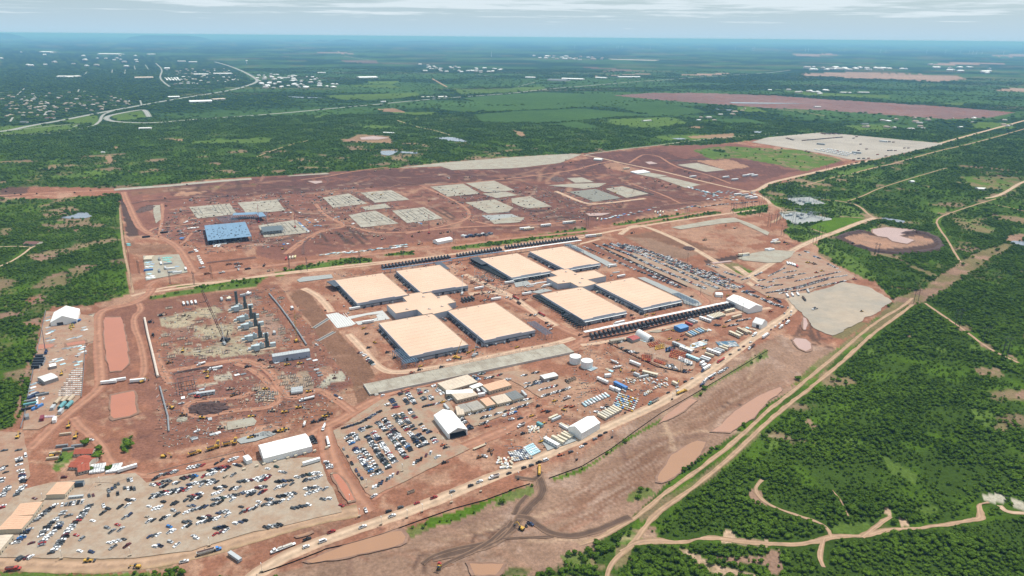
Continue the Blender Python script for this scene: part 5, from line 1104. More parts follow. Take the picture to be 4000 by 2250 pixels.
@builder
def utility_cart():
 o=E_('utility_cart');part('body',MB().box(0,0,.35,2.8,1.4,.55),OBJC,o);part('roof',MB().box(-.1,0,1.75,1.5,1.4,.08),OBJC,o);b=MB()
 for x in (-.8,.6):
  for s in (-.6,.6):b.box(x,s,.9,.07,.07,.86)
 part('roof_frame',b,DARKST,o);wheels(o,(-.95,.95),.62,.3);return o
@builder
def light_tower():
 o=E_('light_tower');part('trailer',MB().box(0,0,.5,2.2,1.2,1.0),OBJC,o);part('mast',MB().tube((.4,0,1.5),(.4,0,7.4),.09,6),STEEL,o);part('lamp_head',MB().box(.4,.5,7.3,.3,.8,.45).box(.4,-.5,7.3,.3,.8,.45),WHITE,o);wheels(o,(0,),.7,.32);return o
def lattice(b,p,q,w,n):
 p,q=Vector(p),Vector(q);d=(q-p);a=d.orthogonal().normalized();c=d.normalized().cross(a);cs=[(a*s+c*t)*w/2 for s,t in ((1,1),(-1,1),(-1,-1),(1,-1))]
 for k in cs:b.bar(p+k,q+k,w*.11)
 for i in range(n):
  for j in range(4):b.bar(p+d*(i/n)+cs[j],p+d*((i+1)/n)+cs[(j+1) % 4],w*.06)
 return b
@builder
def crawler_crane():
 o=E_('crawler_crane');part('tracks',MB().box(0,3,0,9,1.4,1.6).box(0,-3,0,9,1.4,1.6),TYRE,o);part('house',MB().box(-2,0,1.7,8,3.6,2.6),DARKST,o);part('counterweight',MB().box(-6.4,0,1.7,2,5.5,3),DARKST,o);part('cab',MB().box(2.5,2.2,1.8,2,1.5,2.2),GLASS,o)
 part('boom',lattice(MB(),(2,0,2.6),(30,0,62),2.0,16),mat('dark_red_steel',(.10,.045,.05),.6),o);b=MB();b.bar((-3,0,4),(-8,0,16),.5);b.bar((-8,0,16),(30,0,62),.1);b.bar((-6,0,4),(-8,0,16),.3);part('mast_and_pendants',b,DARKST,o);part('hoist_line',MB().bar((30.4,0,62),(30.4,0,9),.07),DARKST,o);return o
@builder
def mobile_crane():
 o=E_('mobile_crane');part('carrier',MB().box(0,0,.9,11,2.6,1.1),OBJC,o);part('cab',MB().box(4.7,0,1.9,1.7,2.4,1.2),GLASS,o);part('turntable',MB().box(-2,0,2.0,4,2.4,1.3),OBJC,o);b=MB();b.tube((-2,0,3.2),(7,0,27),.42,6,r2=.22);part('boom',b,OBJC,o);part('outrigger',MB().box(-3.5,0,.2,.5,6.4,.5).box(3,0,.2,.5,6.4,.5),STEEL,o);wheels(o,(4.2,2.4,-2.2,-4.2),1.2,.6);return o
@builder
def lattice_crane():
 o=E_('lattice_crane');part('tracks',MB().box(0,1.8,0,6,.9,1.1).box(0,-1.8,0,6,.9,1.1),TYRE,o);part('house',MB().box(-1.4,0,1.2,5,2.6,1.9),OBJC,o);part('cab',MB().box(1.6,1.2,1.3,1.3,1,1.6),GLASS,o);part('boom',lattice(MB(),(1.4,0,2),(9,0,36),1.1,10),OBJC,o);part('hoist_line',MB().bar((9.2,0,36),(9.2,0,5),.06),DARKST,o);return o
@builder
def generator_unit():
 o=E_('generator_unit');part('housing',MB().box(0,0,.6,12.5,2.6,2.9),mat('charcoal_housing',(.045,.052,.060),.5,0,.1),o);part('roof_louvre',MB().box(-2.5,0,3.5,6.4,2.0,.25),mat('charcoal_louvre',(.085,.095,.105),.5),o);part('exhaust',MB().box(4.6,0,3.5,1.6,1.6,1.3),DARKST,o);part('base_frame',MB().box(0,0,.1,12.6,2.4,.5),STEEL,o);part('cable_box',MB().box(6.9,0,.2,1.0,1.6,1.4),STEEL,o);return o
@builder
def chiller():
 o=E_('chiller_unit');part('cabinet',MB().box(0,0,2.0,11.5,2.3,2.4),mat('dark_green_housing',(.035,.05,.047),.55),o);part('fan_deck',MB().box(0,0,4.4,11.3,2.1,.15),mat('fan_deck_grey',(.08,.10,.10),.6),o);fm=MB().cyl(0,0,4.55,.8,.3,10).mesh('fan_cowl',[DARKST])
 for i in range(6):link('fan_cowl',fm,o).location=(-4.7+1.88*i,0,0)
 part('leg_frame',MB().box(-5,0,0,.4,2.2,2).box(5,0,0,.4,2.2,2).box(0,0,0,.4,2.2,2),STEEL,o);return o
@builder
def equipment_skid():
 o=E_('equipment_skid');part('plinth',MB().box(0,0,0,5,2.6,.3),CONC,o);part('cabinet',MB().box(-.6,0,.3,2.6,1.7,2.2),OBJC,o);part('radiator',MB().box(1.6,0,.3,1.2,2.2,1.6),DARKST,o);return o
@builder
def material_stack():
 o=E_('material_stack');m=MB();m.box(0,0,.15,5.6,1.1,.5);mm=m.mesh('bundle',[OBJC])
 for i in range(3):
  p=link('bundle',mm,o);p.location=(random.uniform(-.2,.2),-1.25+1.25*i,random.choice((0,0,.55)))
 part('bearers',MB().box(-2,0,0,.15,4,.15).box(2,0,0,.15,4,.15),WOOD,o);return o
@builder
def pallet_crate():
 o=E_('pallet_of_crates');part('pallet',MB().box(0,0,0,2.4,1.6,.15),WOOD,o);part('crate',MB().box(-.3,0,.15,1.6,1.4,1.0),OBJC,o);part('crate',MB().box(.75,0,.15,.6,1.3,.7),OBJC,o);return o
@builder
def wrapped_bundle():
 o=E_('wrapped_bundle');part('bearers',MB().box(-.7,0,0,.2,1.6,.15).box(.7,0,0,.2,1.6,.15),WOOD,o);part('wrapped_block',MB().box(0,0,.15,2.4,1.6,.95,taper=.97),OBJC,o);part('strap',MB().box(.5,0,.14,.12,1.64,.99).box(-.5,0,.14,.12,1.64,.99),GRYST,o);return o
@builder
def pipe_stack():
 o=E_('pipe_stack');pm=MB().tube((-6,0,0),(6,0,0),.34,8).mesh('pipe',[OBJC])
 for i,(y,z) in enumerate(((-1.1,.45),(-.37,.45),(.37,.45),(1.1,.45),(-.74,1.1),(0,1.1),(.74,1.1))):link('pipe',pm,o).location=(random.uniform(-.3,.3),y,z)
 part('bearer',MB().box(-4,0,0,.2,3,.12).box(4,0,0,.2,3,.12),WOOD,o);return o
@builder
def big_pipe():
 o=E_('large_pipe_section');r=2.0;mb=MB();n=18
 vs=[(x,rr*math.cos(6.283*i/n),r+rr*math.sin(6.283*i/n)) for x,rr in ((-6,r),(6,r),(6,r*.93),(-6,r*.93)) for i in range(n)]
 mb.add(vs,[(k*n+(i+1) % n,k*n+i,((k+1) % 4)*n+i,((k+1) % 4)*n+(i+1) % n) for k in range(4) for i in range(n)]);part('pipe_wall',mb,OBJC,o)
 rm=MB();rm.tube((-.15,0,r),(.15,0,r),r*1.04,18);rm=rm.mesh('hoop',[OBJC])
 for i in range(4):link('hoop',rm,o).location=(-4.5+3*i,0,0)
 return o
@builder
def roll_off_bin():
 o=E_('skip_bin');b=MB();b.box(0,1.1,.2,6,.12,1.5).box(0,-1.1,.2,6,.12,1.5).box(3,0,.2,.12,2.3,1.5).box(-3,0,.2,.12,2.3,1.5).box(0,0,.15,6,2.2,.1);part('shell',b,OBJC,o);part('contents',MB().box(0,0,.9,5.8,2.1,.15),SOILD,o);return o
@builder
def round_drum():
 o=E_('cable_drum');part('flange',MB().cyl(0,0,0,1.1,.2,14).cyl(0,0,1.2,1.1,.2,14),OBJC,o);part('core',MB().cyl(0,0,.2,.7,1.0,12),OBJC,o);return o
@builder
def pole():
 o=E_('utility_pole');part('mast',MB().tube((0,0,0),(0,0,17),.25,6,r2=.15),WOOD,o);part('crossarm',MB().box(0,0,15.2,.16,4.6,.2),WOOD,o);part('insulator',MB().cyl(0,2.1,15.4,.12,.4,6).cyl(0,-2.1,15.4,.12,.4,6).cyl(0,0,17,.12,.4,6),STEEL,o);return o
@builder
def hframe():
 o=E_('transmission_pole');part('mast',MB().tube((0,3,0),(0,3,22),.32,6,r2=.2),DARKST,o);part('mast',MB().tube((0,-3,0),(0,-3,22),.32,6,r2=.2),DARKST,o);part('crossarm',MB().box(0,0,19,.25,13,.35),DARKST,o);b=MB();b.bar((0,3,12),(0,-3,17),.12);b.bar((0,-3,12),(0,3,17),.12);part('brace',b,DARKST,o);im=MB().cyl(0,0,17.6,.14,1.4,6).mesh('insulator',[STEEL])
 for y in (-6,0,6):link('insulator',im,o).location=(0,y,0)
 return o
@builder
def transformer():
 o=E_('transformer');part('plinth',MB().box(0,0,0,7,5,.4),CONC,o);part('tank',MB().box(0,0,.4,4.4,2.6,3.2),STEEL,o);rm=MB().box(0,0,.8,.25,1.2,2.6).mesh('radiator',[STEEL])
 for i in range(5):
  for s in (-1,1):link('radiator',rm,o).location=(-1.8+.9*i,s*1.95,0)
 bm_=MB().cyl(0,0,3.6,.16,1.9,6).mesh('bushing',[CHROME])
 for i in range(3):link('bushing',bm_,o).location=(-1.3+1.3*i,0,0)
 return o
@builder
def bus_gantry():
 o=E_('bus_gantry');b=MB()
 for y in (-7,7):lattice(b,(0,y,0),(0,y,12),.9,6)
 part('tower',b,STEEL,o);part('beam',lattice(MB(),(0,-8,11.6),(0,8,11.6),.8,8),STEEL,o);im=MB().cyl(0,0,9.4,.16,1.8,6).mesh('insulator',[CHROME])
 for y in (-4.5,0,4.5):link('insulator',im,o).location=(0,y,0)
 return o
@builder
def switch_stand():
 o=E_('disconnect_switch');b=MB();
 for y in (-2,0,2):b.box(0,y,0,.25,.25,3.2)
 part('stand',b,STEEL,o);part('base_beam',MB().box(0,0,3.2,.3,5,.25),STEEL,o);im=MB().cyl(0,0,3.45,.15,1.5,6).mesh('insulator',[CHROME])
 for y in (-2,0,2):link('insulator',im,o).location=(0,y,0)
 return o
@builder
def gas_turbine():
 o=E_('gas_turbine_unit');GS=mat('turbine_enclosure',(.44,.52,.54),.5,0,.06);SK=mat('stack_green_grey',(.075,.10,.10),.55,0,.1)
 part('stack',MB().cyl(7,0,0,1.75,18,20),SK,o);part('stack_platform',MB().cyl(7,0,12,2.2,.35,20).cyl(7,0,15,2.1,.3,20),SK,o);part('stack_silencer',MB().box(7,0,0,4.6,4.4,8.5,taper=.97),SK,o);part('stack_rim',MB().cyl(7,0,18,1.9,.5,20),DARKST,o)
 part('turbine_enclosure',MB().box(-1.5,0,.6,10,4,5.2),GS,o);part('generator_enclosure',MB().box(-9.2,0,.6,4.6,4,4.4),GS,o);part('inlet_filter_house',MB().box(-5.5,-6.6,1.2,6.2,5.4,6.6),GS,o);part('inlet_duct',MB().box(-4.5,-2.8,3.4,2.6,3,3.4),DARKST,o);part('control_cabin',MB().box(-13.6,-2.0,.3,3.6,3.2,3.0),GS,o);part('cooler',MB().box(13.6,-.5,.4,6.5,4.4,4.6),GS,o);part('aux_skid',MB().box(1.0,4.4,.4,5,2.4,2.6),GS,o);part('plinth',MB().box(0,-1.5,0,33,13,.3),mat('dusty_concrete',(.40,.30,.22),.9),o);part('vent_hood',MB().box(0,0,5.8,2.2,2.2,2.0),GS,o);part('vent_hood',MB().box(-3.8,0,5.8,1.6,1.6,1.5),GS,o)
 return o
@builder
def foundation_cage():
 o=E_('foundation_block');part('slab',MB().box(0,0,0,9,7,.35),mat('dusty_concrete',(.40,.30,.22),.9),o);b=MB()
 for i in range(5):
  for j in range(4):b.box(-3.6+1.8*i,-2.7+1.8*j,.35,.5,.5,random.uniform(1.0,2.2))
 part('pedestals',b,mat('formwork_grey',(.13,.15,.16),.8),o);part('formwork',MB().box(0,3.3,.35,5,.12,.4).box(0,-3.3,.35,5,.12,.4),WOOD,o);return o
# ------------------------------------------------------------------ placing the vehicles and equipment
ORD='first second third fourth fifth sixth seventh eighth ninth tenth eleventh twelfth thirteenth fourteenth fifteenth sixteenth seventeenth eighteenth nineteenth twentieth'.split()
def ordw(i):
 if i < 20:return ORD[i]
 tens={2:'twenty',3:'thirty',4:'forty',5:'fifty',6:'sixty'}[(i+1)//10];r=(i+1) % 10
 return tens+('-'+ORD[r-1] if r else 'th') if r else {'twenty':'twentieth','thirty':'thirtieth','forty':'fortieth','fifty':'fiftieth','sixty':'sixtieth'}[tens]
def heading(t,x,y,dx,dy):
 a,b=G(t,x-dx*5,y-dy*5),G(t,x+dx*5,y+dy*5);d=b-a;return math.atan2(d[1],d[0])
LM=[('the big laydown tent','20',640,290),('the long white marquee','31',300,180),('the open ended tent','Y',1850,750),('the roadside tent','B',220,450),('the generator end tent','M',2050,210),('the lone square tent','M',2270,430),('the arched shelter','M',840,610),('the red roofed shed','M',700,630),('the blue roofed shed','M',1290,490),
 ('the nearer water tank','K',876,1240),('the farther water tank','K',712,1170),('the office row','O',450,260),('the large tan office','O',190,100),('the red tiled houses','30',820,290),('the upper red pond','20',1170,560),('the lower red pond','20',1240,1180),('the dark earth mound','20',2095,1210),('the long grey steel shed','P',1600,1370),('the turbine row','P',750,700),('the crawler crane','P',370,1130),
 ('the brown embankment','21',900,650),('the front left hall','J',900,480),('the front middle hall','J',1850,280),('the third front hall','K',820,380),('the rightmost hall','K',1620,220),('the left hall','H',850,530),('the back left hall','H',1850,380),('the back right hall','I',1650,280),('the white plaza','H',500,1050),('the concrete platform','21',1900,880),('the blue building','10',2290,880),
 ('the blue roof strip','W',640,140),('the far laydown lot','10',1660,1240),('the far dirt road tent','12',-680,970),('the round basin','13',1250,980),('the fenced substation','13',370,740),('the far stone pad','13',600,30),('the graded grey field','23',800,200),('the tan pond','32',1680,320),('the roadside brown pond','31',1000,1170),('the muddy crossing','32',260,500),('the lower peach office','30',620,570),('the left edge offices','30',200,850),
 ('the dark slab pads','12',830,520),('the pale stone pads','12',1150,490),('the crossroads','13',280,1080),('the middle slab pads','11',1200,760),('the far brush edge','11',1000,240),('the dark topsoil','12',2100,1140),('the pole line','12',1500,730),('the haul road junction','31',1080,700),('the generator row','M',1000,420)]
LMUV=np.array([uv(t,x,y) for _,t,x,y in LM]);PEND=[]
def relation(u,v):
 d=(LMUV-[u,v])*[1,1.6];q=np.argsort((d**2).sum(1));out=[]
 for k in q[:3]:
  dx,dy=u-LMUV[k][0],v-LMUV[k][1]
  out.append(('left of' if dx < 0 else 'right of' if dx > 0 else 'by')+' '+LM[k][0] if abs(dx) > abs(dy)*1.6 else ('beyond ' if dy < 0 else 'in front of ')+LM[k][0])
 return out
def put(kind,t,x,y,dx,dy,color,desc,cat,group=None,z=.18,scale=None,label=None,jitter_=0):
 p=G(t,x,y);o=place(kind,(p[0],p[1],z),heading(t,x,y,dx,dy),label or desc,cat,group,(*color,1),scale)
 if label is None:PEND.append((o,desc,*uv(t,x,y),group))
 return o
def finish_labels():
 by={}
 for o,desc,u,v,g in PEND:by.setdefault(desc+' '+relation(u,v)[0],[]).append((u,v,o,desc,g))
 for lb,lst in by.items():
  if len(lst) == 1:lst[0][2]['label']=clip(lb);continue
  sub={}
  if len(lst) > 3:
   for e in lst:sub.setdefault(lb+' and '+relation(e[0],e[1])[1],[]).append(e)
  else:sub[lb]=lst
  for l2,ls in sub.items():
   if len(l2.split()) > 15 and len(ls) > 1:pass
   ls.sort(key=lambda e:e[0]);n=len(ls)
   for i,e in enumerate(ls):
    if n == 1:e[2]['label']=clip(l2)
    elif n <= 20:
     w='leftmost' if i == 0 else 'rightmost' if i == n-1 else ordw(i)+' from left'
     e[2]['label']=clip(w+' '+l2)
    else:
     e[2]['label']=clip('one of many '+l2) if False else clip(l2);e[2]['group']=e[4] or (e[3]+' cluster')
# --- parked vehicles ------------------------------------------------------------
CARC={'white':(.72,.73,.74),'black':(.012,.012,.014),'dark grey':(.06,.065,.07),'silver':(.40,.41,.42),'grey':(.20,.21,.22),'dark blue':(.02,.035,.09),'red':(.30,.02,.02),'maroon':(.10,.015,.02),'bright blue':(.03,.16,.42),'tan':(.35,.29,.22),'dark green':(.02,.05,.035)}
CW=[('white',34),('black',20),('dark grey',14),('silver',10),('grey',8),('dark blue',6),('red',4),('maroon',4),('bright blue',1),('tan',1.5),('dark green',1)]
vr=random.Random(21);VEH=[]
def pick():return vr.choices([c for c,_ in CW],[w for _,w in CW])[0]
def cars(row,t,pts,hd,fill=.92,pitch=2.85,kinds=(('pickup',46),('suv',32),('sedan',22)),colors=None,jit=.35):
 """a row of parked vehicles along pts, each looking along hd; row is how people would call that row"""
 P=np.array(GL(t,pts));seg=np.hypot(*np.diff(P,axis=0).T);tot=seg.sum();n=max(1,int(round(tot/pitch)))
 cum=np.concatenate([[0],np.cumsum(seg)]);lst=[]
 for i in range(n):
  if vr.random() > fill:continue
  s=(i+.5)*tot/n;x=np.interp(s,cum,P[:,0]);y=np.interp(s,cum,P[:,1])
  u0,v0=uv(t,0,0);u,v=pix(x,y);k=TILES[t][2]
  rz=heading(t,(u-u0)*k,(v-v0)*k,*hd)
  if vr.random() < .5:rz += math.pi
  jx=vr.gauss(0,jit);lst.append([vr.choices([a for a,_ in kinds],[b for _,b in kinds])[0],x+jx*math.cos(rz),y+jx*math.sin(rz),rz+vr.gauss(0,.035),pick() if colors is None else vr.choice(colors),u,v])
 lst.sort(key=lambda e:e[5])
 for i,e in enumerate(lst):VEH.append(e+[row,i,len(lst)])
def single(kind,t,x,y,hd,color,label):
 p=G(t,x,y);u,v=uv(t,x,y);VEH.append([kind,p[0],p[1],heading(t,x,y,*hd),color,u,v,label,None,1])
UPR,DNR,SL=(1,-.72),(1,.28),(1,-.3)
A=lambda s:s+' of the crowded lot below the platform'
hA=(1,-.38)
for nm,pts in (('left column of the first double row',[(430,905),(385,950),(425,1000),(460,1045)]),('right column at the top of the first double row',[(455,885),(500,935),(535,1000)]),('left column of the second double row',[(490,1085),(570,1220),(640,1330),(770,1490)]),('right column of the second double row',[(585,1105),(700,1240),(770,1350),(850,1470)]),
    ('left column of the third double row',[(665,920),(760,1060),(860,1220),(985,1390)]),('right column of the third double row',[(745,870),(840,990),(940,1130),(1065,1310)]),('left top cluster of the third double row',[(575,815),(615,865)]),('right top cluster of the third double row',[(665,790),(700,815)]),
    ('upper left column of the fourth double row',[(810,725),(870,790),(940,860)]),('lower left column of the fourth double row',[(970,885),(1030,970),(1130,1110),(1225,1250)]),('right column of the fourth double row',[(900,675),(1000,800),(1120,940),(1310,1165)]),('left column of the fifth double row',[(1035,610),(1150,750),(1240,850)]),('lower left column of the fifth double row',[(1265,875),(1340,970),(1410,1070),(1450,1110)]),
    ('right column of the fifth double row',[(1145,600),(1240,720),(1350,840)]),('lower right column of the fifth double row',[(1385,900),(1470,990),(1515,1060)]),('sixth row',[(1265,545),(1310,630),(1370,695)]),('middle part of the sixth row',[(1420,755),(1500,850),(1555,885)]),('lower part of the sixth row',[(1590,950),(1650,1025)])):
 cars(A(nm),'Y',pts,hA,.95,2.55)
cars(A('row along the haul road bend'),'Y',[(330,820),(430,785),(560,745),(720,655),(860,570)],(1,-.22),.97,2.9,colors=['black','dark grey','black','dark blue','grey'])
for nm,pts,cl in (('blue and white block at the top left',[(1000,400),(1060,490),(1085,520)],['dark blue','white','black','dark blue']),('small block at the top left edge',[(940,470),(980,500)],None),('red block at the top left',[(985,540),(1120,515)],['red','maroon','maroon']),('dark block at the top',[(1130,310),(1140,350)],['black','maroon']),('long column at the top',[(1225,300),(1290,390),(1350,480)],None),
     ('second column at the top',[(1190,390),(1250,480)],['black','dark grey','white']),('third column at the top',[(1390,260),(1430,340),(1485,420)],None),('fourth column at the top',[(1490,280),(1520,310)],None),('fifth column at the top',[(1550,350),(1595,420)],None),('column beside the large tan office',[(1600,205),(1660,270),(1740,340)],['white','white','silver','grey']),('short column below the large tan office',[(1800,380),(1850,420)],None),('cross row below the top blocks',[(1430,515),(1560,490),(1700,460)],None)):
 cars(A(nm),'Y',pts,hA if 'cross' not in nm else (1,-.5),.96,2.6,colors=cl)
cars(A('bottom edge row'),'31',[(1165,575),(1300,495),(1440,405)],(.35,-1),.88,3.0);cars(A('right bottom edge row'),'31',[(1575,330),(1650,285),(1790,195)],(.4,-1),.6,3.0)
cars(A('left edge row'),'31',[(838,95),(875,165),(920,250),(975,340),(1030,430),(1110,530)],(.45,1),.42,6.5)
B=lambda s:s+', wide lower lot'
rowsB=[('uppermost row','L',[(1550,480),(1630,430)]),('uppermost row','L',[(1650,430),(1800,395)]),('uppermost row','L',[(1880,370),(2060,335)]),('uppermost row','L',[(2160,330),(2250,280)]),('uppermost row','L',[(2310,290),(2400,260)]),
  ('second row','U',[(1640,510),(1720,490)]),('second row','U',[(1770,490),(1980,440)]),('second row','U',[(2090,400),(2310,350)]),('second row','U',[(2350,330),(2420,350)]),('third row','L',[(2040,450),(2290,385)]),('third row','L',[(1740,525),(1810,515)]),('third row','L',[(1910,485),(1960,475)]),
  ('fourth row','U',[(1520,545),(1720,500)]),('fourth row','U',[(1880,545),(2200,475)]),('fifth row','L',[(1580,565),(1690,540)]),('fifth row','L',[(2010,548),(2200,505)]),('fifth row','L',[(2250,460),(2400,430)]),('sixth row','U',[(1530,640),(1840,570)]),('seventh row','L',[(1500,670),(1920,575)]),
  ('sixth row','U',[(2150,582),(2280,550)]),('seventh row','L',[(2140,632),(2240,605)]),('seventh row','L',[(2320,578),(2420,565)]),('sixth row','U',[(2390,512),(2574,480)]),('eighth row','U',[(1880,658),(2050,618)]),('ninth row','L',[(1850,700),(2030,660)]),('eighth row','U',[(1620,715),(1670,705)]),('ninth row','L',[(1720,735),(1800,715)]),('eighth row','U',[(1480,760),(1520,750)]),('ninth row','L',[(1520,790),(1640,760)]),
  ('tenth row','U',[(2130,692),(2574,595)]),('eleventh row','L',[(2120,745),(2230,715)]),('eleventh row','L',[(2330,690),(2360,680)]),('eleventh row','L',[(2480,645),(2570,625)]),('twelfth row','U',[(1470,865),(1510,860)]),('twelfth row','U',[(1730,800),(1770,795)]),('thirteenth row','L',[(1480,905),(1560,895)]),('thirteenth row','L',[(1620,880),(1700,860)]),('thirteenth row','L',[(1770,835),(1800,830)]),('twelfth row','U',[(1890,755),(2000,738)]),('thirteenth row','L',[(1850,820),(2100,745)]),
  ('fourteenth row','U',[(1990,882),(2120,848)]),('fourteenth row','U',[(2170,828),(2310,800)]),('fourteenth row','U',[(2360,768),(2440,755)]),('fifteenth row','L',[(1990,922),(2220,868)]),('fifteenth row','L',[(2280,842),(2310,835)]),('fifteenth row','L',[(2430,808),(2590,765)]),
  ('sixteenth row','U',[(1840,922),(1930,900)]),('seventeenth row','L',[(1840,962),(1930,940)]),('sixteenth row','U',[(2160,985),(2280,955)]),('seventeenth row','L',[(2150,1035),(2290,1000)]),('sixteenth row','U',[(2350,935),(2490,890)]),('seventeenth row','L',[(1490,1060),(1620,1030)]),('seventeenth row','L',[(1690,1015),(1770,995)]),
  ('lowest row','U',[(1550,1165),(1630,1148)]),('lowest row','U',[(1700,1118),(1740,1110)]),('lowest row','L',[(1760,1150),(1790,1145)]),('lowest row','U',[(1940,1040),(1980,1085)]),('left middle row','U',[(1270,695),(1360,685)]),('left middle row','L',[(1190,765),(1300,745)]),('left middle row','L',[(1240,875),(1330,830)]),('left lower row','U',[(1080,1128),(1270,1080)]),('left lower row','L',[(1120,1172),(1210,1145)]),('left lower row','L',[(800,1088),(900,1062)]),('left upper group','V',[(1070,650),(1210,620)]),('left upper group','V',[(1080,610),(1210,520)]),('left upper group','V',[(1240,570),(1370,580)]),('left upper group','V',[(1280,492),(1340,490)]),('left upper group','V',[(880,650),(960,640)]),('bottom left corner','L',[(160,1280),(330,1265)])]
rc={}
for nm,h,pts in rowsB:
 rc[nm]=rc.get(nm,0)+1;part_={1:'left part',2:'second stretch',3:'third stretch',4:'fourth stretch',5:'right part'}.get(rc[nm],'end')
 cars(B(part_+' of the '+nm),'30',pts,{'L':UPR,'U':DNR,'V':(.25,1)}[h],.93,3.0)
rowsB2=[('U',[(200,512),(370,488)]),('L',[(200,568),(380,525)]),('U',[(490,585),(660,548)]),('L',[(470,640),(720,570)]),('U',[(0,475),(150,435)]),('L',[(20,495),(130,475)]),('U',[(400,465),(650,410)]),('L',[(470,500),(660,455)]),('U',[(100,382),(220,350)]),('U',[(0,572),(100,550)]),('L',[(30,625),(140,580)]),('U',[(10,712),(50,705)]),('U',[(100,692),(400,618)]),('L',[(60,745),(280,700)]),('L',[(330,680),(360,670)]),('U',[(280,798),(550,735)]),('L',[(0,760),(20,745)]),('U',[(240,405),(320,420)]),('U',[(80,970),(260,935)]),('U',[(660,690),(750,668)])]
for i,(h,pts) in enumerate(rowsB2):cars(B(ordw(i)+' stretch on the right side'),'31',pts,UPR if h == 'L' else DNR,.93,3.0)
cars(B('right edge column by the haul road'),'31',[(700,300),(735,340),(745,375)],(1,-.15),1,3.2);cars(B('column at the end of the long white marquee'),'31',[(550,40),(575,85),(600,125)],(1,-.15),1,3.2,colors=['black','dark grey'])
for k,x,y,h,c,lb in (('suv',1705,960,DNR,'bright blue','bright blue SUV alone in the middle of the wide lower lot'),('sedan',770,1045,DNR,'red','red car alone in the open left part of the wide lower lot'),('sedan',1185,940,DNR,'red','bright red car beside a tan one in the open lower lot'),('sedan',935,900,DNR,'white','white car alone on the open ground of the lower lot'),('suv',1080,970,DNR,'grey','grey SUV left of the bright red car in the lower lot'),
      ('pickup',1130,1005,UPR,'grey','grey pickup below the grey SUV in the lower lot'),('pickup',1220,985,UPR,'silver','silver pickup below the bright red car in the lower lot'),('pickup',1045,750,(.3,1),'white','white pickup facing a dark one in the open lower lot'),('pickup',1040,820,UPR,'dark grey','dark grey pickup below the white one in the open lower lot'),('suv',1090,780,DNR,'black','black SUV between two pickups in the open lower lot'),('sedan',805,1205,DNR,'white','white car near the bottom edge of the lower lot'),('suv',922,1215,DNR,'dark blue','dark violet blue SUV near the bottom edge of the lower lot'),
      ('pickup',1280,1150,UPR,'maroon','maroon pickup at the bottom right of the left parking block'),('pickup',1855,1310,(1,-.25),'white','white crew pickup on the bottom haul road'),('sedan',350,675,DNR,'maroon','maroon car beside the joined offices at the left edge'),('suv',645,460,(1,-.1),'maroon','maroon SUV on the lane below the red tiled houses')):
 single(k,'30',x,y,h,c,lb)
Cl=lambda s:s+' of the left edge lot'
for nm,pts,h in (('upper diagonal column',[(580,725),(480,800),(350,910)],(1,-.3)),('top row',[(610,742),(850,705)],(.45,-1)),('pair column',[(650,800),(620,850)],(1,-.3)),('pair column',[(720,840),(680,855)],(1,-.3)),('second diagonal column',[(590,870),(500,940),(410,1065)],(1,-.3)),('third diagonal column',[(620,910),(560,1000),(430,1110),(410,1160)],(1,-.3)),('long diagonal column',[(925,715),(820,860),(700,985),(640,1080),(515,1235)],(1,-.22)),('column beside the joined offices',[(310,970),(240,1040),(150,1135)],(1,-.2)),('lone pair',[(340,1110),(300,1140)],(1,-.3)),
    ('far left column',[(190,265),(195,345)],(1,-.25)),('far left column',[(215,385),(235,470),(230,520)],(1,-.2)),('far left column',[(245,545),(150,655)],(1,-.3)),('edge column',[(50,350),(10,400)],(1,-.3)),('edge column',[(80,400),(40,425)],(1,-.3)),('edge column',[(25,470),(5,520)],(1,-.2)),('edge column',[(95,545),(20,665)],(1,-.25)),('edge column',[(50,735),(0,785)],(1,-.3)),('top left corner',[(30,195),(60,190)],(1,-.2)),('top left corner',[(180,190),(195,188)],(1,-.2))):
 rc[nm]=rc.get(nm,0)+1
 cars(Cl((ordw(rc[nm]-1)+' part of the ' if rc[nm] > 1 else '')+nm),'30',pts,h,.97,2.75)
D=lambda s:s+', large lot behind the data centre'
for nm,pts,f in (('lowest row',[(845,1020),(1050,1115),(1400,1290),(1690,1440)],.95),('second row',[(910,1005),(1180,1110),(1440,1240),(1960,1460)],.9),('third row',[(990,1000),(1300,1110),(1640,1260),(2080,1460)],.8),('fourth row',[(1060,1000),(1400,1120),(1760,1270),(2180,1450)],.85),('fifth row',[(1130,1010),(1420,1095),(1700,1220),(2240,1450)],.8),('sixth row',[(1250,1030),(1500,1120),(1800,1240),(2300,1450)],.75),('road side row',[(1560,1130),(1900,1270),(2330,1440)],.55),('strip beside the brown drain',[(720,1035),(900,1110),(1200,1250),(1700,1450)],.75)):
 for k in (0,1):
  if k and nm in ('lowest row','road side row','strip beside the brown drain'):continue
  cars(D(('lower line of the ' if k else '')+nm),'12',[(x-4*k,y+8*k) for x,y in pts],(1,-.28) if not k else (1,.3),f*.85,2.85)
for i,(pts,h) in enumerate((([(1960,1210),(2090,1255)],SL),([(1990,1285),(2230,1380)],SL),([(2130,1290),(2300,1345)],SL),([(2310,1370),(2390,1350)],SL),([(2440,1330),(2520,1290)],SL))):cars(ordw(i)+' row of the lot below the green triangle','12',pts,h,.9,2.9)
cars('row along the dirt road near the pole line','12',[(1880,640),(2100,610),(2470,580)],(1,-.5),.8,3.2)
E__=lambda s:s+', wedge shaped lot by the crossroads'
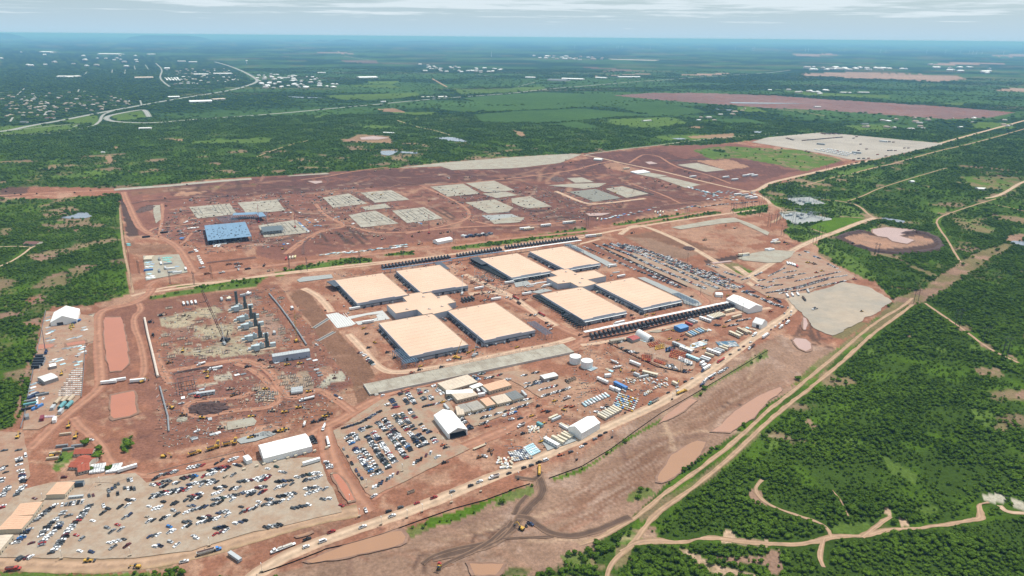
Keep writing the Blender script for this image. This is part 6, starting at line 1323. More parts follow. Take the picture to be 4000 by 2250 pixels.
for i,pts in enumerate(([(820,330),(940,270)],[(855,350),(1000,325)],[(930,305),(1020,290)],[(1010,320),(1085,308)],[(1010,365),(1180,330),(1330,298)],[(725,390),(830,412)],[(840,395),(930,390)],[(880,432),(1030,405),(1230,345),(1390,322)],[(890,440),(1040,413),(1240,353)],[(810,447),(900,436)],[(900,452),(1060,430)],[(1050,432),(1250,387),(1370,362)],[(1075,148),(1120,165)],[(1035,175),(1065,185)],[(1140,185),(1195,205)],[(1240,240),(1315,275)],[(660,435),(725,442)],[(700,460),(755,478)],[(770,485),(860,525)],[(885,532),(940,556)],[(750,360),(800,352)],[(770,420),(840,402)],[(815,372),(860,366)],[(955,345),(1000,338)],[(1060,400),(1130,385)])):cars(E__(ordw(i)+' row'),'U',pts,(1,-.3),.9,2.8)
F_=lambda s:s+' by the site offices'
for i,(pts,h) in enumerate((([(275,350),(470,305)],(.9,-.5)),([(365,382),(450,362)],(.9,-.5)),([(335,437),(425,410)],(.9,-.5)),([(478,352),(560,328),(745,268)],(.9,-.5)),([(540,362),(650,330)],(.9,-.5)),([(640,252),(765,225)],(.9,-.5)),([(205,380),(245,425)],hA),([(262,437),(292,470)],hA),([(340,32),(400,20)],(.9,-.5)),([(393,62),(470,50)],(.9,-.5)),([(498,38),(535,30)],(.9,-.5)),([(300,42),(352,78)],hA),([(715,100),(845,106)],hA),([(720,132),(785,115)],hA),([(770,85),(862,95)],hA),([(812,160),(980,120)],(.9,-.6)),([(850,207),(1075,140)],(.9,-.6)),([(900,86),(945,74)],(.9,-.5)),([(690,40),(735,38)],hA),([(780,20),(830,10)],hA),([(580,275),(610,268)],hA),([(560,65),(600,75)],hA))):cars(F_(ordw(i)+' row'),'O',pts,h,.95,2.8)
for i,(pts,h) in enumerate((([(515,705),(625,665)],hA),([(545,765),(580,755)],hA),([(600,785),(770,830)],hA),([(1850,492),(1995,470)],hA),([(1700,472),(1770,485)],hA),([(1970,432),(2140,400)],hA),([(1840,445),(1900,420)],hA),([(1270,890),(1420,950)],hA),([(1280,905),(1400,960)],hA),([(1330,965),(1440,975)],hA),([(1660,390),(1800,400)],hA),([(1110,985),(1190,960)],hA),([(2040,60),(2240,130)],hA),([(2270,150),(2500,250)],hA))):cars(ordw(i)+' row of the equipment yard by the generators','M',pts,h,.9,3.0)
cars('row of vans along the lower side of the main road','M',[(1540,1230),(1590,1160),(1700,1090),(1800,1050),(1880,990)],(1,-.5),.85,3.4,kinds=(('van',5),('pickup',3)),colors=['white','white','silver','dark blue'])
cars('row along the embankment foot','J',[(10,715),(100,770)],hA,.9,3.2);cars('second row along the embankment foot','J',[(115,800),(220,900)],hA,.95,2.9)
mr=(1,-.38)
for t,L_ in (('31',[('pickup',515,1085,'black'),('van',675,1105,'white'),('suv',505,1160,'white'),('pickup',760,1010,'red'),('pickup',1075,960,'white'),('suv',1335,805,'black'),('suv',1455,765,'dark grey'),('sedan',1620,720,'red'),('pickup',1790,665,'red'),('suv',1975,605,'grey'),('suv',2160,545,'black'),('pickup',2250,505,'white'),('sedan',2545,420,'black'),('pickup',1370,850,'white')]),
   ('32',[('suv',120,365,'black'),('suv',195,340,'dark grey'),('pickup',270,310,'black'),('van',340,290,'white'),('suv',592,205,'dark grey'),('sedan',735,125,'black'),('sedan',700,152,'white'),('suv',835,75,'grey'),('suv',887,40,'dark grey'),('sedan',940,10,'black')]),
   ('22',[('sedan',1570,1055,'black'),('suv',1667,1040,'white'),('sedan',1660,1000,'silver'),('suv',1742,945,'black'),('sedan',1810,912,'silver'),('sedan',2195,670,'black'),('suv',2285,625,'grey'),('sedan',2330,590,'maroon'),('suv',2400,550,'white')]),
   ('23',[('sedan',30,420,'maroon'),('suv',73,392,'white'),('sedan',115,362,'white'),('sedan',152,332,'maroon'),('suv',180,318,'maroon'),('sedan',212,298,'black'),('sedan',230,272,'white'),('suv',234,240,'white'),('suv',200,200,'silver'),('suv',165,258,'silver'),('suv',60,165,'dark grey'),('suv',110,180,'black'),('suv',145,195,'black')])):
 for i,(k,x,y,c) in enumerate(L_):single(k,t,x,y,mr if t != '23' else (1,-.9),c,'%s %s driving on the main road, %s %s' % (c,k,ordw(i),{'31':'from left below the wide lower lot','32':'from left near the yellow tanker','22':'below the equipment yard','23':'on the road bend'}[t]))
for k,t,x,y,h,c,lb in (('pickup','31',1190,650,(1,-.6),'white','white pickup at the junction of the haul roads'),('pickup','31',1825,260,(1,-.6),'white','white pickup on the haul road below the crowded lot'),('pickup','31',1105,795,(.4,1),'white','white pickup towing a small trailer at the junction'),('suv','21',1275,1085,(1,-.5),'white','white SUV on the haul road below the concrete platform'),('pickup','21',805,1085,(1,.5),'dark blue','dark pickup parked below the brown embankment'),('pickup','21',850,1112,(1,.5),'white','white pickup parked below the brown embankment'),
      ('pickup','O',20,690,(1,-.4),'white','white pickup at the left of the haul road junction'),('pickup','O',395,685,(1,.3),'white','white pickup among carts on the bare ground'),('pickup','O',610,390,(1,-.2),'white','white pickup on the open ground below the office row'),('pickup','O',680,382,(1,-.3),'dark grey','dark service pickup below the office row'),('pickup','Q',340,672,(1,-.4),'white','white pickup on the pink dirt below the dark earth mound'),('pickup','Q',218,456,(1,-.2),'silver','silver pickup left of the dark earth mound'),('pickup','J',1280,830,(1,-.2),'white','white pickup in front of the front left hall'),('pickup','J',2200,840,(1,-.2),'white','white pickup on the road below the concrete platform'),('sedan','31',860,745,DNR,'red','red car alone at the right end of the wide lower lot'),('pickup','30',915,85,(1,.1),'white','white pickup behind the red tiled house'),('pickup','A',195,622,(.3,-1),'white','white truck at the lower left of the laydown yard'),('van','30',262,245,(.1,1),'white','white van at the top of the left edge lot'),('suv','21',610,575,(1,.3),'white','white SUV at the end of the long grey shed'),('pickup','B',425,262,(1,.2),'white','white pickup behind the cream containers by the roadside tent'),('pickup','B',470,250,(1,.2),'black','black pickup behind the cream containers by the roadside tent'),('pickup','B',355,305,(1,.2),'white','white pickup beyond the roadside tent')):
 single(k,t,x,y,h,c,lb)
def veh_emit():
 for e in VEH:e.append(1/np.hypot(e[1],e[2]))
 vis=[e for e in VEH if 0 < e[5] < 4000 and e[6] < 2250];print('vehicles',len(vis))
 idx={};far_=[]
 for kinds,nm in ((('sedan','suv'),'car'),(('pickup',),'pickup'),(('van',),'van')):
  L_=sorted([e for e in vis if e[0] in kinds],key=lambda e:-e[-1]);far_ += L_[300:]
  for e in L_[:300]:
   k={'sedan':'car','suv':'SUV','pickup':'pickup','van':'van'}[e[0]]
   if e[8] is None:lb=e[7]
   else:
    i,n=e[8],e[9];pos='alone in' if n == 1 else 'left end of' if i == 0 else 'right end of' if i == n-1 else ordw(i)+' from left in'
    lb='%s %s %s %s' % (e[4],k,pos,e[7])
   place(e[0],(e[1],e[2],.16),e[3],lb,nm,{'car':'parked cars','pickup':'parked pickups','van':'parked vans'}[nm] if e[8] is not None else 'traffic and lone vehicles',(*CARC[e[4]],1),1.05)
 # the smaller, farther rest of the parked vehicles: real bodies joined into one mesh
 vs,fs,cs=[],[],[]
 for e in far_:
  k=e[0];L_,w,h,c0,c1={'sedan':(4.7,.9,.95,-1.5,1.2),'suv':(4.8,.95,1.1,-2.3,1.2),'pickup':(5.8,1.0,1.2,-.3,1.6),'van':(5.6,1,1.25,-2.8,1.6)}[k];H={'sedan':1.46,'suv':1.82,'pickup':1.9,'van':2.4}[k]
  mb=MB();mb.box(0,0,.3,L_,w*2,h-.3);n0=len(mb.f);mb.hexa([(c0,-w*.95,h),(c1,-w*.95,h),(c1,w*.95,h),(c0,w*.95,h)],[(c0+.5,-w*.8,H),(c1-.6,-w*.8,H),(c1-.6,w*.8,H),(c0+.5,w*.8,H)])
  c,s=math.cos(e[3]),math.sin(e[3]);o=len(vs);vs += [(e[1]+c*p[0]-s*p[1],e[2]+s*p[0]+c*p[1],p[2]+.16) for p in mb.v]
  for i,f in enumerate(mb.f):fs.append([j+o for j in f]);cs.append((.03,.035,.04) if i >= n0 and i != n0+1 else CARC[e[4]])
 me=bpy.data.meshes.new('distant_parked_vehicles');me.from_pydata(vs,[],fs);me.update();ca=me.color_attributes.new('paint','FLOAT_COLOR','CORNER');arr=np.ones((len(me.loops),4),'f');k=0
 for f,c in zip(fs,cs):arr[k:k+len(f),:3]=c;k += len(f)
 ca.data.foreach_set('color',arr.ravel());m=bpy.data.materials.new('distant_car_paint');m.use_nodes=True;t=m.node_tree;at=N(t,'ShaderNodeAttribute',attribute_name='paint');L(t,at.outputs['Color'],t.nodes['Principled BSDF'].inputs['Base Color']);t.nodes['Principled BSDF'].inputs['Roughness'].default_value=.35;me.materials.append(m)
 link('distant_parked_vehicles',me,kind='stuff')
veh_emit()
# --- trucks, machines, containers, materials ------------------------------------------
YEL,ORG,CRM,LGR,BLU,WHT,TEAL,GRN,RED,BLK,GRY,TAN,ICE,NAVY=(.55,.33,.05),(.46,.13,.06),(.60,.53,.40),(.42,.44,.45),(.08,.22,.50),(.74,.75,.75),(.12,.30,.32),(.10,.20,.14),(.40,.05,.04),(.03,.03,.035),(.20,.21,.22),(.45,.36,.26),(.42,.62,.68),(.03,.05,.11)
for k,t,x,y,h,c,lb,cat in (('semi_flat','31',280,1175,(-1,.38),WHT,'white flatbed semi truck with a load at the left end of the main road','truck'),('semi_hopper','22',1425,1150,(-1,.55),TEAL,'grey green hopper semi truck on the main road by the roadside tent','truck'),('semi_box','22',1950,820,(-1,.62),NAVY,'blue semi truck with a grey trailer below the equipment yard','truck'),('semi_tanker','22',2100,735,(-1,.62),RED,'red tanker truck on the main road','truck'),('semi_hopper','22',2410,600,(-1,.7),WHT,'white semi truck with a black open trailer on the main road','truck'),('semi_box','22',2550,490,(1,-.7),ICE,'semi truck with a pale blue trailer near the road bend','truck'),('semi_tanker','22',1705,1055,(1,-.42),YEL,'yellow tanker truck on the verge of the main road','truck'),('semi_tanker','32',275,395,(.03,-1),YEL,'yellow tanker truck pulling out of the muddy crossing','truck'),
       ('box_truck','22',2438,478,(-1,.6),WHT,'white box truck above the road bend','truck'),('box_truck','23',130,400,(-1,.7),WHT,'white box truck, lower of the two on the bend','truck'),('box_truck','23',195,355,(-1,.7),WHT,'white box truck, upper of the two on the bend','truck'),('semi_hopper','23',90,130,(1,.5),NAVY,'white semi truck with a dark cab by the graded grey field','truck'),('semi_hopper','23',360,115,(.8,1),BLK,'black hopper truck on the graded grey field','truck'),('semi_tanker','31',725,110,(.25,1),WHT,'white tanker truck on the haul road beside the marquee','truck'),('mixer_truck','21',685,1410,(-.5,1),WHT,'white mixer truck on the haul road above the marquee','truck'),('mixer_truck','K',1320,1300,(-1,.05),WHT,'white mixer truck right of the nearer tank','truck'),('mixer_truck','K',1260,1225,(1,.25),WHT,'white mixer truck beyond the nearer tank','truck'),('dump_truck','31',2400,460,(-1,.3),WHT,'white dump truck on the main road','truck'),('semi_hopper','30',2100,1215,(1,-.28),BLU,'blue semi truck with a pale hopper on the bottom haul road','truck'),('dump_truck','30',130,1390,(1,-.1),RED,'red truck with a grey bed at the bottom left edge','truck'),('dump_truck','O',1050,225,(1,-.4),WHT,'white dump truck on the bare ground right of the office row','truck'),('semi_box','M',530,460,(-1,.25),WHT,'white semi truck with a long trailer behind the generator row','truck'),('semi_tanker','M',830,520,(-1,.25),BLK,'dark tanker truck beside the generator row','truck'),('semi_box','I',1400,690,(-1,.2),WHT,'white semi truck parked between the two data centres','truck'),('semi_tanker','I',965,860,(-.9,-.5),RED,'red tanker truck on the road between the data centres, upper','truck'),('semi_tanker','I',1325,1090,(-.9,-.5),RED,'red tanker truck on the road between the data centres, lower','truck'),('dump_truck','I',1005,930,(-.9,-.6),BLK,'dark dump truck on the road between the data centres','truck'),('vacuum_truck','20',2030,770,(-1,.3),WHT,'white water truck on the haul road above the flooded slab','truck'),('dump_truck','O',690,440,(-1,.5),WHT,'white flat bed truck on the bare ground below the office row','truck'),('vacuum_truck','21',490,1375,(.3,-1),TAN,'tan truck beside the gravel heap above the marquee','truck'),('semi_tanker','Q',1200,425,(-1,.25),WHT,'white tanker trailer on the dirt road below the embankment','truck'),('semi_tanker','20',2170,815,(-1,.2),WHT,'white tanker truck above the flooded slab','truck'),('semi_hopper','12',-640,345,(1,.5),WHT,'white tanker on the far slab yard','truck')):
 o=put(k,t,x,y,*h,c,'',cat,None,.2,label=lb)
 for ch in CH.get(o.name,()):
  if ch.name.split('.')[0] in ('hopper','tank'):ch.color=(.02,.02,.025,1) if 'black' in lb or 'dark' in lb else (.5,.52,.5,1) if 'hopper' in lb else ch.color
for k,t,x,y,h,c,lb in (('box_trailer','31',560,320,(-1,.3),WHT,'long pale blue box trailer parked beside the marquee'),('box_trailer','30',1285,385,(1,-.3),WHT,'white box trailer beside the white wrapped stacks'),('flat_trailer','31',2250,155,(1,-.42),TAN,'long pale flatbed trailer alone on the bare ground'),('box_trailer','H',580,895,(1,-.18),WHT,'white box trailer behind the plaza'),('box_trailer','H',800,1120,(1,-.15),WHT,'white roofed long trailer in front of the plaza'),('box_trailer','I',440,725,(1,-.2),CRM,'beige trailer left of the crossroads between the halls'),('box_trailer','I',680,880,(1,-.15),LGR,'grey trailer at the crossroads between the halls'),('box_trailer','I',1115,805,(1,-.15),LGR,'pale trailer beside the third front hall'),('box_trailer','I',865,645,(1,-.15),WHT,'white trailer by the corner of the back hall'),('box_trailer','I',2325,405,(1,-.15),CRM,'beige trailer right of the back right hall'),('box_trailer','I',2450,555,(1,-.2),WHT,'white trailer behind the rightmost hall'),('box_trailer','K',1560,1255,(1,.4),WHT,'silver box trailer right of the water tanks'),('box_trailer','22',910,945,(1,.45),CRM,'long cream trailer alone on the bare dirt'),('box_trailer','20',1095,962,(1,-.1),WHT,'white trailer at the lower end of the upper pond, left'),('box_trailer','20',1190,940,(1,-.15),WHT,'white trailer at the lower end of the upper pond, right'),('box_trailer','20',1390,945,(1,-.1),WHT,'white trailer beside a yellow excavator near the ponds')):
 put(k,t,x,y,*h,c,'','trailer',None,.2,label=lb)
def many(kind,cat,desc,group,t,lst,h,color,z=.18,scale=None):
 for e in lst:
  put(kind,t,e[0],e[1],*(e[2] if len(e) > 2 and e[2] else h),e[3] if len(e) > 3 else (random.choice(color) if isinstance(color,list) else color),desc,cat,group,z,scale)
# plant: turbines, crane, skids, mounds
for x,y,o_ in ((690,540,0),(800,730,1),(880,870,2),(960,1090,3),(1090,1270,4)):
 put('gas_turbine','P',x-20,y-15,1,-.16,WHT,'','turbine','gas turbine units in a row',.2,label=('farthest','second farthest','middle','second nearest','nearest')[o_]+' white gas turbine unit with a dark stack in the turbine row')
p=G('P',610,430);o=thing('exhaust_stack','lone tall dark stack beyond the turbine row','stack',p);part('stack',MB().cyl(0,0,0,1.9,19,20).cyl(0,0,14,2.2,.4,20),MATS['stack_green_grey'],o);part('stack_rim',MB().cyl(0,0,19,2.0,.5,20),DARKST,o);part('base',MB().box(0,0,0,5.2,5.2,1.2),CONC,o)
c=G('P',380,1120);b=G('P',175,245,60);o=place('crawler_crane',(*c,.2),math.atan2(b[1]-c[1],b[0]-c[0]),'tall dark crawler crane with a long lattice boom left of the turbine row','crane')
for k,t,x,y,h,col_,lb in (('lattice_crane','P',1730,1130,(.2,-1),YEL,'yellow lattice boom crane on the terrace right of the turbines'),('mobile_crane','J',1400,800,(1,.1),YEL,'yellow crane with an upright boom before the front left hall'),('mobile_crane','I',200,790,(.3,-1),WHT,'white mobile crane between the two data centres'),('lattice_crane','11',1740,900,(.3,-1),RED,'dark lattice crane on the red earth of the far half'),('lattice_crane','11',395,840,(.3,-1),RED,'dark crane standing on the framed slab'),('lattice_crane','11',30,790,(.3,-1),RED,'small dark crane beside the blue roof strip'),('mobile_crane','20',465,655,(.3,-1),NAVY,'dark crane with a raised boom in the laydown yard'),('mobile_crane','P',370,1180,(-.6,-1),LGR,'smaller crane at the foot of the crawler crane'),('mobile_crane','J',1650,760,(1,-.6),LGR,'boom lift crane beside the concrete platform')):
 put(k,t,x,y,*h,col_,'','crane',None,.2,label=lb)
many('excavator','excavator','yellow excavator','excavators','20',[(1730,1210,(-1,-.3)),(1430,950,(1,-.3)),(2090,900,(.4,-1)),(690,1400,(.3,-1)),(1840,640,(.3,-1)),(620,875,(.2,-1))],(1,0),YEL)
many('excavator','excavator','dark excavator','excavators','20',[(1620,280,(1,-.2),BLK),(2160,1180,(.4,-.4)),(2350,1080,(1,-.3)),(1850,280,(1,0)),(1510,345,(1,.2)),(1540,475,(.3,1))],(1,0),[BLK,TAN])
many('excavator','excavator','yellow excavator','excavators','30',[(1650,255,(1,0)),(760,60,(.6,-1)),(530,250,(1,-.2)),(180,60,(.6,-1))],(1,0),YEL)
many('haul_dumper','dump truck','yellow articulated dumper','articulated dumpers','30',[(1960,225,(1,-.3)),(2140,175,(1,-.3)),(2195,135,(.1,-1)),(2300,130,(1,-.2)),(2370,105,(.1,-1))],(1,0),YEL)
put('grader','30',1360,1365,-1,-.05,YEL,'','grader',label='yellow motor grader on the bottom haul road');put('loader','30',890,1305,1,-.1,YEL,'','loader',label='dark yellow loader beside the bottom haul road')
put('excavator','32',95,980,-1,-.5,YEL,'','excavator',label='yellow excavator by the mud tracks on the stripped ground');put('utility_cart','32',145,950,.5,1,BLK,'','cart',label='dark cart beside the yellow excavator on the stripped ground');put('pickup','32',185,930,1,.5,CARC['dark blue'],'','pickup',label='dark pickup beside the yellow excavator on the stripped ground')
put('dozer','31',1840,1380,.2,-1,YEL,'','bulldozer',label='yellow machine near the bottom edge of the stripped ground');put('utility_cart','31',1845,1330,1,0,RED,'','cart',label='red tractor near the bottom edge of the stripped ground')
put('telehandler','32',480,240,1,-.2,ORG,'','telehandler',label='orange telehandler on the edge of the main road');put('dozer','23',940,240,1,-.3,YEL,'','bulldozer',label='yellow machine on the right of the graded grey field');put('grader','23',465,220,1,-.2,WHT,'','grader',label='pale grader on the left of the graded grey field')
many('dozer','bulldozer','dark bulldozer','bulldozers','10',[(70,445),(60,480),(150,505),(210,512),(370,503),(910,468),(750,492),(1880,412),(1660,548),(1940,545),(2180,530),(1670,625),(1815,680),(2290,525)],(1,-.1),[BLK,(.10,.06,.03)])
many('excavator','excavator','small dark excavator','far excavators','11',[(2050,505,(1,0)),(2240,505,(-1,0)),(640,545),(900,760),(710,655,(.2,-1)),(940,540),(1170,510,(1,0),YEL),(1260,515,(1,0),YEL),(1190,930),(760,900,(-1,0)),(1230,930),(1570,930,(1,1)),(1640,890),(1860,900),(1930,890),(1830,810),(1270,960),(1640,1010),(1350,255,(1,0)),(2100,340),(2150,335),(2510,350),(1200,275),(1160,435),(1740,575),(1980,600),(1030,575),(270,1060,(1,0),YEL),(80,1230,(1,-1)),(130,1280)],(1,-.2),[BLK,TAN,(.25,.13,.05)])
many('excavator','excavator','small dark excavator','far excavators','12',[(80,490),(120,660,(1,0)),(370,655,(1,0)),(480,580),(540,165),(590,190),(510,235),(425,250),(880,205),(980,245),(1110,280),(720,235,(.2,-1),TAN),(1040,495,(1,0),YEL),(2150,825,(.4,-1)),(2240,850),(1930,970),(1205,900),(1350,350),(1440,375),(1480,378),(1590,410),(1670,435),(1510,425),(1550,440),(1780,295),(1880,355),(2000,375),(2540,60),(1740,280)],(1,-.2),[BLK,TAN,(.25,.13,.05)])
many('loader','loader','loader','wheel loaders','Q',[(380,570,(1,0)),(225,548),(1130,490),(930,515,(-1,0)),(1020,525),(1335,560,(1,-.2)),(1360,540),(760,560),(620,395,(1,-.4)),(910,175),(1140,145),(1040,155),(410,212),(730,172),(830,120),(595,345),(120,140),(1250,602),(1310,585),(520,650),(755,725),(780,715),(950,680),(990,675),(1020,660),(1210,365),(870,345),(340,405,(1,0),RED)],(1,-.2),[YEL,BLK,(.25,.13,.05),TAN])
many('telehandler','telehandler','telehandler','telehandlers','O',[(415,448,(1,-.2)),(350,695),(450,655,(.2,1)),(435,640),(70,738),(80,620),(950,245),(1025,315,(1,.3),YEL),(1045,290),(1090,290),(860,425),(770,365),(860,325),(820,285),(845,570),(900,330),(700,505),(60,255),(60,600)],(1,-.3),[BLK,ORG,YEL,(.2,.1,.05)])
many('boom_lift','boom lift','orange boom lift','orange lifts parked in clusters','M',[(890+i*26+j*14,715+j*17-i*5) for i in range(5) for j in range(3)]+[(1180+i*27-j*6,790+j*20+i*7) for i in range(7) for j in range(5)]+[(820+i*22,855+j*17+i*4) for i in range(5) for j in range(4)]+[(970+i*24,910+j*16+i*8) for i in range(6) for j in range(2)],(1,-.6),[ORG,ORG,(.38,.08,.05),(.5,.2,.08),ORG])
many('boom_lift','boom lift','yellow boom lift','yellow and blue lifts in clusters','M',[(980+i*24,745+j*18-i*5) for i in range(5) for j in range(3)],(.6,-1),[YEL,(.4,.22,.06),YEL])
many('scissor_lift','scissor lift','blue scissor lift','yellow and blue lifts in clusters','M',[(1110+i*20,770+j*14-i*4) for i in range(6) for j in range(4)],(1,-.4),[NAVY,BLK,LGR,BLU])
many('telehandler','telehandler','telehandler','telehandlers','M',[(1340,655),(1070,545),(1190,545,(1,.3),YEL),(1300,610),(1570,765),(1440,740),(1600,670),(1520,660),(860,360),(700,395),(680,360),(1250,665),(800,345),(45,600),(950,345),(1820,500,(1,0),YEL),(1670,1140,(1,-.5),ORG),(1150,650),(1480,810),(1560,290),(1420,130),(1860,115),(2390,310,(1,0),ORG),(1330,1040),(1400,1040),(1340,1060,(1,0),NAVY),(550,1035,(.2,1)),(700,1040,(1,0),YEL),(800,1045,(1,.2),ORG),(1255,1180,(.2,-1),YEL)],(1,-.3),[ORG,BLK,YEL,(.25,.1,.05)])
many('telehandler','telehandler','telehandler','telehandlers','I',[(120,380),(155,355),(240,450),(540,605),(570,620),(625,610),(330,640),(460,610),(530,660),(380,810),(430,800),(490,795),(580,780),(640,770),(470,895),(520,890),(580,870),(830,850),(1100,770),(1150,765),(1190,760),(1250,740),(1390,1210),(1420,1250),(1460,1250),(1450,1300),(1080,880),(1170,1100),(1230,1100),(870,690),(1090,690),(2310,540),(2280,420),(930,820),(890,870),(200,545),(350,640)],(1,-.4),[ORG,BLK,(.25,.1,.05),LGR,WHT],.2)
many('telehandler','telehandler','telehandler','telehandlers','J',[(230,580,(1,.3),YEL),(405,720),(510,800),(875,920),(750,1010),(1170,930),(1555,725),(1630,690),(1680,650,(1,.2),LGR),(2240,650),(860,970),(140,655),(70,380),(110,460),(1860,620)],(1,-.3),[BLK,ORG,YEL])
many('utility_cart','utility cart','small cart','utility carts','H',[(125,745),(90,915),(360,970),(470,960),(240,670),(300,720),(400,845),(2200,190),(2450,350),(2360,345),(1600,590),(2090,20)],(1,-.3),[BLK,ORG,LGR])
# chillers, generators
for (t,a,b,n,h,kind,lb,grp,z) in (('M',(165,625),(1935,235),36,(.72,.62),'generator_unit','charcoal generator unit in the long row before the data centre','charcoal generators in the front row',.2),('H',(1025,205),(2170,28),21,(-.75,-.55),'generator_unit','charcoal generator unit in the left part of the row behind the data centre','charcoal generators in the back row',.2),('I',(120,270),(760,165),15,(-.75,-.55),'generator_unit','charcoal generator unit in the middle part of the row behind the data centre','charcoal generators in the back row',.2),('I',(800,150),(1840,15),24,(-.75,-.55),'generator_unit','charcoal generator unit in the right part of the row behind the data centre','charcoal generators in the back row',.2),
          ('I',(420,400),(830,600),15,(.95,-.15),'chiller','dark green chiller along the near side of the back hall','chillers beside the back hall',.2),('I',(1235,835),(1660,1090),15,(.95,-.15),'chiller','dark green chiller along the left side of the third front hall','chillers beside the third front hall',.2),('I',(1195,595),(1345,560),4,(.7,.6),'chiller','black cooling unit in the notch behind the right hub','cooling units by the right hub',.2),('I',(190,905),(370,870),4,(.7,.6),'chiller','black cooling unit in the notch beside the left hub','cooling units by the left hub',.2),('I',(350,330),(450,380),4,(.95,-.15),'chiller','dark chiller under the far corner frame of the back hall','chillers beside the back hall',.2),('K',(560,580),(800,730),7,(.95,-.15),'chiller','dark chiller under the near corner frame of the third front hall','chillers beside the third front hall',.2)):
 P0,P1=G(t,*a),G(t,*b)
 for i in range(n):
  q=P0+(P1-P0)*(i+.5)/n;m=((a[0]+b[0])/2,(a[1]+b[1])/2)
  w='left end' if i == 0 else 'right end' if i == n-1 else ordw(i)+' from left'
  place(kind,(q[0],q[1],z),heading(t,*m,*h),w+' '+lb,'generator' if kind == 'generator_unit' else 'chiller',grp)
def strip(t,pts,z,w,label,nm='canopy',m=WHITE,h=.4,cat='canopy'):
 a,b=G(t,*pts[0],z),G(t,*pts[1],z);d=b-a;l=np.hypot(*d);o=thing(nm,label,cat,(a+b)/2,math.atan2(d[1],d[0]));n=max(3,int(l/9));pm=MB().box(0,0,z,l/n-.1,w,h).mesh('roof_panel',[m]);sm=MB().box(0,w/2-.3,0,.25,.25,z).box(0,-w/2+.3,0,.25,.25,z).mesh('support',[STEEL])
 for i in range(n):link('roof_panel',pm,o).location=(-l/2+l*(i+.5)/n,0,random.choice((0,0,0,.25)));link('support',sm,o).location=(-l/2+l*(i+.5)/n,0,0)
strip('M',((100,558),(1870,190)),6.5,4.6,'long white canopy running along the front generator row');strip('I',((800,187),(1885,30)),6.5,4.6,'white canopy running along the back generator row');strip('H',((1030,235),(2200,75)),5.5,3,'dark pipe rack along the back generator row','pipe_rack',BLUEST,.8,'pipe rack');strip('I',((20,300),(800,190)),5.5,3,'dark pipe rack along the middle of the back generator row','pipe_rack',BLUEST,.8,'pipe rack')
many('equipment_skid','equipment skid','grey equipment skid','equipment skids between the halls','K',[(1020,235,None,CRM),(1060,215,None,CRM),(1090,240,None,CRM),(940,185),(980,175),(1000,200),(1150,280),(1200,310),(1230,270),(1290,360),(1330,370),(1370,390),(1440,430),(1450,395),(1640,520),(1660,540),(1520,460)],(.9,.5),[LGR,GRY,BLK])
many('equipment_skid','equipment skid','grey equipment skid','equipment skids between the halls','I',[(1430,420,None,WHT),(1470,415,None,WHT),(1150,240),(1190,265),(1230,285),(1290,330),(1320,320),(1380,370),(1140,270),(2040,740),(2120,770),(2170,770)],(.9,.5),[LGR,GRY,BLK])
many('equipment_skid','equipment skid','white equipment skid','equipment skids between the halls','H',[(1425,590),(1490,580),(1555,570),(1280,320),(1320,350),(1380,410),(1440,440),(1480,500),(2050,1060),(2090,1080),(1400,490),(2310,1140),(2490,1310)],(.9,.2),[WHT,LGR,GRY])
many('pipe_stack','pipe stack','pale pipe rack bundle','pipe bundles between the halls','I',[(1200,660),(1280,640),(1360,630),(1160,690),(2380,490),(2060,705),(2090,715)],(1,-.12),[WHT,LGR])
many('foundation_cage','foundation','pale foundation block with formwork','foundations of the plant terrace','P',[(1010,320),(1220,640),(1460,980),(1430,320),(70,1070),(400,1340),(1450,900),(1540,1110),(1340,730),(1130,580)],(1,-.15),CONC.diffuse_color[:3],.2)
many('foundation_cage','foundation','grey foundation block with formwork','foundations of the plant terrace','20',[(1620,270),(1665,480),(1660,570),(1725,690),(1700,200),(1990,610),(2040,700),(1820,510),(2080,500),(1900,560),(1920,400),(2010,340),(2110,640)],(1,-.15),(.4,.4,.4),.2)
many('foundation_cage','foundation','grey rebar foundation','foundations of the round plant area','Q',[(1000,250),(1080,240),(1100,270),(1020,300),(1200,262),(1220,300),(1150,320),(1060,330),(800,340),(840,380),(880,370),(900,410),(830,430),(940,380)],(1,-.15),(.3,.3,.3),.2)
many('container','container','white site container','containers of the plant terrace','20',[(1850,165),(1890,160),(1930,155),(1970,150),(2230,120,(.3,1)),(2310,110,(.3,1),CRM),(2500,60)],(.35,1),[WHT,WHT,LGR])
many('short_container','container','grey steel box','containers of the plant terrace','P',[(325,355,(.3,1)),(1315,990,(.3,1)),(440,350,(.3,1),CRM),(480,345,(.3,1),CRM),(720,280),(1650,520,(.6,1),WHT),(830,250,(1,-.2),WHT)],(1,-.2),LGR,.2,1.25)
many('big_pipe','pipe','silver horizontal vessel','horizontal vessels','Q',[(1120,350),(1120,362),(1120,376)],(1,-.14),LGR)
put('office_trailer','Q',410,385,1,-.15,LGR,'','trailer',label='pale blue cabin beside the steel bundles on the plant terrace')
many('material_stack','material stack','bundle of grey steel','steel bundles on the plant terrace','Q',[(230,410,(.2,1)),(440,375,(.3,1)),(290,380),(330,370),(375,345),(650,232),(480,188),(510,180),(320,730),(310,725),(460,695),(500,685),(1210,110),(1260,118),(960,135),(1290,215),(1300,235),(1270,190),(700,225),(440,575,(.3,1))],(1,-.25),[LGR,GRY,STEEL.diffuse_color[:3]])
many('pallet_crate','pallet','pallet of materials','pallets on the plant terrace','Q',[(800+26*i+8*(j % 2),355+18*j+i*2) for i in range(6) for j in range(5)],(1,-.2),[LGR,BLK,CRM,TAN,GRY])
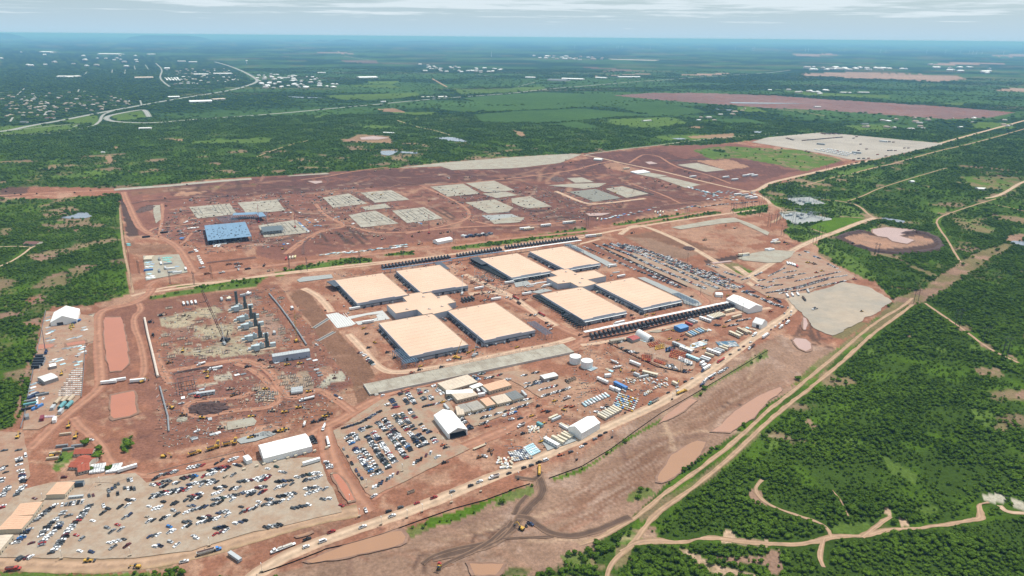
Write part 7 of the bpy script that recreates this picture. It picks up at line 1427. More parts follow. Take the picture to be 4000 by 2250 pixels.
# laydown yard on the left
many('pallet_crate','pallet','pale wrapped crate','crates in rows in the fenced laydown yard','A',[(300+15*i+j*.5,600-13*j-(0 if i < 6 else 2)) for j in range(14) for i in range(10) if 300+15*i > 285+j*7.2],(1,-.15),[WHT,LGR,WHT,GRY,(.6,.62,.6)],.2,.85)
many('material_stack','material stack','grey steel bundle','steel bundles in the fenced laydown yard','A',[(400,290),(425,285),(450,290),(440,305),(455,320),(430,330),(415,345),(400,385),(430,385),(410,405),(330,300),(360,298),(455,165),(465,180),(450,180),(430,222),(360,240),(390,232),(420,228),(230,250),(255,245),(225,235),(250,258),(225,205),(245,195),(260,185),(230,185),(270,370),(290,380),(310,375),(320,400),(300,365),(250,385),(225,165),(225,120),(228,100),(130,530),(130,550),(120,570),(135,585),(120,595),(150,520),(415,90),(410,75)],(1,-.3),[LGR,GRY,ICE,(.25,.32,.36),WHT])
many('short_container','container','black steel box','black boxes stacked along the fence of the laydown yard','A',[(175,358),(165,375),(160,392),(155,408),(150,425),(185,375),(180,392),(172,408)],(1,-.05),(.02,.025,.035),.2,1.4)
many('container','container','blue steel frame bundle','blue steel pieces in the laydown yard','A',[(135,605),(130,612),(405,135),(412,130),(160,680)],(1,-.5),[BLU,BLU,NAVY])
many('container','container','open grey bin','grey bins by the laydown yard fence','A',[(120,640),(115,660),(100,690),(165,600),(190,600)],(1,-.2),[GRY,BLK,TEAL])
many('boom_lift','boom lift','yellow lift','yellow lifts by the big laydown tent','A',[(370,155),(385,150),(375,165),(390,165),(365,170),(375,180)],(.3,-1),[YEL,(.35,.32,.06)])
for i,(x,y,c) in enumerate(((290,645,TAN),(332,636,TAN),(372,630,TAN),(318,672,TEAL),(362,668,TEAL))):put('big_pipe','A',x,y,.7,-.72,c,'','pipe','large pipe sections',.2,label=('leftmost beige','middle beige','right beige','left green','right green')[i]+' ribbed pipe section lying at the lower end of the laydown yard')
many('short_container','container','pale container','containers at the lower end of the laydown yard','A',[(260,685,(.6,-.8)),(310,710,(.6,-.8)),(95,745,(.1,1),GRY),(190,755,(.3,-1),(.2,.04,.06)),(270,765,(.3,-1),WHT)],(1,-.3),LGR,.2,1.3)
put('container','A',158,640,.05,1,WHT,'','container',label='white crane boom section standing on a blue truck in the yard',scale=(1.4,.7,.8));put('dump_truck','A',155,678,.1,-1,BLU,'','truck',label='blue truck under the white boom section in the yard')
many('wrapped_bundle','bundle','white wrapped pallet','white wrapped pallets in the yard','A',[(190+18*i,738+6*j-i) for i in range(5) for j in range(2)],(1,-.2),[WHT,(.5,.4,.45)],.2)
sheds('A',(200,510),(290,480),(208,465),5,1.2,'half white half grey roofed open shelter in the loop of the laydown yard','shelter',name='shelter',roof=MATS['pale_roof'],wall=CHROME,bays=6)
sheds('A',(235,415),(280,405),(232,398),4,.5,'small white roofed cabin beyond the shelter in the laydown yard','cabin',name='cabin',roof=WHITE,wall=CHROME,bays=3)
# white wrapped stacks by the red roofs
many('wrapped_bundle','bundle','white wrapped block','white wrapped blocks beside the red tiled houses','30',[(925+26*i+4*j,415-17*j-3*i) for i in range(5) for j in range(5)]+[(1090+30*i+8*j,410-16*j-4*i) for i in range(4) for j in range(5) if (i,j) != (0,4)],(1,-.2),[WHT,WHT,(.8,.8,.8),LGR],.2,1.55)
many('container','trailer','flat steel bin','steel bins behind the red tiled houses','30',[(625,150),(780,148),(690,180),(560,220),(530,275),(660,30)],(1,-.12),[GRY,TAN],.2,.8)
put('short_container','30',790,545,1,-.1,(.05,.07,.09),'','cover',label='dark tarped frame beside the peach roofed lower office',scale=1.5);put('office_trailer','30',770,665,1,-.1,LGR,'','cabin',label='small grey cabin below the peach roofed lower office',scale=.6);put('office_trailer','30',2365,1270,.8,.55,LGR,'','cabin',label='grey flat roofed cabin beside the main road at the bottom',scale=.75)
# yard items beside the offices and road
many('wrapped_bundle','bundle','pale blue wrapped bundle','pale blue wrapped bundles by the main road','O',[(715+i*13+j*13,620+j*14-i*9+i*3) for j in range(5) for i in range(6)],(1,.75),[ICE,ICE,(.5,.68,.72),WHT],.2,1.1)
many('wrapped_bundle','bundle','grey wrapped pallet','grey pallets by the main road','O',[(590+i*17+j*9,655+j*13-i*3) for j in range(6) for i in range(9)],(1,.6),[LGR,WHT,GRY,TAN,NAVY,(.5,.5,.5)],.2,.95)
many('round_drum','drum','cream cable drum','cream drums strewn on the ground by the pallets','O',[(495+random.Random(k).uniform(0,125),695+random.Random(k+99).uniform(0,85)) for k in range(38)]+[(745+random.Random(k+7).uniform(0,85),448+random.Random(k+31).uniform(0,45)) for k in range(26)],(1,0),[CRM,(.62,.5,.36),WHT])
for t,x,y,h,c,lb,k in (('O',930,585,(1,.55),WHT,'wide white roofed container beside the drums by the road','office_trailer'),('O',1015,548,(1,.5),CRM,'long cream container left of the roadside tent, lower','container'),('O',1045,530,(1,.5),CRM,'long cream container left of the roadside tent, middle','container'),('O',1065,518,(1,.5),CRM,'long cream container left of the roadside tent, upper','container'),('O',958,550,(1,.5),CRM,'short cream container behind the wide white one','short_container'),('O',1005,578,(1,.5),CRM,'short cream container right of the wide white one','short_container'),('O',945,378,(1,-.45),CRM,'tan office trailer in front of a grey one on open ground','container'),('O',968,390,(1,-.45),LGR,'grey office trailer beside the tan one on open ground','container'),('O',837,440,(.9,.5),TEAL,'small blue green container on the open ground','short_container'),('O',1030,455,(1,.6),WHT,'pale container touching the roadside tent','container'),('O',338,158,(.7,.8),WHT,'pale trailer under the white roofed link','container'),('O',390,165,(.7,.8),LGR,'grey trailer right of the pale one under the link','container'),('O',90,298,(.7,.8),LGR,'grey container behind the open ended tent','container'),('O',370,200,(1,-.2),WHT,'white box unit beside the grey trailers','short_container'),('O',710,190,(.7,.8),LGR,'grey trailer at the right end of the office row','container'),('31',1560,610,(1,-.4),TAN,'tan dump bin on the grey gravel beside the main road','roll_off_bin')):
 put(k,t,x,y,*h,c,'','container',None,.2,label=lb)
sheds('O',(870,62),(985,35),(855,30),4.5,.6,'white and tan striped roof shed below the water tanks','shed',name='shed',roof=MATS['pale_roof'],wall=CHROME,bays=5)
many('roll_off_bin','bin','open dark steel bin','open bins below the water tanks','O',[(1050,85),(1075,78),(1095,70),(1115,62),(1060,92)],(.6,.8),[TAN,BLK],.2)
many('container','container','cream roofed container','cream containers beside the roadside tent','B',[(415+26*i,360-14*i) for i in range(7)],(1,.55),[CRM,CRM,(.5,.46,.38)])
many('wrapped_bundle','bundle','white steel bundle','white bundles by the roadside','B',[(210+30*i+14*j,215+12*j-13*i) for i in range(9) for j in range(3)],(1,.8),[WHT,ICE,LGR,WHT],.2,1.4)
many('pallet_crate','pallet','pile of assorted crates','assorted crates by the roadside','B',[(600+24*i-10*j,110+20*j+8*i) for i in range(9) for j in range(7)],(1,.4),[WHT,TAN,YEL,LGR,ICE,CRM,(.35,.1,.08),BLU,(.3,.26,.12)],.2,1.1)
many('pallet_crate','pallet','assorted crate','assorted crates by the roadside','B',[(870+18*i,110-10*i+14*j) for i in range(5) for j in range(2)]+[(940+22*i,70-12*i) for i in range(6)]+[(700,60),(730,75),(640,70),(660,85)],(1,.5),[TAN,CRM,RED,WHT,LGR],.2,1.2)
for t,x,y,h,c,lb,k in (('B',610,35,(1,.5),BLU,'blue roofed cabin above the assorted crates','office_trailer'),('B',525,60,(1,.5),WHT,'white cabin left of the blue roofed one','short_container'),('B',580,80,(1,.5),WHT,'white cabin in front of the blue roofed one','short_container'),('B',15,465,(1,.5),CRM,'beige container at the left of the roadside tent','container'),('B',1190,10,(1,.5),CRM,'tan container beside the main road above the yellow tanker','short_container'),('M',745,1100,(1,.4),LGR,'grey cabin left of the tan roofed cabin','short_container'),('M',830,1120,(1,-.2),LGR,'grey cabin in front of the tan roofed cabin','container'),('M',910,1090,(1,.25),CRM,'tan roofed cabin on the dirt below the yard','office_trailer'),('M',390,1110,(1,-.1),WHT,'white tank trailer on the bare dirt','short_container')):
 put(k,t,x,y,*h,c,'','container',None,.2,label=lb)
many('pallet_crate','pallet','tan lumber pallet','lumber pallets on the dirt','M',[(580+random.Random(k).uniform(0,560),1155+random.Random(k+50).uniform(-25,45)) for k in range(34)]+[(1000+i*18,1225+random.Random(i).uniform(-20,20)) for i in range(8)],(1,.3),[CRM,TAN,WHT,LGR])
# equipment yard containers
for t,x,y,h,c,lb,k in (('M',1590,420,(1,.35),WHT,'wide white container office in the equipment yard','office_trailer'),('M',1890,310,(1,-.25),CRM,'beige office trailer below the generator row right end','office_trailer'),('M',1975,385,(1,-.3),TAN,'tan roofed office trailer in the equipment yard','office_trailer'),('M',1950,605,(1,.45),CRM,'long cream container office near the main road','office_trailer'),('M',2050,560,(1,.5),TAN,'peach roofed container office near the main road','office_trailer'),('M',2010,585,(1,.5),CRM,'tan container between the two long offices','container'),('M',2115,565,(1,.5),CRM,'short cream container near the main road','container'),('M',1435,895,(1,.4),ICE,'pale blue roofed cabin beside the parked carts','office_trailer'),('M',1350,790,(1,.4),WHT,'white roofed cabin right of the orange lifts','office_trailer'),('M',1260,735,(1,.4),LGR,'grey roofed cabin behind the orange lifts','office_trailer'),('M',1400,780,(1,.4),CRM,'cream container behind the white roofed cabin','container'),('M',1690,820,(1,.35),WHT,'wide white roofed cabin by the main road','office_trailer'),('M',1640,850,(1,.35),CRM,'cream container in front of the wide white cabin','container'),('M',1600,890,(1,.35),WHT,'white container in front of the cream one','container'),('M',1580,910,(1,.35),LGR,'grey container in front of the white one','container'),('M',1740,800,(1,.35),LGR,'grey container right of the wide white cabin','container'),('M',1770,790,(1,.35),LGR,'grey container next but one to the wide white cabin','container'),('M',1810,770,(1,.35),CRM,'cream container on the right end of the cabins','container'),('M',1840,755,(1,.35),CRM,'short cream container by the roadside cabins','short_container'),('M',1420,440,(1,.4),LGR,'grey long container behind the blue roofed shed, left','container'),('M',1450,430,(1,.4),LGR,'grey long container behind the blue roofed shed, right','container'),('M',1390,470,(1,.4),RED,'dark red container beside the blue roofed shed','container'),('M',1550,955,(1,-.6),WHT,'white box beside the main road, left of a pair','short_container'),('M',1575,985,(1,-.6),WHT,'white box beside the main road, right of a pair','short_container')):
 put(k,t,x,y,*h,c,'','container',None,.2,label=lb)
many('container','container','cream container','cream and grey containers in a row','M',[(1650+24*i,390-7*i) for i in range(7)],(1,.45),[CRM,CRM,LGR,WHT])
many('container','container','blue grey container','blue grey containers lined up in the yard','M',[(1385+30*i,605-11*i) for i in range(7)],(1,.55),[(.22,.36,.48),LGR,(.25,.40,.50),TAN,(.20,.33,.46)])
many('material_stack','material stack','blue steel bundle','blue steel bundles stacked by the road','M',[(1740+34*i+14*j,690+17*j-2*i) for i in range(7) for j in range(4)],(1,.4),[(.07,.17,.26),(.10,.20,.28),LGR,(.06,.14,.22),(.2,.25,.28)],.2,.85)
many('material_stack','material stack','pale steel bundle','pale steel bundles in the yard','M',[(1430+26*i,720-8*i+16*j) for i in range(7) for j in range(3)]+[(1580+20*i,545-3*i) for i in range(4)]+[(790+18*i,660+6*i) for i in range(4)]+[(170+22*i,1030-9*i) for i in range(4)]+[(390,1020),(430,1040),(1790,740),(1850,735),(1900,725),(2070,520),(2110,510),(2150,520),(2190,530)],(1,.4),[ICE,WHT,LGR,TAN,(.3,.4,.45)])
many('utility_cart','utility cart','white roofed cart','white carts parked in rows','M',[(1275+i*24-j*3,880+j*13+i*11) for i in range(7) for j in range(3)],(1,-.5),[WHT,LGR,WHT],.2,1.25)
many('utility_cart','utility cart','dark cart','dark carts by the yard edge','M',[(1120+16*i,975+8*(i % 3)) for i in range(6)]+[(1220,1010),(1240,1030),(1190,1010),(1150,1000)],(1,-.4),[BLK,WHT,GRY],.2,1.3)
# far half: loose yards, containers, pads' material
many('container','container','white container','white containers on the far stone pad','13',[(480+38*i+j*62,62+7.2*i+j*-4) for i in range(9) for j in range(3) if i < 8 or j == 0],(1,.28),WHT,.25,1.25)
many('office_trailer','site office','pale office block','offices on the far stone pad','13',[(890,95),(530,8),(2160-1000,-20)],(1,.1),[WHT,LGR],.25,1.6)
many('dump_truck','truck','dark truck','dark trucks parked on the far stone pad','03',[(350+26*i,1418-2.2*i) for i in range(16)]+[(190+20*i,1395+6*i) for i in range(4)]+[(540+16*i,1345+4*(i % 3)) for i in range(14)]+[(860,1395),(890,1380),(1160+22*i if False else 1160,1425),(1190,1430),(1220,1432),(1260,1435)],(1,-.1),[BLK,(.2,.1,.06),GRY],.25,1.3)
many('dump_truck','truck','dark truck','dark trucks parked on the far stone pad','13',[(1210,70),(1240,68),(1280,70),(1370,45),(1410,45),(1100,110),(990,55),(910,70),(700,75),(910,150),(960,150),(1010,148),(860,165),(890,190),(840,208),(960,175),(1185,125),(930,5),(380,75),(410,85)],(1,-.1),[BLK,(.2,.1,.06),ORG],.25,1.2)
p=[G('12',1190,285),G('12',1320,268),G('12',1390,290),G('12',1260,305)];ctr_=sum(p)/4;o=thing('covered_pile','bright white sheeted flat structure on the far half of the site','cover',ctr_);part('sheet',MB().prism([tuple(q-ctr_) for q in p[::-1]] if False else [tuple(q-ctr_) for q in (p[0],p[3],p[2],p[1])],.2,3.2),WHITE,o);part('ballast',MB().box(0,0,3.2,20,.5,.3),CONC,o)
many('office_trailer','site office','white site cabin','white cabins on the far half','12',[(2150,340),(2240,365),(2350,325),(2400,315),(2440,325),(1150,255),(1820,335),(2330,1125),(790,935),(850,928),(340,828),(560,800),(590,795),(130,860),(170,865)],(1,-.1),[WHT,WHT,CRM],.25,1.2)
many('container','container','grey container','grey containers along the far dirt road','12',[(1440+26*i,690-2*i+(i % 2)*8) for i in range(4)]+[(860,760),(900,765),(1490,725)],(.3,-1),[LGR,CRM,(.35,.4,.42)],.25,1.1)
many('material_stack','material stack','stack of building materials','material stacks along the far dirt road','12',[(930+22*i+random.Random(i).uniform(-8,8),755-4.6*i+random.Random(i+9).uniform(-12,12)) for i in range(24)]+[(1640+16*i+random.Random(i+3).uniform(-6,6),665-3*i+random.Random(i+5).uniform(-10,10)) for i in range(16)],(1,-.3),[LGR,WHT,GRY,BLU,TAN,(.4,.12,.1),BLK,ICE],.2,1.2)
many('material_stack','material stack','blue and white material stack','blue and white stacks in the far yard','12',[(1770+17*i+random.Random(i).uniform(-6,6),432+5*i+random.Random(i+19).uniform(-6,6)) for i in range(16)]+[(2070,482),(2100,488),(2030,515),(2060,520)],(1,.3),[ICE,WHT,(.15,.4,.5),GRY,BLK],.2,1.4)
many('material_stack','material stack','loose material stack','loose stacks in the far yard','12',[(1900+random.Random(i).uniform(0,560),470+random.Random(i+77).uniform(0,100)) for i in range(60)],(1,-.2),[LGR,GRY,BLK,TAN,WHT,(.25,.1,.08),(.3,.35,.38)],.2,1.2)
many('office_trailer','site office','white cabin of the far yard','cabins of the far yard','12',[(2340,520),(2270,515),(2380,540),(2430,550)],(1,-.1),[WHT,LGR],.2,1.2)
many('material_stack','material stack','mixed material stack','mixed stacks along the middle dirt road','11',[(650+26*i+random.Random(i).uniform(-9,9),1118-2.6*i+random.Random(i+9).uniform(-9,9)) for i in range(34)]+[(1360+18*i,1030-2*i) for i in range(9)],(1,-.2),[LGR,WHT,GRY,TAN,BLK,ICE],.2,1.2)
many('container','container','cream container','cream containers beside the middle dirt road','11',[(340,1150),(370,1146),(395,1142)],(.3,-1),[CRM,(.62,.56,.3)]);put('container','11',305,1158,.3,-1,RED,'','container',label='red container beside the cream ones on the middle dirt road')
cars('row along the middle dirt road','11',[(2060,935),(2180,915),(2340,905)],(1,-.3),.9,3.0) if False else None
many('short_container','vehicle','parked dark truck','dark trucks by the middle dirt road','11',[(2080+22*i,930-2*i+(i % 3)*7) for i in range(14)],(1,-.3),[BLK,WHT,GRY,NAVY])
many('material_stack','material stack','steel bundle on the frame yard','steel bundles by the framed slab','11',[(430+12*i,790+11*i) for i in range(9)]+[(520,770),(540,790),(500,760),(600,765),(620,785),(590,825),(650,825),(620,820),(300,690),(350,690),(440,690),(800,740),(830,735),(980,800),(970,805),(1640,795),(1660,800),(280,1010),(320,1005)],(1,.6),[(.2,.32,.45),WHT,LGR,BLU],.25,1.1)
many('material_stack','material stack','pale slab stack','pale stacks near the blue decked building','10',[(1860,790),(1880,780),(1900,850),(1930,845),(1960,845),(1990,840),(2150,1010),(2180,1015),(2210,1010),(2240,1005),(2270,1000),(2160,1030),(2200,1030),(2420,960),(1965,1065),(1980,1080),(1995,1130),(2005,1150),(2015,1170),(2025,1190),(2035,1205)],(.4,1),[WHT,(.55,.5,.45),WHT],.2,1.3)
many('material_stack','material stack','coloured bundle','coloured bundles on the far laydown lot','10',[(1480,1195),(1510,1190),(1490,1215),(1530,1210),(1480,1240),(1520,1235),(1650,1150,None,(.2,.5,.45)),(1680,1145,None,(.2,.5,.45)),(1710,1145,None,(.2,.5,.45)),(1660,1170,None,(.2,.5,.45)),(1690,1165,None,(.2,.5,.45)),(1700,1185,None,(.2,.5,.45)),(1490,1345),(1510,1350),(1540,1345),(1490,1360),(1290,1005,None,(.2,.5,.5)),(1295,1020,None,(.2,.5,.5)),(1830,945,None,BLU),(1825,955,None,BLU),(1500,1310),(1530,1330),(1720,1255),(1780,1235)],(1,.1),[ICE,LGR,WHT,(.3,.4,.5)],.2,1.3)
many('container','container','container on the far laydown lot','containers on the far laydown lot','10',[(1495,1275,None,BLU),(1605,1165,(.3,1)),(1622,1210,(.3,1)),(1605,1285,(.3,1)),(1665,1255,(.3,1)),(1690,1210),(1720,1260),(1740,1295),(1785,1300),(1870,1265,(.2,1),WHT),(1470,940,None,BLK),(1650,895,None,BLK)],(1,-.1),[LGR,WHT,GRY,CRM],.2,1.1)
many('dump_truck','truck','truck on the red earth','trucks around the blue decked building','10',[(1805,880),(1960,890),(2000,880),(1820,905),(2380,1210),(2410,1215),(2300,1215),(2400,1265,(.2,1),WHT),(2490,1262),(2030,1250),(2390,1240),(2080,1310),(2230,1300),(1920,1095),(2400,1035)],(1,-.2),[BLK,(.25,.12,.06),WHT,GRY],.2,1.0)
many('container','container','white trailer','white trailers in the wedge shaped lot','U',[(958,240),(975,242),(992,247),(1008,252),(1025,260,None,RED),(955,470),(992,465),(1030,460),(1102,440)],(.5,.75),[WHT,LGR])
many('container','container','pale trailer','trailers around the small stone pad','U',[(660,182),(820,140),(840,145),(870,75),(860,88),(885,92)],(1,-.15),[WHT,CRM],.2,1.2)
many('loader','loader','yellow loader','loaders near the wedge shaped lot','U',[(1110,235),(1140,240),(1150,245),(1095,232),(1160,305),(1200,293),(820,480),(575,440),(1420,95),(935,90),(955,100),(1150,560),(368,72),(1430,350)],(1,-.1),[YEL,BLK,ORG,(.25,.13,.05)])
# poles, light towers, substations
many('light_tower','light tower','light tower on a small trailer','light towers along the roads','31',[(2260,605),(1965,715),(1670,808),(1518,865),(1258,935),(1040,855),(940,710),(765,430),(1110,560),(1470,400),(1880,135),(55,1410)],(1,-.3),TAN)
many('light_tower','light tower','light tower on a small trailer','light towers along the roads','30',[(620,1280),(1310,1250),(2105,1150),(1005,535),(430,700),(2090,190)],(1,-.3),TAN)
many('light_tower','light tower','light tower on a small trailer','light towers along the roads','32',[(1005,60),(650,285),(60,480)],(1,-.3),BLK);many('light_tower','light tower','light tower on a small trailer','light towers along the roads','B',[(520,575),(1160,170),(660,315)],(1,-.3),BLK)
many('hframe','transmission pole','tall dark transmission pole','transmission poles of the line across the site','10',[(1715,1410),(1955,1420),(2130,1350),(1400,1300)],(1,-.2),GRY,0);many('hframe','transmission pole','tall dark transmission pole','transmission poles of the line across the site','11',[(515,1270),(1045,1200),(1478,1135),(335,1240),(1995,1000),(2315,985)],(1,-.15),GRY,0)
many('hframe','transmission pole','tall dark transmission pole','transmission poles of the line across the site','12',[(1745,750),(1765,750),(2210,690),(2240,705),(2320,680),(2310,660),(2355,640),(2490,670),(2500,730),(2520,600),(755,840),(2420,690)],(1,-.15),GRY,0)
many('hframe','transmission pole','tall dark transmission pole','transmission poles near the substations','13',[(190,610),(205,620),(215,600),(385,710),(255,680),(625,600),(700,720),(715,700),(560,570),(580,575),(60,480),(45,490),(170,460),(190,465),(235,470),(500,920),(525,935),(425,950),(260,890),(275,900),(420,900),(145,920),(10,830),(465,1000),(110,760),(140,760),(260,790),(555,750),(1085,1115),(1095,1110),(1070,260),(775,305),(450,380),(590,290),(640,1105),(15,790),(75,800),(95,800)],(1,-.25),GRY,0)
many('hframe','transmission pole','tall dark transmission pole','transmission poles in the right brush','23',[(1485,150),(1900,390),(2180,535),(2365,720),(2390,650),(1910,350)],(1,.6),GRY,0);many('pole','utility pole','wooden utility pole','wooden poles along the large lot','12',[(1765,1190),(1330,1260),(1590,1390),(2310,1160),(655,1090),(1120,800)],(1,.4),TAN,0)
many('pole','utility pole','wooden utility pole','wooden poles by the generator row','M',[(1990,250),(2045,340),(1790,150),(1530,100),(1310,1020),(1285,1040)],(1,.4),TAN,0)
many('transformer','transformer','grey transformer','transformers in the fenced substation','13',[(330,755),(300,735),(410,715),(430,700),(215,725),(340,720),(360,590),(420,600),(320,580)],(1,.3),GRY,.2,1.15)
many('bus_gantry','gantry','steel bus gantry','gantries of the substations','13',[(270,760),(320,740),(370,725),(400,700),(440,740),(480,735),(300,700),(230,570),(280,575),(330,565),(380,575),(440,580),(490,585),(260,595),(350,600),(520,590)],(.4,1),GRY,.2)
many('switch_stand','switch','disconnect switch stand','switch stands of the substations','13',[(350+14*i,770-6*i) for i in range(12)]+[(420+15*i,720+6*i) for i in range(10)]+[(250+22*i,585+4*(i % 3)) for i in range(13)],(.4,1),GRY,.2)
put('office_trailer','13',210,725,1,-.1,LGR,'','control house',label='grey control house in the fenced substation');many('container','container','cream container','containers at the substation edge','13',[(145,695),(200,690),(180,705),(250,688)],(1,-.05),[CRM,WHT],.2,1.1)
put('office_trailer','13',400,605,1,-.1,GRN,'','control house',label='green control house of the farther substation')
# fences
def fence(t,pts,h,label,step=3.0,m=STEEL,mesh=None,name='chain_link_fence',cat='fence'):
 P=dens(np.array(GL(t,pts)),step,False);o=thing(name,label,cat,P[0]);pm=MB().box(0,0,0,.1,.1,h).mesh('post',[m]);mb=MB();n=0
 for i,(a,b) in enumerate(zip(P[:-1],P[1:])):
  if i < 290:link('post',pm,o).location=(*(a-P[0]),0)
  a,b=a-P[0],b-P[0];d=b-a;l=max(.01,np.hypot(*d));nn=np.array([-d[1],d[0]])/l*.03
  mb.hexa([(*(a-nn),.05),(*(b-nn),.05),(*(b+nn),.05),(*(a+nn),.05)],[(*(a-nn),h),(*(b-nn),h),(*(b+nn),h),(*(a+nn),h)])
 p=part('fence_fabric',mb,mesh or m,o);return o
SILT=mat('black_silt_fence',(.012,.014,.013),.8)
fence('31',[(60,1420),(380,1310),(650,1205),(700,1180),(940,1130),(1280,1030),(1600,910),(2000,770),(2300,690),(2574,590)],1.1,'black silt fence along the verge from the bottom to the muddy crossing',8,WOOD,SILT,'silt_fence');fence('32',[(-30,590),(180,525)],1.1,'short black silt fence left of the muddy crossing',8,WOOD,SILT,'silt_fence');fence('32',[(370,470),(700,350),(1000,170),(1230,0),(1500,-190),(1800,-360),(2340,-680),(2574,-820)],1.1,'long black silt fence below the main road, right of the muddy crossing',8,WOOD,SILT,'silt_fence')
fence('20',[(460,230),(410,500),(370,660),(320,900),(285,1080),(250,1280),(210,1410)],2.4,'grey fence on the left side of the laydown yard',6);fence('20',[(860,570),(840,880),(820,1100)],2.2,'grey fence on the right side of the laydown yard',6)
fence('10',[(1185,478),(1215,700),(1250,950),(1290,1100),(1325,1449)],1.2,'dark boundary fence between the brush and the far half of the site',9,WOOD,SILT,'boundary_fence');fence('12',[(810,1000),(1400,1275),(1760,1440)],2.2,'dark fence between the brown drain and the large lot',6,DARKST,mat('fence_mesh_dark',(.10,.08,.07),.8))
fence('M',[(160,670),(700,570),(1300,420),(1960,270)],2.2,'fence along the front of the generator row',7,DARKST,MATS['fence_mesh_dark']);fence('M',[(390,690),(520,760),(760,880),(1000,990),(1320,1060)],1.2,'dark kerb fence along the lower edge of the equipment yard',7,WOOD,SILT)
ORF=mat('orange_barrier',(.62,.30,.20),.7)
fence('Y',[(180,810),(480,730),(640,650),(830,510),(1000,350),(1440,240),(1690,180)],1.0,'pale orange barrier round the top of the crowded lot',5,ORF,ORF,'barrier_fence');fence('30',[(1480,430),(1850,330),(2450,190),(2490,270)],1.0,'pale barrier along the top of the wide lower lot',5,mat('pale_barrier',(.62,.45,.34),.8),MATS['pale_barrier'],'barrier_wall','barrier');fence('30',[(830,690),(960,510),(1150,520),(1320,460)],1.0,'pale barrier bending round the left part of the lower lot',5,MATS['pale_barrier'],MATS['pale_barrier'],'barrier_wall','barrier')
fence('K',[(-60,1245),(400,1140),(850,1040)],1.0,'pale orange barrier beyond the water tanks',5,ORF,ORF,'barrier_fence')
# mounds of earth and pipe lines
def mound(t,x,y,rx_,ry_,h,label,m=SOILD,an=0,name='earth_mound'):
 c=G(t,x,y);a=G(t,x+rx_,y);b=G(t,x,y-ry_);A_2,B_2=np.hypot(*(a-c)),np.hypot(*(b-c));mb=MB();n,k=40,8;rg=random.Random(int(x));vs=[]
 for j in range(k):
  f=j/k
  for i in range(n):
   r=(1-f)**.8*(1+.10*math.sin(i*1.3+j)+rg.uniform(-.07,.07));vs.append((A_2*r*math.cos(6.283*i/n),B_2*r*math.sin(6.283*i/n),h*(f**.75)*rg.uniform(.85,1.1) if j else -.3))
 vs.append((0,0,h));mb.add(vs,[(j*n+i,j*n+(i+1) % n,(j+1)*n+(i+1) % n,(j+1)*n+i) for j in range(k-1) for i in range(n)]+[((k-1)*n+i,(k-1)*n+(i+1) % n,k*n) for i in range(n)])
 me=mb.mesh(name,[m]);o=link(name,me);o.location=(*c,0);o.rotation_euler=(0,0,an);setlab(o,label,'mound')
mound('20',2095,1210,205,62,4.5,'dark brown heap of earth ringed by a dirt track on the plant terrace');mound('10',1465,655,65,32,5,'dark heap of earth near the left boundary fence',mat('purple_earth',(.11,.07,.06),.95,0,.3,.3,bump=.5));mound('31',110,25,80,25,3.5,'pale grey gravel heap above the marquee',PADB);mound('20',1830,1320,55,25,2,'small pale heap of gravel below the dark earth heap',PADG);mound('P',1750,660,80,40,3,'brown heap beside the trench on the terrace',mat('brown_earth',(.2,.11,.07),.95,0,.3,.4,bump=.4));mound('12',1780,1050,60,20,3,'dark spoil heap on the brown strip',SOILD);mound('12',460,355,70,25,4,'dark purple heap near the pale cross shaped pad',MATS['purple_earth']);mound('21',790,905,25,12,1.5,'small dark heap on the pale cone of sand',SOILD);mound('31',1860,1330,140,28,.5,'low red scraped patch by the yellow machine',MATS['brown_earth'])
def berm(t,pts,w,h,label,m=SOILD):
 P=dens(np.array(GL(t,pts)),7,False);d=np.gradient(P,axis=0);d /= np.hypot(d[:,0],d[:,1])[:,None];nrm=np.stack([-d[:,1],d[:,0]],-1);n=len(P);vs=[];rg=random.Random(5)
 for k,(s,z) in enumerate(((-.5,-.3),(-.15,1),(.15,1),(.5,-.3))):
  for i in range(n):q=P[i]+nrm[i]*w*(s+rg.uniform(-.05,.05));vs.append((q[0],q[1],z*h*(rg.uniform(.7,1.1) if z > 0 else 1)*(min(1,i/2,(n-1-i)/2) if z > 0 else 1)))
 mb=MB();mb.add(vs,[(k*n+i+1,k*n+i,(k+1)*n+i,(k+1)*n+i+1) for k in range(3) for i in range(n-1)]);o=link('earth_berm',mb.mesh('earth_berm',[m]));setlab(o,label,'berm')
berm('13',[(690,950),(800,905),(960,868)],16,4,'dark topsoil bank on the left of the round basin');berm('13',[(1330,905),(1480,888),(1600,905),(1690,950),(1740,1020),(1700,1065),(1500,1090),(1250,1098),(1080,1080),(860,1010)],17,4,'dark topsoil bank curving round the right of the basin')
berm('20',[(1740,860),(1900,830),(2200,780)],7,2,'dark spoil bank above the flooded slab');berm('12',[(1570,170),(1780,158),(1990,152)],14,2,'dark topsoil bank beyond the pale pad');berm('12',[(910,425),(1120,412),(1420,510),(1160,545)],7,2,'dark bank round the pale stone pad',MATS['purple_earth']);berm('12',[(120,672),(250,678),(380,665)],9,3,'dark spoil bank beside two excavators',MATS['purple_earth']);berm('11',[(2060,520),(2240,515)],8,2.5,'dark spoil bank between two excavators on the pale pad',MATS['purple_earth'])
def pipeline(t,pts,r,label,m=CONC,gap=9):
 P=dens(np.array(GL(t,pts)),gap,False);o=thing('pipeline',label,'pipeline',P[0]);pm=MB().tube((.1,0,0),(gap-.1,0,0),r,8).mesh('pipe',[m])
 for a,b in zip(P[:-1],P[1:]):
  d=b-a;p=link('pipe',pm,o);p.location=(*(a-P[0]),r+.3);p.rotation_euler=(0,0,math.atan2(d[1],d[0]));p.scale=(np.hypot(*d)/gap,1,1)
WPIPE=mat('pale_concrete_pipe',(.55,.47,.40),.8)
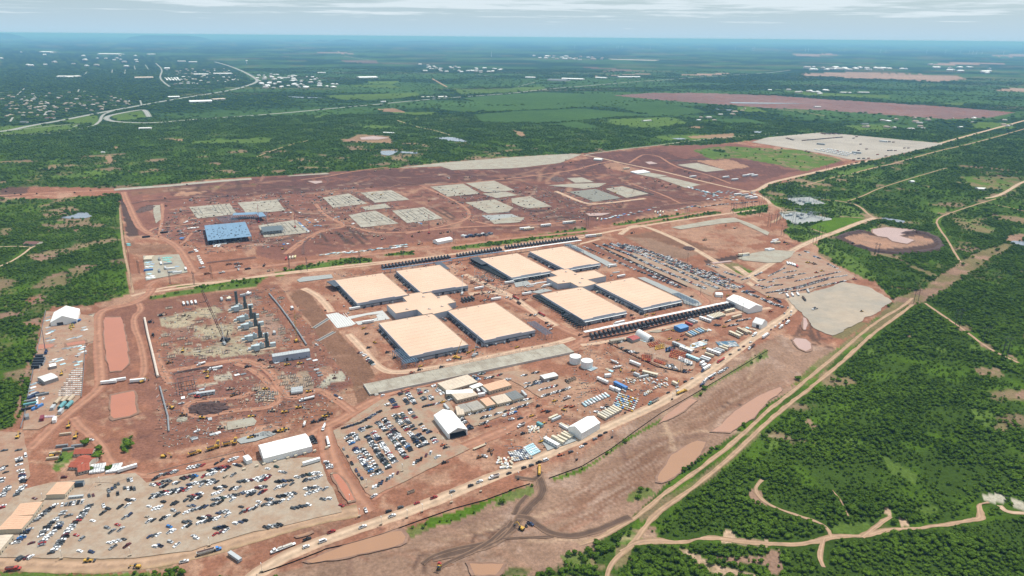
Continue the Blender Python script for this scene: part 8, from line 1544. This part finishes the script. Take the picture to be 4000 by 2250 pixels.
pipeline('20',[(1455,310),(1490,480),(1530,640),(1590,900)],1.4,'long pale pipeline along the left of the plant terrace',WPIPE);pipeline('20',[(1610,1000),(1650,1150),(1690,1300),(1700,1449)],.9,'dark narrow pipeline in the trench below the pale one',CHROME);pipeline('P',[(1215,240),(1400,460),(1600,730),(1760,960),(1920,1210)],1.1,'long pipe run beside the brown embankment',CHROME)
# loose debris, formwork and offcuts lying about the works
rgd=np.random.default_rng(8);vs,fs,cs=[],[],[]
for poly,n in (([(400,800),(540,745),(720,716),(800,850),(890,960),(800,1060),(500,1110),(400,1130),(390,900)],1900),([(840,690),(1480,620),(1560,700),(1330,760),(1180,740),(1000,740)],700),([(960,760),(1200,740),(1330,780),(1420,870),(1000,930),(920,800)],420),([(1480,860),(1560,850),(1700,900),(1640,1000),(1450,1010),(1440,900)],420),([(470,500),(900,470),(1130,560),(900,600),(520,640),(380,590)],1300),([(1080,470),(1650,470),(1500,560),(1180,560)],600),([(110,790),(240,790),(215,930),(120,1040),(80,1040)],260),([(1240,1010),(1500,980),(1640,1010),(1420,1120),(1280,1150)],260),([(1280,640),(1330,690),(1230,760),(1180,700)],420)):
 P=np.array([uv('F',*p) for p in poly]);m=0
 while m < n:
  a,b=rgd.uniform(P[:,0].min(),P[:,0].max()),rgd.uniform(P[:,1].min(),P[:,1].max())
  if not inside(P,np.array([a]),np.array([b]))[0]:continue
  q=ground(a,b);m += 1;mb=MB();k=rgd.random();L1,W1,H1=(rgd.uniform(2,7),rgd.uniform(.2,.4),rgd.uniform(.2,.5)) if k < .5 else (rgd.uniform(.5,1.8),rgd.uniform(.4,1.3),rgd.uniform(.2,1.2))
  sc_=max(1,np.hypot(*q)/850)**1.3;mb.box(q[0],q[1],.05,L1*sc_,W1*sc_,H1*sc_,rgd.uniform(0,.35)+(1.57 if rgd.random() < .35 else 0));o=len(vs);vs += mb.v;fs += [[j+o for j in f] for f in mb.f[1:]];c=[LGR,(.35,.3,.25),GRY,(.08,.06,.05),TAN,(.12,.07,.05),(.4,.33,.25),(.22,.2,.18),(.22,.11,.075),(.1,.1,.1)][rgd.integers(10)];cs += [c]*5
me=bpy.data.meshes.new('construction_debris');me.from_pydata(vs,[],fs);me.update();ca=me.color_attributes.new('paint','FLOAT_COLOR','CORNER');arr=np.ones((len(me.loops),4),'f');arr[:,:3]=np.repeat(np.array(cs),4,0);ca.data.foreach_set('color',arr.ravel());me.materials.append(bpy.data.materials['distant_car_paint']);link('construction_debris',me,kind='stuff')
finish_labels()
# ------------------------------------------------------------------ brush, trees, far town, haze
def leafmat(name,c1,c2):
 m=bpy.data.materials.new(name);m.use_nodes=True;t=m.node_tree;b=t.nodes['Principled BSDF'];b.inputs['Roughness'].default_value=.75;b.inputs['Specular IOR Level'].default_value=0
 oi=N(t,'ShaderNodeObjectInfo');geo=N(t,'ShaderNodeNewGeometry');n=N(t,'ShaderNodeTexNoise');n.inputs['Scale'].default_value=.55;n.inputs['Detail'].default_value=3;L(t,geo.outputs['Position'],n.inputs['Vector'])
 n2=N(t,'ShaderNodeTexNoise');n2.inputs['Scale'].default_value=.011;n2.inputs['Detail'].default_value=4;L(t,geo.outputs['Position'],n2.inputs['Vector'])
 k=mathn(t,'ADD',mathn(t,'MULTIPLY',oi.outputs['Random'],.45),mathn(t,'ADD',mathn(t,'MULTIPLY',n.outputs['Fac'],.5),mathn(t,'MULTIPLY',mathn(t,'SUBTRACT',n2.outputs['Fac'],.5),1.3)),)
 mx=N(t,'ShaderNodeMix',data_type='RGBA');mx.clamp_factor=True;mx.inputs['A'].default_value=(*c1,1);mx.inputs['B'].default_value=(*c2,1);L(t,k,mx.inputs['Factor']);L(t,mx.outputs['Result'],b.inputs['Base Color'])
 return m
LEAF=leafmat('mesquite_leaves',(.034,.066,.008),(.118,.195,.022))
BARK=mat('bark',(.09,.065,.045),.95)
def crown_mesh(seed,n=120,lumps=6):
 rg=random.Random(seed);mb=MB();cs=[]
 for i in range(lumps):
  a=rg.uniform(0,6.28);r=rg.uniform(0,.33) if i else 0
  cs.append((r*math.cos(a),r*math.sin(a),rg.uniform(.34,.52),rg.uniform(.17,.30)))
 bm=bmesh.new();bmesh.ops.create_icosphere(bm,subdivisions=1,radius=1);bm.verts.ensure_lookup_table();V0=[v.co.copy() for v in bm.verts];F0=[[v.index for v in f.verts] for f in bm.faces];bm.free()
 for (x,y,z,r) in cs:
  mb.add([(x+v.x*r*rg.uniform(.75,1.2),y+v.y*r*rg.uniform(.75,1.2),max(.03,z+v.z*r*.72*rg.uniform(.7,1.25))) for v in V0],F0)
 for i in range(n):
  x,y,z,r=rg.choice(cs);d=Vector((rg.gauss(0,1),rg.gauss(0,1),rg.gauss(.25,.8))).normalized();p=Vector((x,y,z))+Vector((d.x*r,d.y*r,d.z*r*.8))*rg.uniform(.9,1.25)
  p.z=max(.04,p.z);a=d.orthogonal().normalized();b=d.cross(a);s=rg.uniform(.05,.105);t1=rg.uniform(0,6.28);e1=(a*math.cos(t1)+b*math.sin(t1))*s+d*rg.uniform(-.04,.04);e2=(b*math.cos(t1)-a*math.sin(t1))*s*rg.uniform(.5,1)
  mb.add([p-e1-e2,p+e1-e2*.6,p+e1*.7+e2,p-e1*.8+e2*.8],[(0,1,2,3)])
 return mb.mesh('crown',[LEAF])
CROWNS=[crown_mesh(s,110,4+s % 4) for s in range(6)]
def trunk_mesh(seed):
 rg=random.Random(seed);mb=MB();mb.tube((0,0,0),(.02,.01,.22),.035,6,r2=.025)
 for i in range(3):
  a=2.1*i+rg.random();mb.tube((.02,.01,.2),(.25*math.cos(a),.25*math.sin(a),.45),.02,5,r2=.008)
 return mb.mesh('trunk',[BARK])
TRUNKS=[trunk_mesh(s) for s in range(3)]
nrg=np.random.default_rng(3);PTS=[]
for r0,r1,sp_,s0,s1 in ((395,900,3.1,2.4,6.6),(900,1800,4.6,3.2,7.4),(1800,3600,9.0,5.0,10.5),(3600,9000,25,10,24)):
 g=np.arange(-r1*.8,r1*.8,sp_);gy=np.arange(r0*.55,r1,sp_);xx,yy=np.meshgrid(g,gy);xx=xx.ravel()+nrg.uniform(-.5,.5,xx.size)*sp_*1.1;yy=yy.ravel()+nrg.uniform(-.5,.5,yy.size)*sp_*1.1
 rr=np.hypot(xx,yy);u,v=pix(xx,yy);ok=(rr >= r0) & (rr < r1) & (u > -160) & (u < 4160) & (v < 2330)
 xx,yy=xx[ok],yy[ok];d=lut(xx,yy,veg);cl=fbm(xx/38,yy/38,91,3)
 keep=nrg.random(len(xx)) < np.where(d > 1,.92,d*np.clip((cl-.18)*4.0,.42,1.25))
 xx,yy=xx[keep],yy[keep];cl=cl[keep];n=len(xx)
 sz=nrg.uniform(s0,s1,n)*np.clip(.65+.9*(cl-.3)*1.6,.6,1.25)*np.where(nrg.random(n) < .25,.55,1)
 PTS.append(np.stack([xx,yy,sz,nrg.uniform(0,6.28,n),nrg.integers(0,6,n),sz*nrg.uniform(.62,.9,n)*(1 if r0 < 3000 else .55)],-1))
PTS=np.concatenate(PTS);u,v=pix(PTS[:,0],PTS[:,1]);app=PTS[:,2]/np.hypot(PTS[:,0],PTS[:,1]);app[(u < 5) | (u > 3995) | (v > 2245) | (PTS[:,2] < 4)]=0
order=np.argsort(-app);near=order[:300];rest=order[300:]
def tree(x,y,sz,rz,vi,hz,label,cat='tree',group=None,name='mesquite_tree'):
 o=thing(name,label,cat,(x,y,0),rz,group);c=link('crown',CROWNS[int(vi)],o);c.scale=(sz,sz,hz*1.1);t=link('trunk',TRUNKS[int(vi) % 3],o);t.scale=(sz,sz,hz);return o
for i in near:
 x,y,sz,rz,vi,hz=PTS[i];uu,vv=pix(x,y)
 if uu > 2900 and vv > 1900:lb,g='dense green mesquite tree in the thick brush of the lower right corner','mesquite trees of the lower right corner'
 elif uu > 2250:lb,g='green mesquite tree beside the pale dirt tracks near the lower right','mesquite trees along the dirt tracks'
 elif uu > 1500:lb,g='green shrub at the bottom edge below the stripped ground','shrubs along the bottom edge'
 else:lb,g='green shrub in the weeds at the lower left edge','shrubs at the lower left edge'
 tree(x,y,sz,rz,vi,hz,lb,'tree',g)
big_trees=[('30',980,260,12,'tall bright green tree right of the red tiled main house'),('30',870,120,9,'round green tree behind the red tiled house wing'),('30',1290,150,12,'tall green tree beside the haul road above the houses'),('30',1100,380,7,'small green tree among the white wrapped stacks'),('30',910,390,6.5,'small green tree between the red house and the white stacks'),
   ('30',1000,190,9,'green tree between the red house and the haul road'),('30',1250,200,7,'low green tree beside the parked trailers above the houses')]
for t,x,y,s,lb in big_trees:
 c=G(t,x,y);tree(c[0],c[1],s,random.random()*6,random.randrange(6),s*.8,lb,name='shade_tree')
me=bpy.data.meshes.new('brush');Pp=PTS[rest];me.vertices.add(len(Pp));co=np.zeros((len(Pp),3),'f');co[:,:2]=Pp[:,:2];me.vertices.foreach_set('co',co.ravel())
for nm,arr,ty in (('rz',Pp[:,3],'FLOAT'),('vi',Pp[:,4],'INT'),('sx',Pp[:,2],'FLOAT'),('sz',Pp[:,5]*1.1,'FLOAT')):
 a=me.attributes.new(nm,ty,'POINT');a.data.foreach_set('value',arr.astype('i' if ty == 'INT' else 'f'))
brush=link('brush',me,kind='stuff');brush['label']='dense green mesquite brush covering the land around the site'
ng=bpy.data.node_groups.new('brush','GeometryNodeTree');ng.interface.new_socket('Geometry',in_out='INPUT',socket_type='NodeSocketGeometry');ng.interface.new_socket('Geometry',in_out='OUTPUT',socket_type='NodeSocketGeometry')
gi=ng.nodes.new('NodeGroupInput');go=ng.nodes.new('NodeGroupOutput');iop=ng.nodes.new('GeometryNodeInstanceOnPoints');jn=ng.nodes.new('GeometryNodeGeometryToInstance')
cobs={}
for o in COL.objects:
 if o.type == 'MESH' and o.data in CROWNS and o.data.name not in cobs:cobs[o.data.name]=o
for me_ in reversed(CROWNS):
 if me_.name in cobs:
  oi=ng.nodes.new('GeometryNodeObjectInfo');oi.inputs['Object'].default_value=cobs[me_.name];oi.transform_space='ORIGINAL';ng.links.new(oi.outputs['Geometry'],jn.inputs[0])
def attr(nm,ty):
 n=ng.nodes.new('GeometryNodeInputNamedAttribute');n.data_type=ty;n.inputs['Name'].default_value=nm;return n.outputs['Attribute']
cb=ng.nodes.new('ShaderNodeCombineXYZ');ng.links.new(attr('sx','FLOAT'),cb.inputs[0]);ng.links.new(attr('sx','FLOAT'),cb.inputs[1]);ng.links.new(attr('sz','FLOAT'),cb.inputs[2])
cr_=ng.nodes.new('ShaderNodeCombineXYZ');ng.links.new(attr('rz','FLOAT'),cr_.inputs[2])
e2r=ng.nodes.new('FunctionNodeEulerToRotation');ng.links.new(cr_.outputs[0],e2r.inputs[0]);ng.links.new(e2r.outputs[0],iop.inputs['Rotation'])
ng.links.new(cb.outputs[0],iop.inputs['Scale']);ng.links.new(attr('vi','INT'),iop.inputs['Instance Index']);iop.inputs['Pick Instance'].default_value=True
ng.links.new(gi.outputs[0],iop.inputs['Points']);ng.links.new(jn.outputs[0],iop.inputs['Instance']);ng.links.new(iop.outputs[0],go.inputs[0])
md=brush.modifiers.new('brush','NODES');md.node_group=ng
print('brush',len(rest))
# far hills and town
def mesa(t,pts,h,depth,label=None):
 """flat-topped hill: skyline points given at its foot"""
 P=np.array(GL(t,pts));mb=MB();n=len(P);rowz=(0,.55,1,1,.5,0);rowd=(0,.12,.3,.75,.9,1);vs=[]
 for rz_,rd in zip(rowz,rowd):
  for i,p in enumerate(P):
   e=min(1,min(i,n-1-i)/1.6);q=p*(1+depth*rd/np.hypot(*p));vs.append((q[0],q[1],rz_*h*e*random.uniform(.92,1.0)))
 mb.add(vs,[(r*n+i,r*n+i+1,(r+1)*n+i+1,(r+1)*n+i) for r in range(5) for i in range(n-1)])
 link('hill',mb.mesh('hill',[mat('far_hill_scrub',(.035,.055,.03),.95,0,.3,.004)]),kind='structure')
mesa('00',[(1240,372),(1310,370),(1450,370),(1600,371),(1750,371),(1900,372),(2050,374),(2150,376)],290,1800)
mesa('00',[(-200,372),(-100,372),(0,371),(100,372),(200,374),(300,376)],330,2000)
mesa('01',[(560,400),(620,400),(700,400),(760,401)],170,900);mesa('01',[(740,400),(800,400),(900,401),(1000,402),(1100,404)],165,900);mesa('03',[(860,452),(900,452),(935,452),(980,454)],110,500)
mesa('01',[(1300,420),(1450,419),(1700,420),(1900,424),(2000,428)],120,900)
HROOF=[mat('pale_shingle',(.42,.40,.38),.8),mat('white_metal_roof',(.75,.76,.76),.6),mat('tan_shingle',(.36,.29,.23),.9)];HWALL=mat('pale_brick',(.50,.42,.35),.9)
def house_model(k):
 mb=MB();mb.box(0,0,0,16,10,3.4);r=MB();r.hexa([(-8.6,-5.6,3.3),(8.6,-5.6,3.3),(8.6,5.6,3.3),(-8.6,5.6,3.3)],[(-6,-.2,5.8),(6,-.2,5.8),(6,.2,5.8),(-6,.2,5.8)])
 return mb.mesh('wall',[HWALL]),r.mesh('roof',[HROOF[k]])
HM=[house_model(k) for k in range(3)]
def put_house(x,y,sc,k,label,group,cat='house',name='house'):
 o=thing(name,label,cat,(x,y,0),random.uniform(0,3.1),group);link('wall',HM[k][0],o);link('roof',HM[k][1],o);o.scale=(sc,sc,sc);return o
hr=random.Random(4)
for (t,poly,n,lb,g,sc,kk) in (('00',[(0,960),(900,920),(1400,1040),(900,1130),(500,1160),(0,1200)],120,'small pale roofed house among the dense trees of the far town','houses of the far town',1.0,(0,2,2)),
        ('00',[(1650,700),(2300,690),(2500,820),(1750,860)],75,'small pale roofed house beyond the bend of the highway','houses beyond the highway bend',1.3,(0,1,2)),
        ('00',[(0,520),(900,540),(1700,560),(1700,700),(0,660)],26,'tiny pale building on the far side of the town','buildings on the far side of town',3,(1,1,0)),
        ('01',[(0,740),(600,780),(900,880),(200,900),(0,880)],70,'small white building on the edge of the far town','buildings on the edge of town',1.8,(1,0,1)),
        ('01',[(1600,640),(2500,700),(2400,740),(1700,720)],50,'small white building in the distant settlement','buildings of the distant settlement',2.2,(1,1,0)),
        ('02',[(170,560),(950,580),(900,610),(200,600)],26,'distant pale building beside the far runway','buildings by the runway',4,(1,0,2)),
        ('03',[(380,680),(1050,690),(1480,700),(1000,715),(400,710)],34,'distant white building of the industrial park on the right','buildings of the right industrial park',4,(1,1,0)),
        ('03',[(0,900),(700,920),(600,960),(0,930)],10,'small pale house in the farmland above the purple field','houses above the purple field',2.0,(1,0,1)),
        ('03',[(1000,1180),(2500,1200),(2560,1290),(1500,1320),(900,1280)],22,'small pale roofed house scattered below the purple field','houses below the purple field',1.3,(1,0,2)),
        ('02',[(1900,1120),(2400,1080),(2300,1230),(1900,1220)],7,'small farm building between the green fields','farm buildings between fields',1.4,(1,0,2)),
        ('03',[(1600,640),(2300,700),(2200,760),(1700,700)],16,'faint white building near the far pink field','buildings near the far pink field',4,(1,1,0))):
 P=np.array([uv(t,x,y) for x,y in poly]);m=0
 while m < n:
  a,b=hr.uniform(P[:,0].min(),P[:,0].max()),hr.uniform(P[:,1].min(),P[:,1].max())
  if inside(P,np.array([a]),np.array([b]))[0]:
   q=ground(a,b);put_house(q[0],q[1],sc*hr.uniform(.8,1.35),hr.choice(kk),lb,g,name='house' if 'house' in lb else 'small_building');m += 1
WALLB=mat('pale_block_wall',(.48,.46,.43),.8)
for t,a,b,c,h,lb,rf in (('00',(1875,1045),(2190,1035),(1865,1020),9,'long white roofed warehouse beside the distant highway',WHITE),('00',(2215,1030),(2390,1020),(2240,985),10,'tan roofed store behind the long white warehouse',mat('tan_store_roof',(.5,.42,.34),.8)),('00',(895,548),(1200,552),(900,542),12,'long white roofed building far across the town',WHITE),('00',(1515,553),(1620,552),(1515,546),12,'bright white roofed hall far across the town',WHITE),
       ('00',(310,526),(460,530),(320,518),12,'white roofed block at the far left of the town',WHITE),('00',(430,790),(660,790),(460,760),8,'wide pale roofed school among the town trees',mat('pale_roof',(.6,.6,.58),.7)),('00',(720,785),(900,770),(740,765),8,'pale flat roofed block right of the school',MATS['pale_roof']),('00',(1330,795),(1590,790),(1370,780),8,'tan flat roofed shops left of the town road',MATS['tan_store_roof']),
       ('00',(1900,763),(2100,762),(1900,745),9,'row of pale apartments beyond the town road',MATS['pale_roof']),('00',(2110,752),(2360,750),(2110,742),9,'long grey roofed hall beyond the town road',MATS['pale_roof']),('00',(1740,628),(1850,628),(1740,615),12,'white hall left of the highway end',WHITE),('00',(1870,632),(1980,632),(1870,625),12,'long white hall at the highway end',WHITE),
       ('00',(1360,1315),(1535,1310),(1370,1290),7,'grey roofed building in a red dirt yard below the highway',MATS['pale_roof']),('00',(400,1205),(515,1205),(415,1185),7,'brown roofed building on a pale lot beside the left highway',MATS['brown_shingle']),('00',(150,1245),(240,1245),(155,1225),7,'dark roofed church by the left end of the highway',MATS['dark_modular_roof']),('00',(1680,990),(1840,985),(1690,975),7,'white roofed sheds beside the highway plant yard',WHITE),
       ('01',(1030,795),(1290,790),(1030,778),10,'very long white roofed plant beyond the town',WHITE),('01',(240,793),(340,793),(240,783),9,'grey roofed warehouse in the town edge',MATS['pale_roof']),('01',(600,740),(710,740),(600,733),9,'white warehouse at the back of the town edge',WHITE),('01',(1270,1038),(1340,1036),(1285,1020),7,'white roofed station beside the highway',WHITE),('01',(1640,988),(1990,980),(1660,972),2.5,'long pale roofed depot along the highway',MATS['pale_roof']),('01',(1245,1345),(1390,1352),(1300,1335),5,'white roofed farm building above the pink pond',WHITE),
       ('02',(65,797),(200,800),(70,770),11,'white roofed factory at the left of the distant industrial strip',WHITE),('02',(240,820),(500,830),(240,790),11,'large dark roofed factory in the distant industrial strip',MATS['dark_modular_roof']),('02',(430,800),(730,810),(560,793),10,'bright white roofed factory in the distant industrial strip',WHITE),('02',(800,790),(950,795),(800,782),11,'white roofed warehouse right of the bright factory',WHITE),('02',(1040,785),(1350,785),(1060,777),11,'long white roofed warehouse at the right of the industrial strip',WHITE),
       ('02',(1325,1226),(1435,1218),(1325,1215),5,'long pale roofed barn in a green field',MATS['pale_roof']),('02',(1880,1218),(1930,1216),(1885,1205),5,'white and red farmhouse by the dark tree line',WHITE),('02',(2085,1160),(2140,1160),(2085,1150),5,'white roofed shed near the field corner',WHITE),('03',(475,1085),(560,1086),(480,1075),6,'pale roofed barn at the edge of the purple field',MATS['pale_roof']),('03',(950,1258),(1040,1258),(955,1248),6,'dark roofed barn below the purple field',MATS['dark_modular_roof']),('03',(1945,1290),(1990,1288),(1945,1278),6,'bright white shed in the right farmland',WHITE),
       ('03',(720,938),(870,940),(722,932),7,'long white poultry barn above the purple field, left one',WHITE),('03',(900,937),(1055,938),(900,931),7,'long white poultry barn above the purple field, right one',WHITE),('10',(1000,95),(1050,94),(1005,84),4,'white roofed shed alone in the far left brush',WHITE),('13',(1440,390),(1475,390),(1445,380),4,'white cabin in the right brush beside a bare clearing',WHITE),('13',(2115,465),(2200,468),(2115,450),4,'pale roofed house by the right track',MATS['pale_roof']),('12',(820,165),(900,170),(830,150),4,'dark sided shed beside the far site road',MATS['pale_roof'])):
 ctr,Ln,W,an=rect(t,a,b,c,0)
 if np.hypot(*ctr) > 2500:Ln,W,h=Ln*.72,min(W*.45,Ln*.5),h*.8
 o=thing('warehouse' if Ln > 60 else 'building',lb,'building',ctr,an);part('wall',MB().box(0,0,0,Ln,W,h),WALLB,o);part('roof',MB().hexa([(-Ln/2-.5,-W/2-.5,h),(Ln/2+.5,-W/2-.5,h),(Ln/2+.5,W/2+.5,h),(-Ln/2-.5,W/2+.5,h)],[(-Ln/2-.5,-.3,h+W*.06+.5),(Ln/2+.5,-.3,h+W*.06+.5),(Ln/2+.5,.3,h+W*.06+.5),(-Ln/2-.5,.3,h+W*.06+.5)]),rf,o)
for i,x in enumerate((1660,1690,1720,1750,1780)):
 ctr,Ln,W,an=rect('00',(x-8,785),(x+22,812),(x+6,783),0);o=thing('storage_row','long white storage shed beside the town road','building',ctr,an,'storage sheds by the town road');part('wall',MB().box(0,0,0,Ln,W,4),WALLB,o);part('roof',MB().box(0,0,4,Ln+1,W+1,.4),WHITE,o)
o=thing('control_tower','dark airport tower standing beside the far runway','tower',G('02',803,580));part('shaft',MB().box(0,0,0,22,22,38),MATS['dark_modular_roof'],o);part('cab',MB().cyl(0,0,38,15,9,12,r2=18),GLASS,o)
o=thing('water_tower','white water tower beyond the highway bend','water tower',G('00',2482,640));part('leg',MB().cyl(0,0,0,6,30,12,r2=4),WHITE,o);part('bowl',MB().cyl(0,0,28,6,7,20,r2=16).cyl(0,0,35,16,10,20,r2=7),WHITE,o)
o=thing('radio_mast','thin white mast on the far plain','mast',G('01',2367,572));part('shaft',MB().tube((0,0,0),(0,0,110),5,6,r2=2),WHITE,o)
tm=MB().tube((0,0,0),(0,0,90),3,6,r2=2).mesh('tower',[WHITE]);hb=MB().box(0,0,88,12,6,5).mesh('hub',[WHITE]);bl=MB().tube((0,0,0),(0,0,58),2.2,4,r2=.5).mesh('blade',[WHITE])
for i in range(26):
 x=random.choice((random.uniform(600,2574),random.uniform(2574,5000)));q=G('02',x,425+x*.012+random.uniform(-2,2));q=q*min(1,26000/np.hypot(*q));o=thing('wind_turbine','faint white wind turbine standing on the far horizon','wind turbine',q,random.uniform(-.5,.5),'wind turbines on the horizon')
 link('tower',tm,o);link('hub',hb,o)
 a0=random.random()*2
 for k in range(3):
  b=link('blade',bl,o);b.location=(7,0,90);b.rotation_euler=(a0+k*2.094,0,0)
# air
hz=MB().box(0,0,-1.0,810000,810000,371.0).mesh('haze',[]);hm=bpy.data.materials.new('haze');hm.use_nodes=True;t=hm.node_tree;t.nodes.clear()
pv=N(t,'ShaderNodeVolumePrincipled');pv.inputs['Color'].default_value=(.25,.57,1.0,1);pv.inputs['Absorption Color'].default_value=(.28,.5,1,1);pv.inputs['Density'].default_value=5.2e-5;pv.inputs['Anisotropy'].default_value=0.0
ou=N(t,'ShaderNodeOutputMaterial');L(t,pv.outputs[0],ou.inputs['Volume']);hz.materials.append(hm);link('haze',hz,kind='stuff')
for m in bpy.data.materials:m.volume_intersection_method='FAST' if hasattr(m,'volume_intersection_method') else None
SC.cycles.volume_max_steps=64
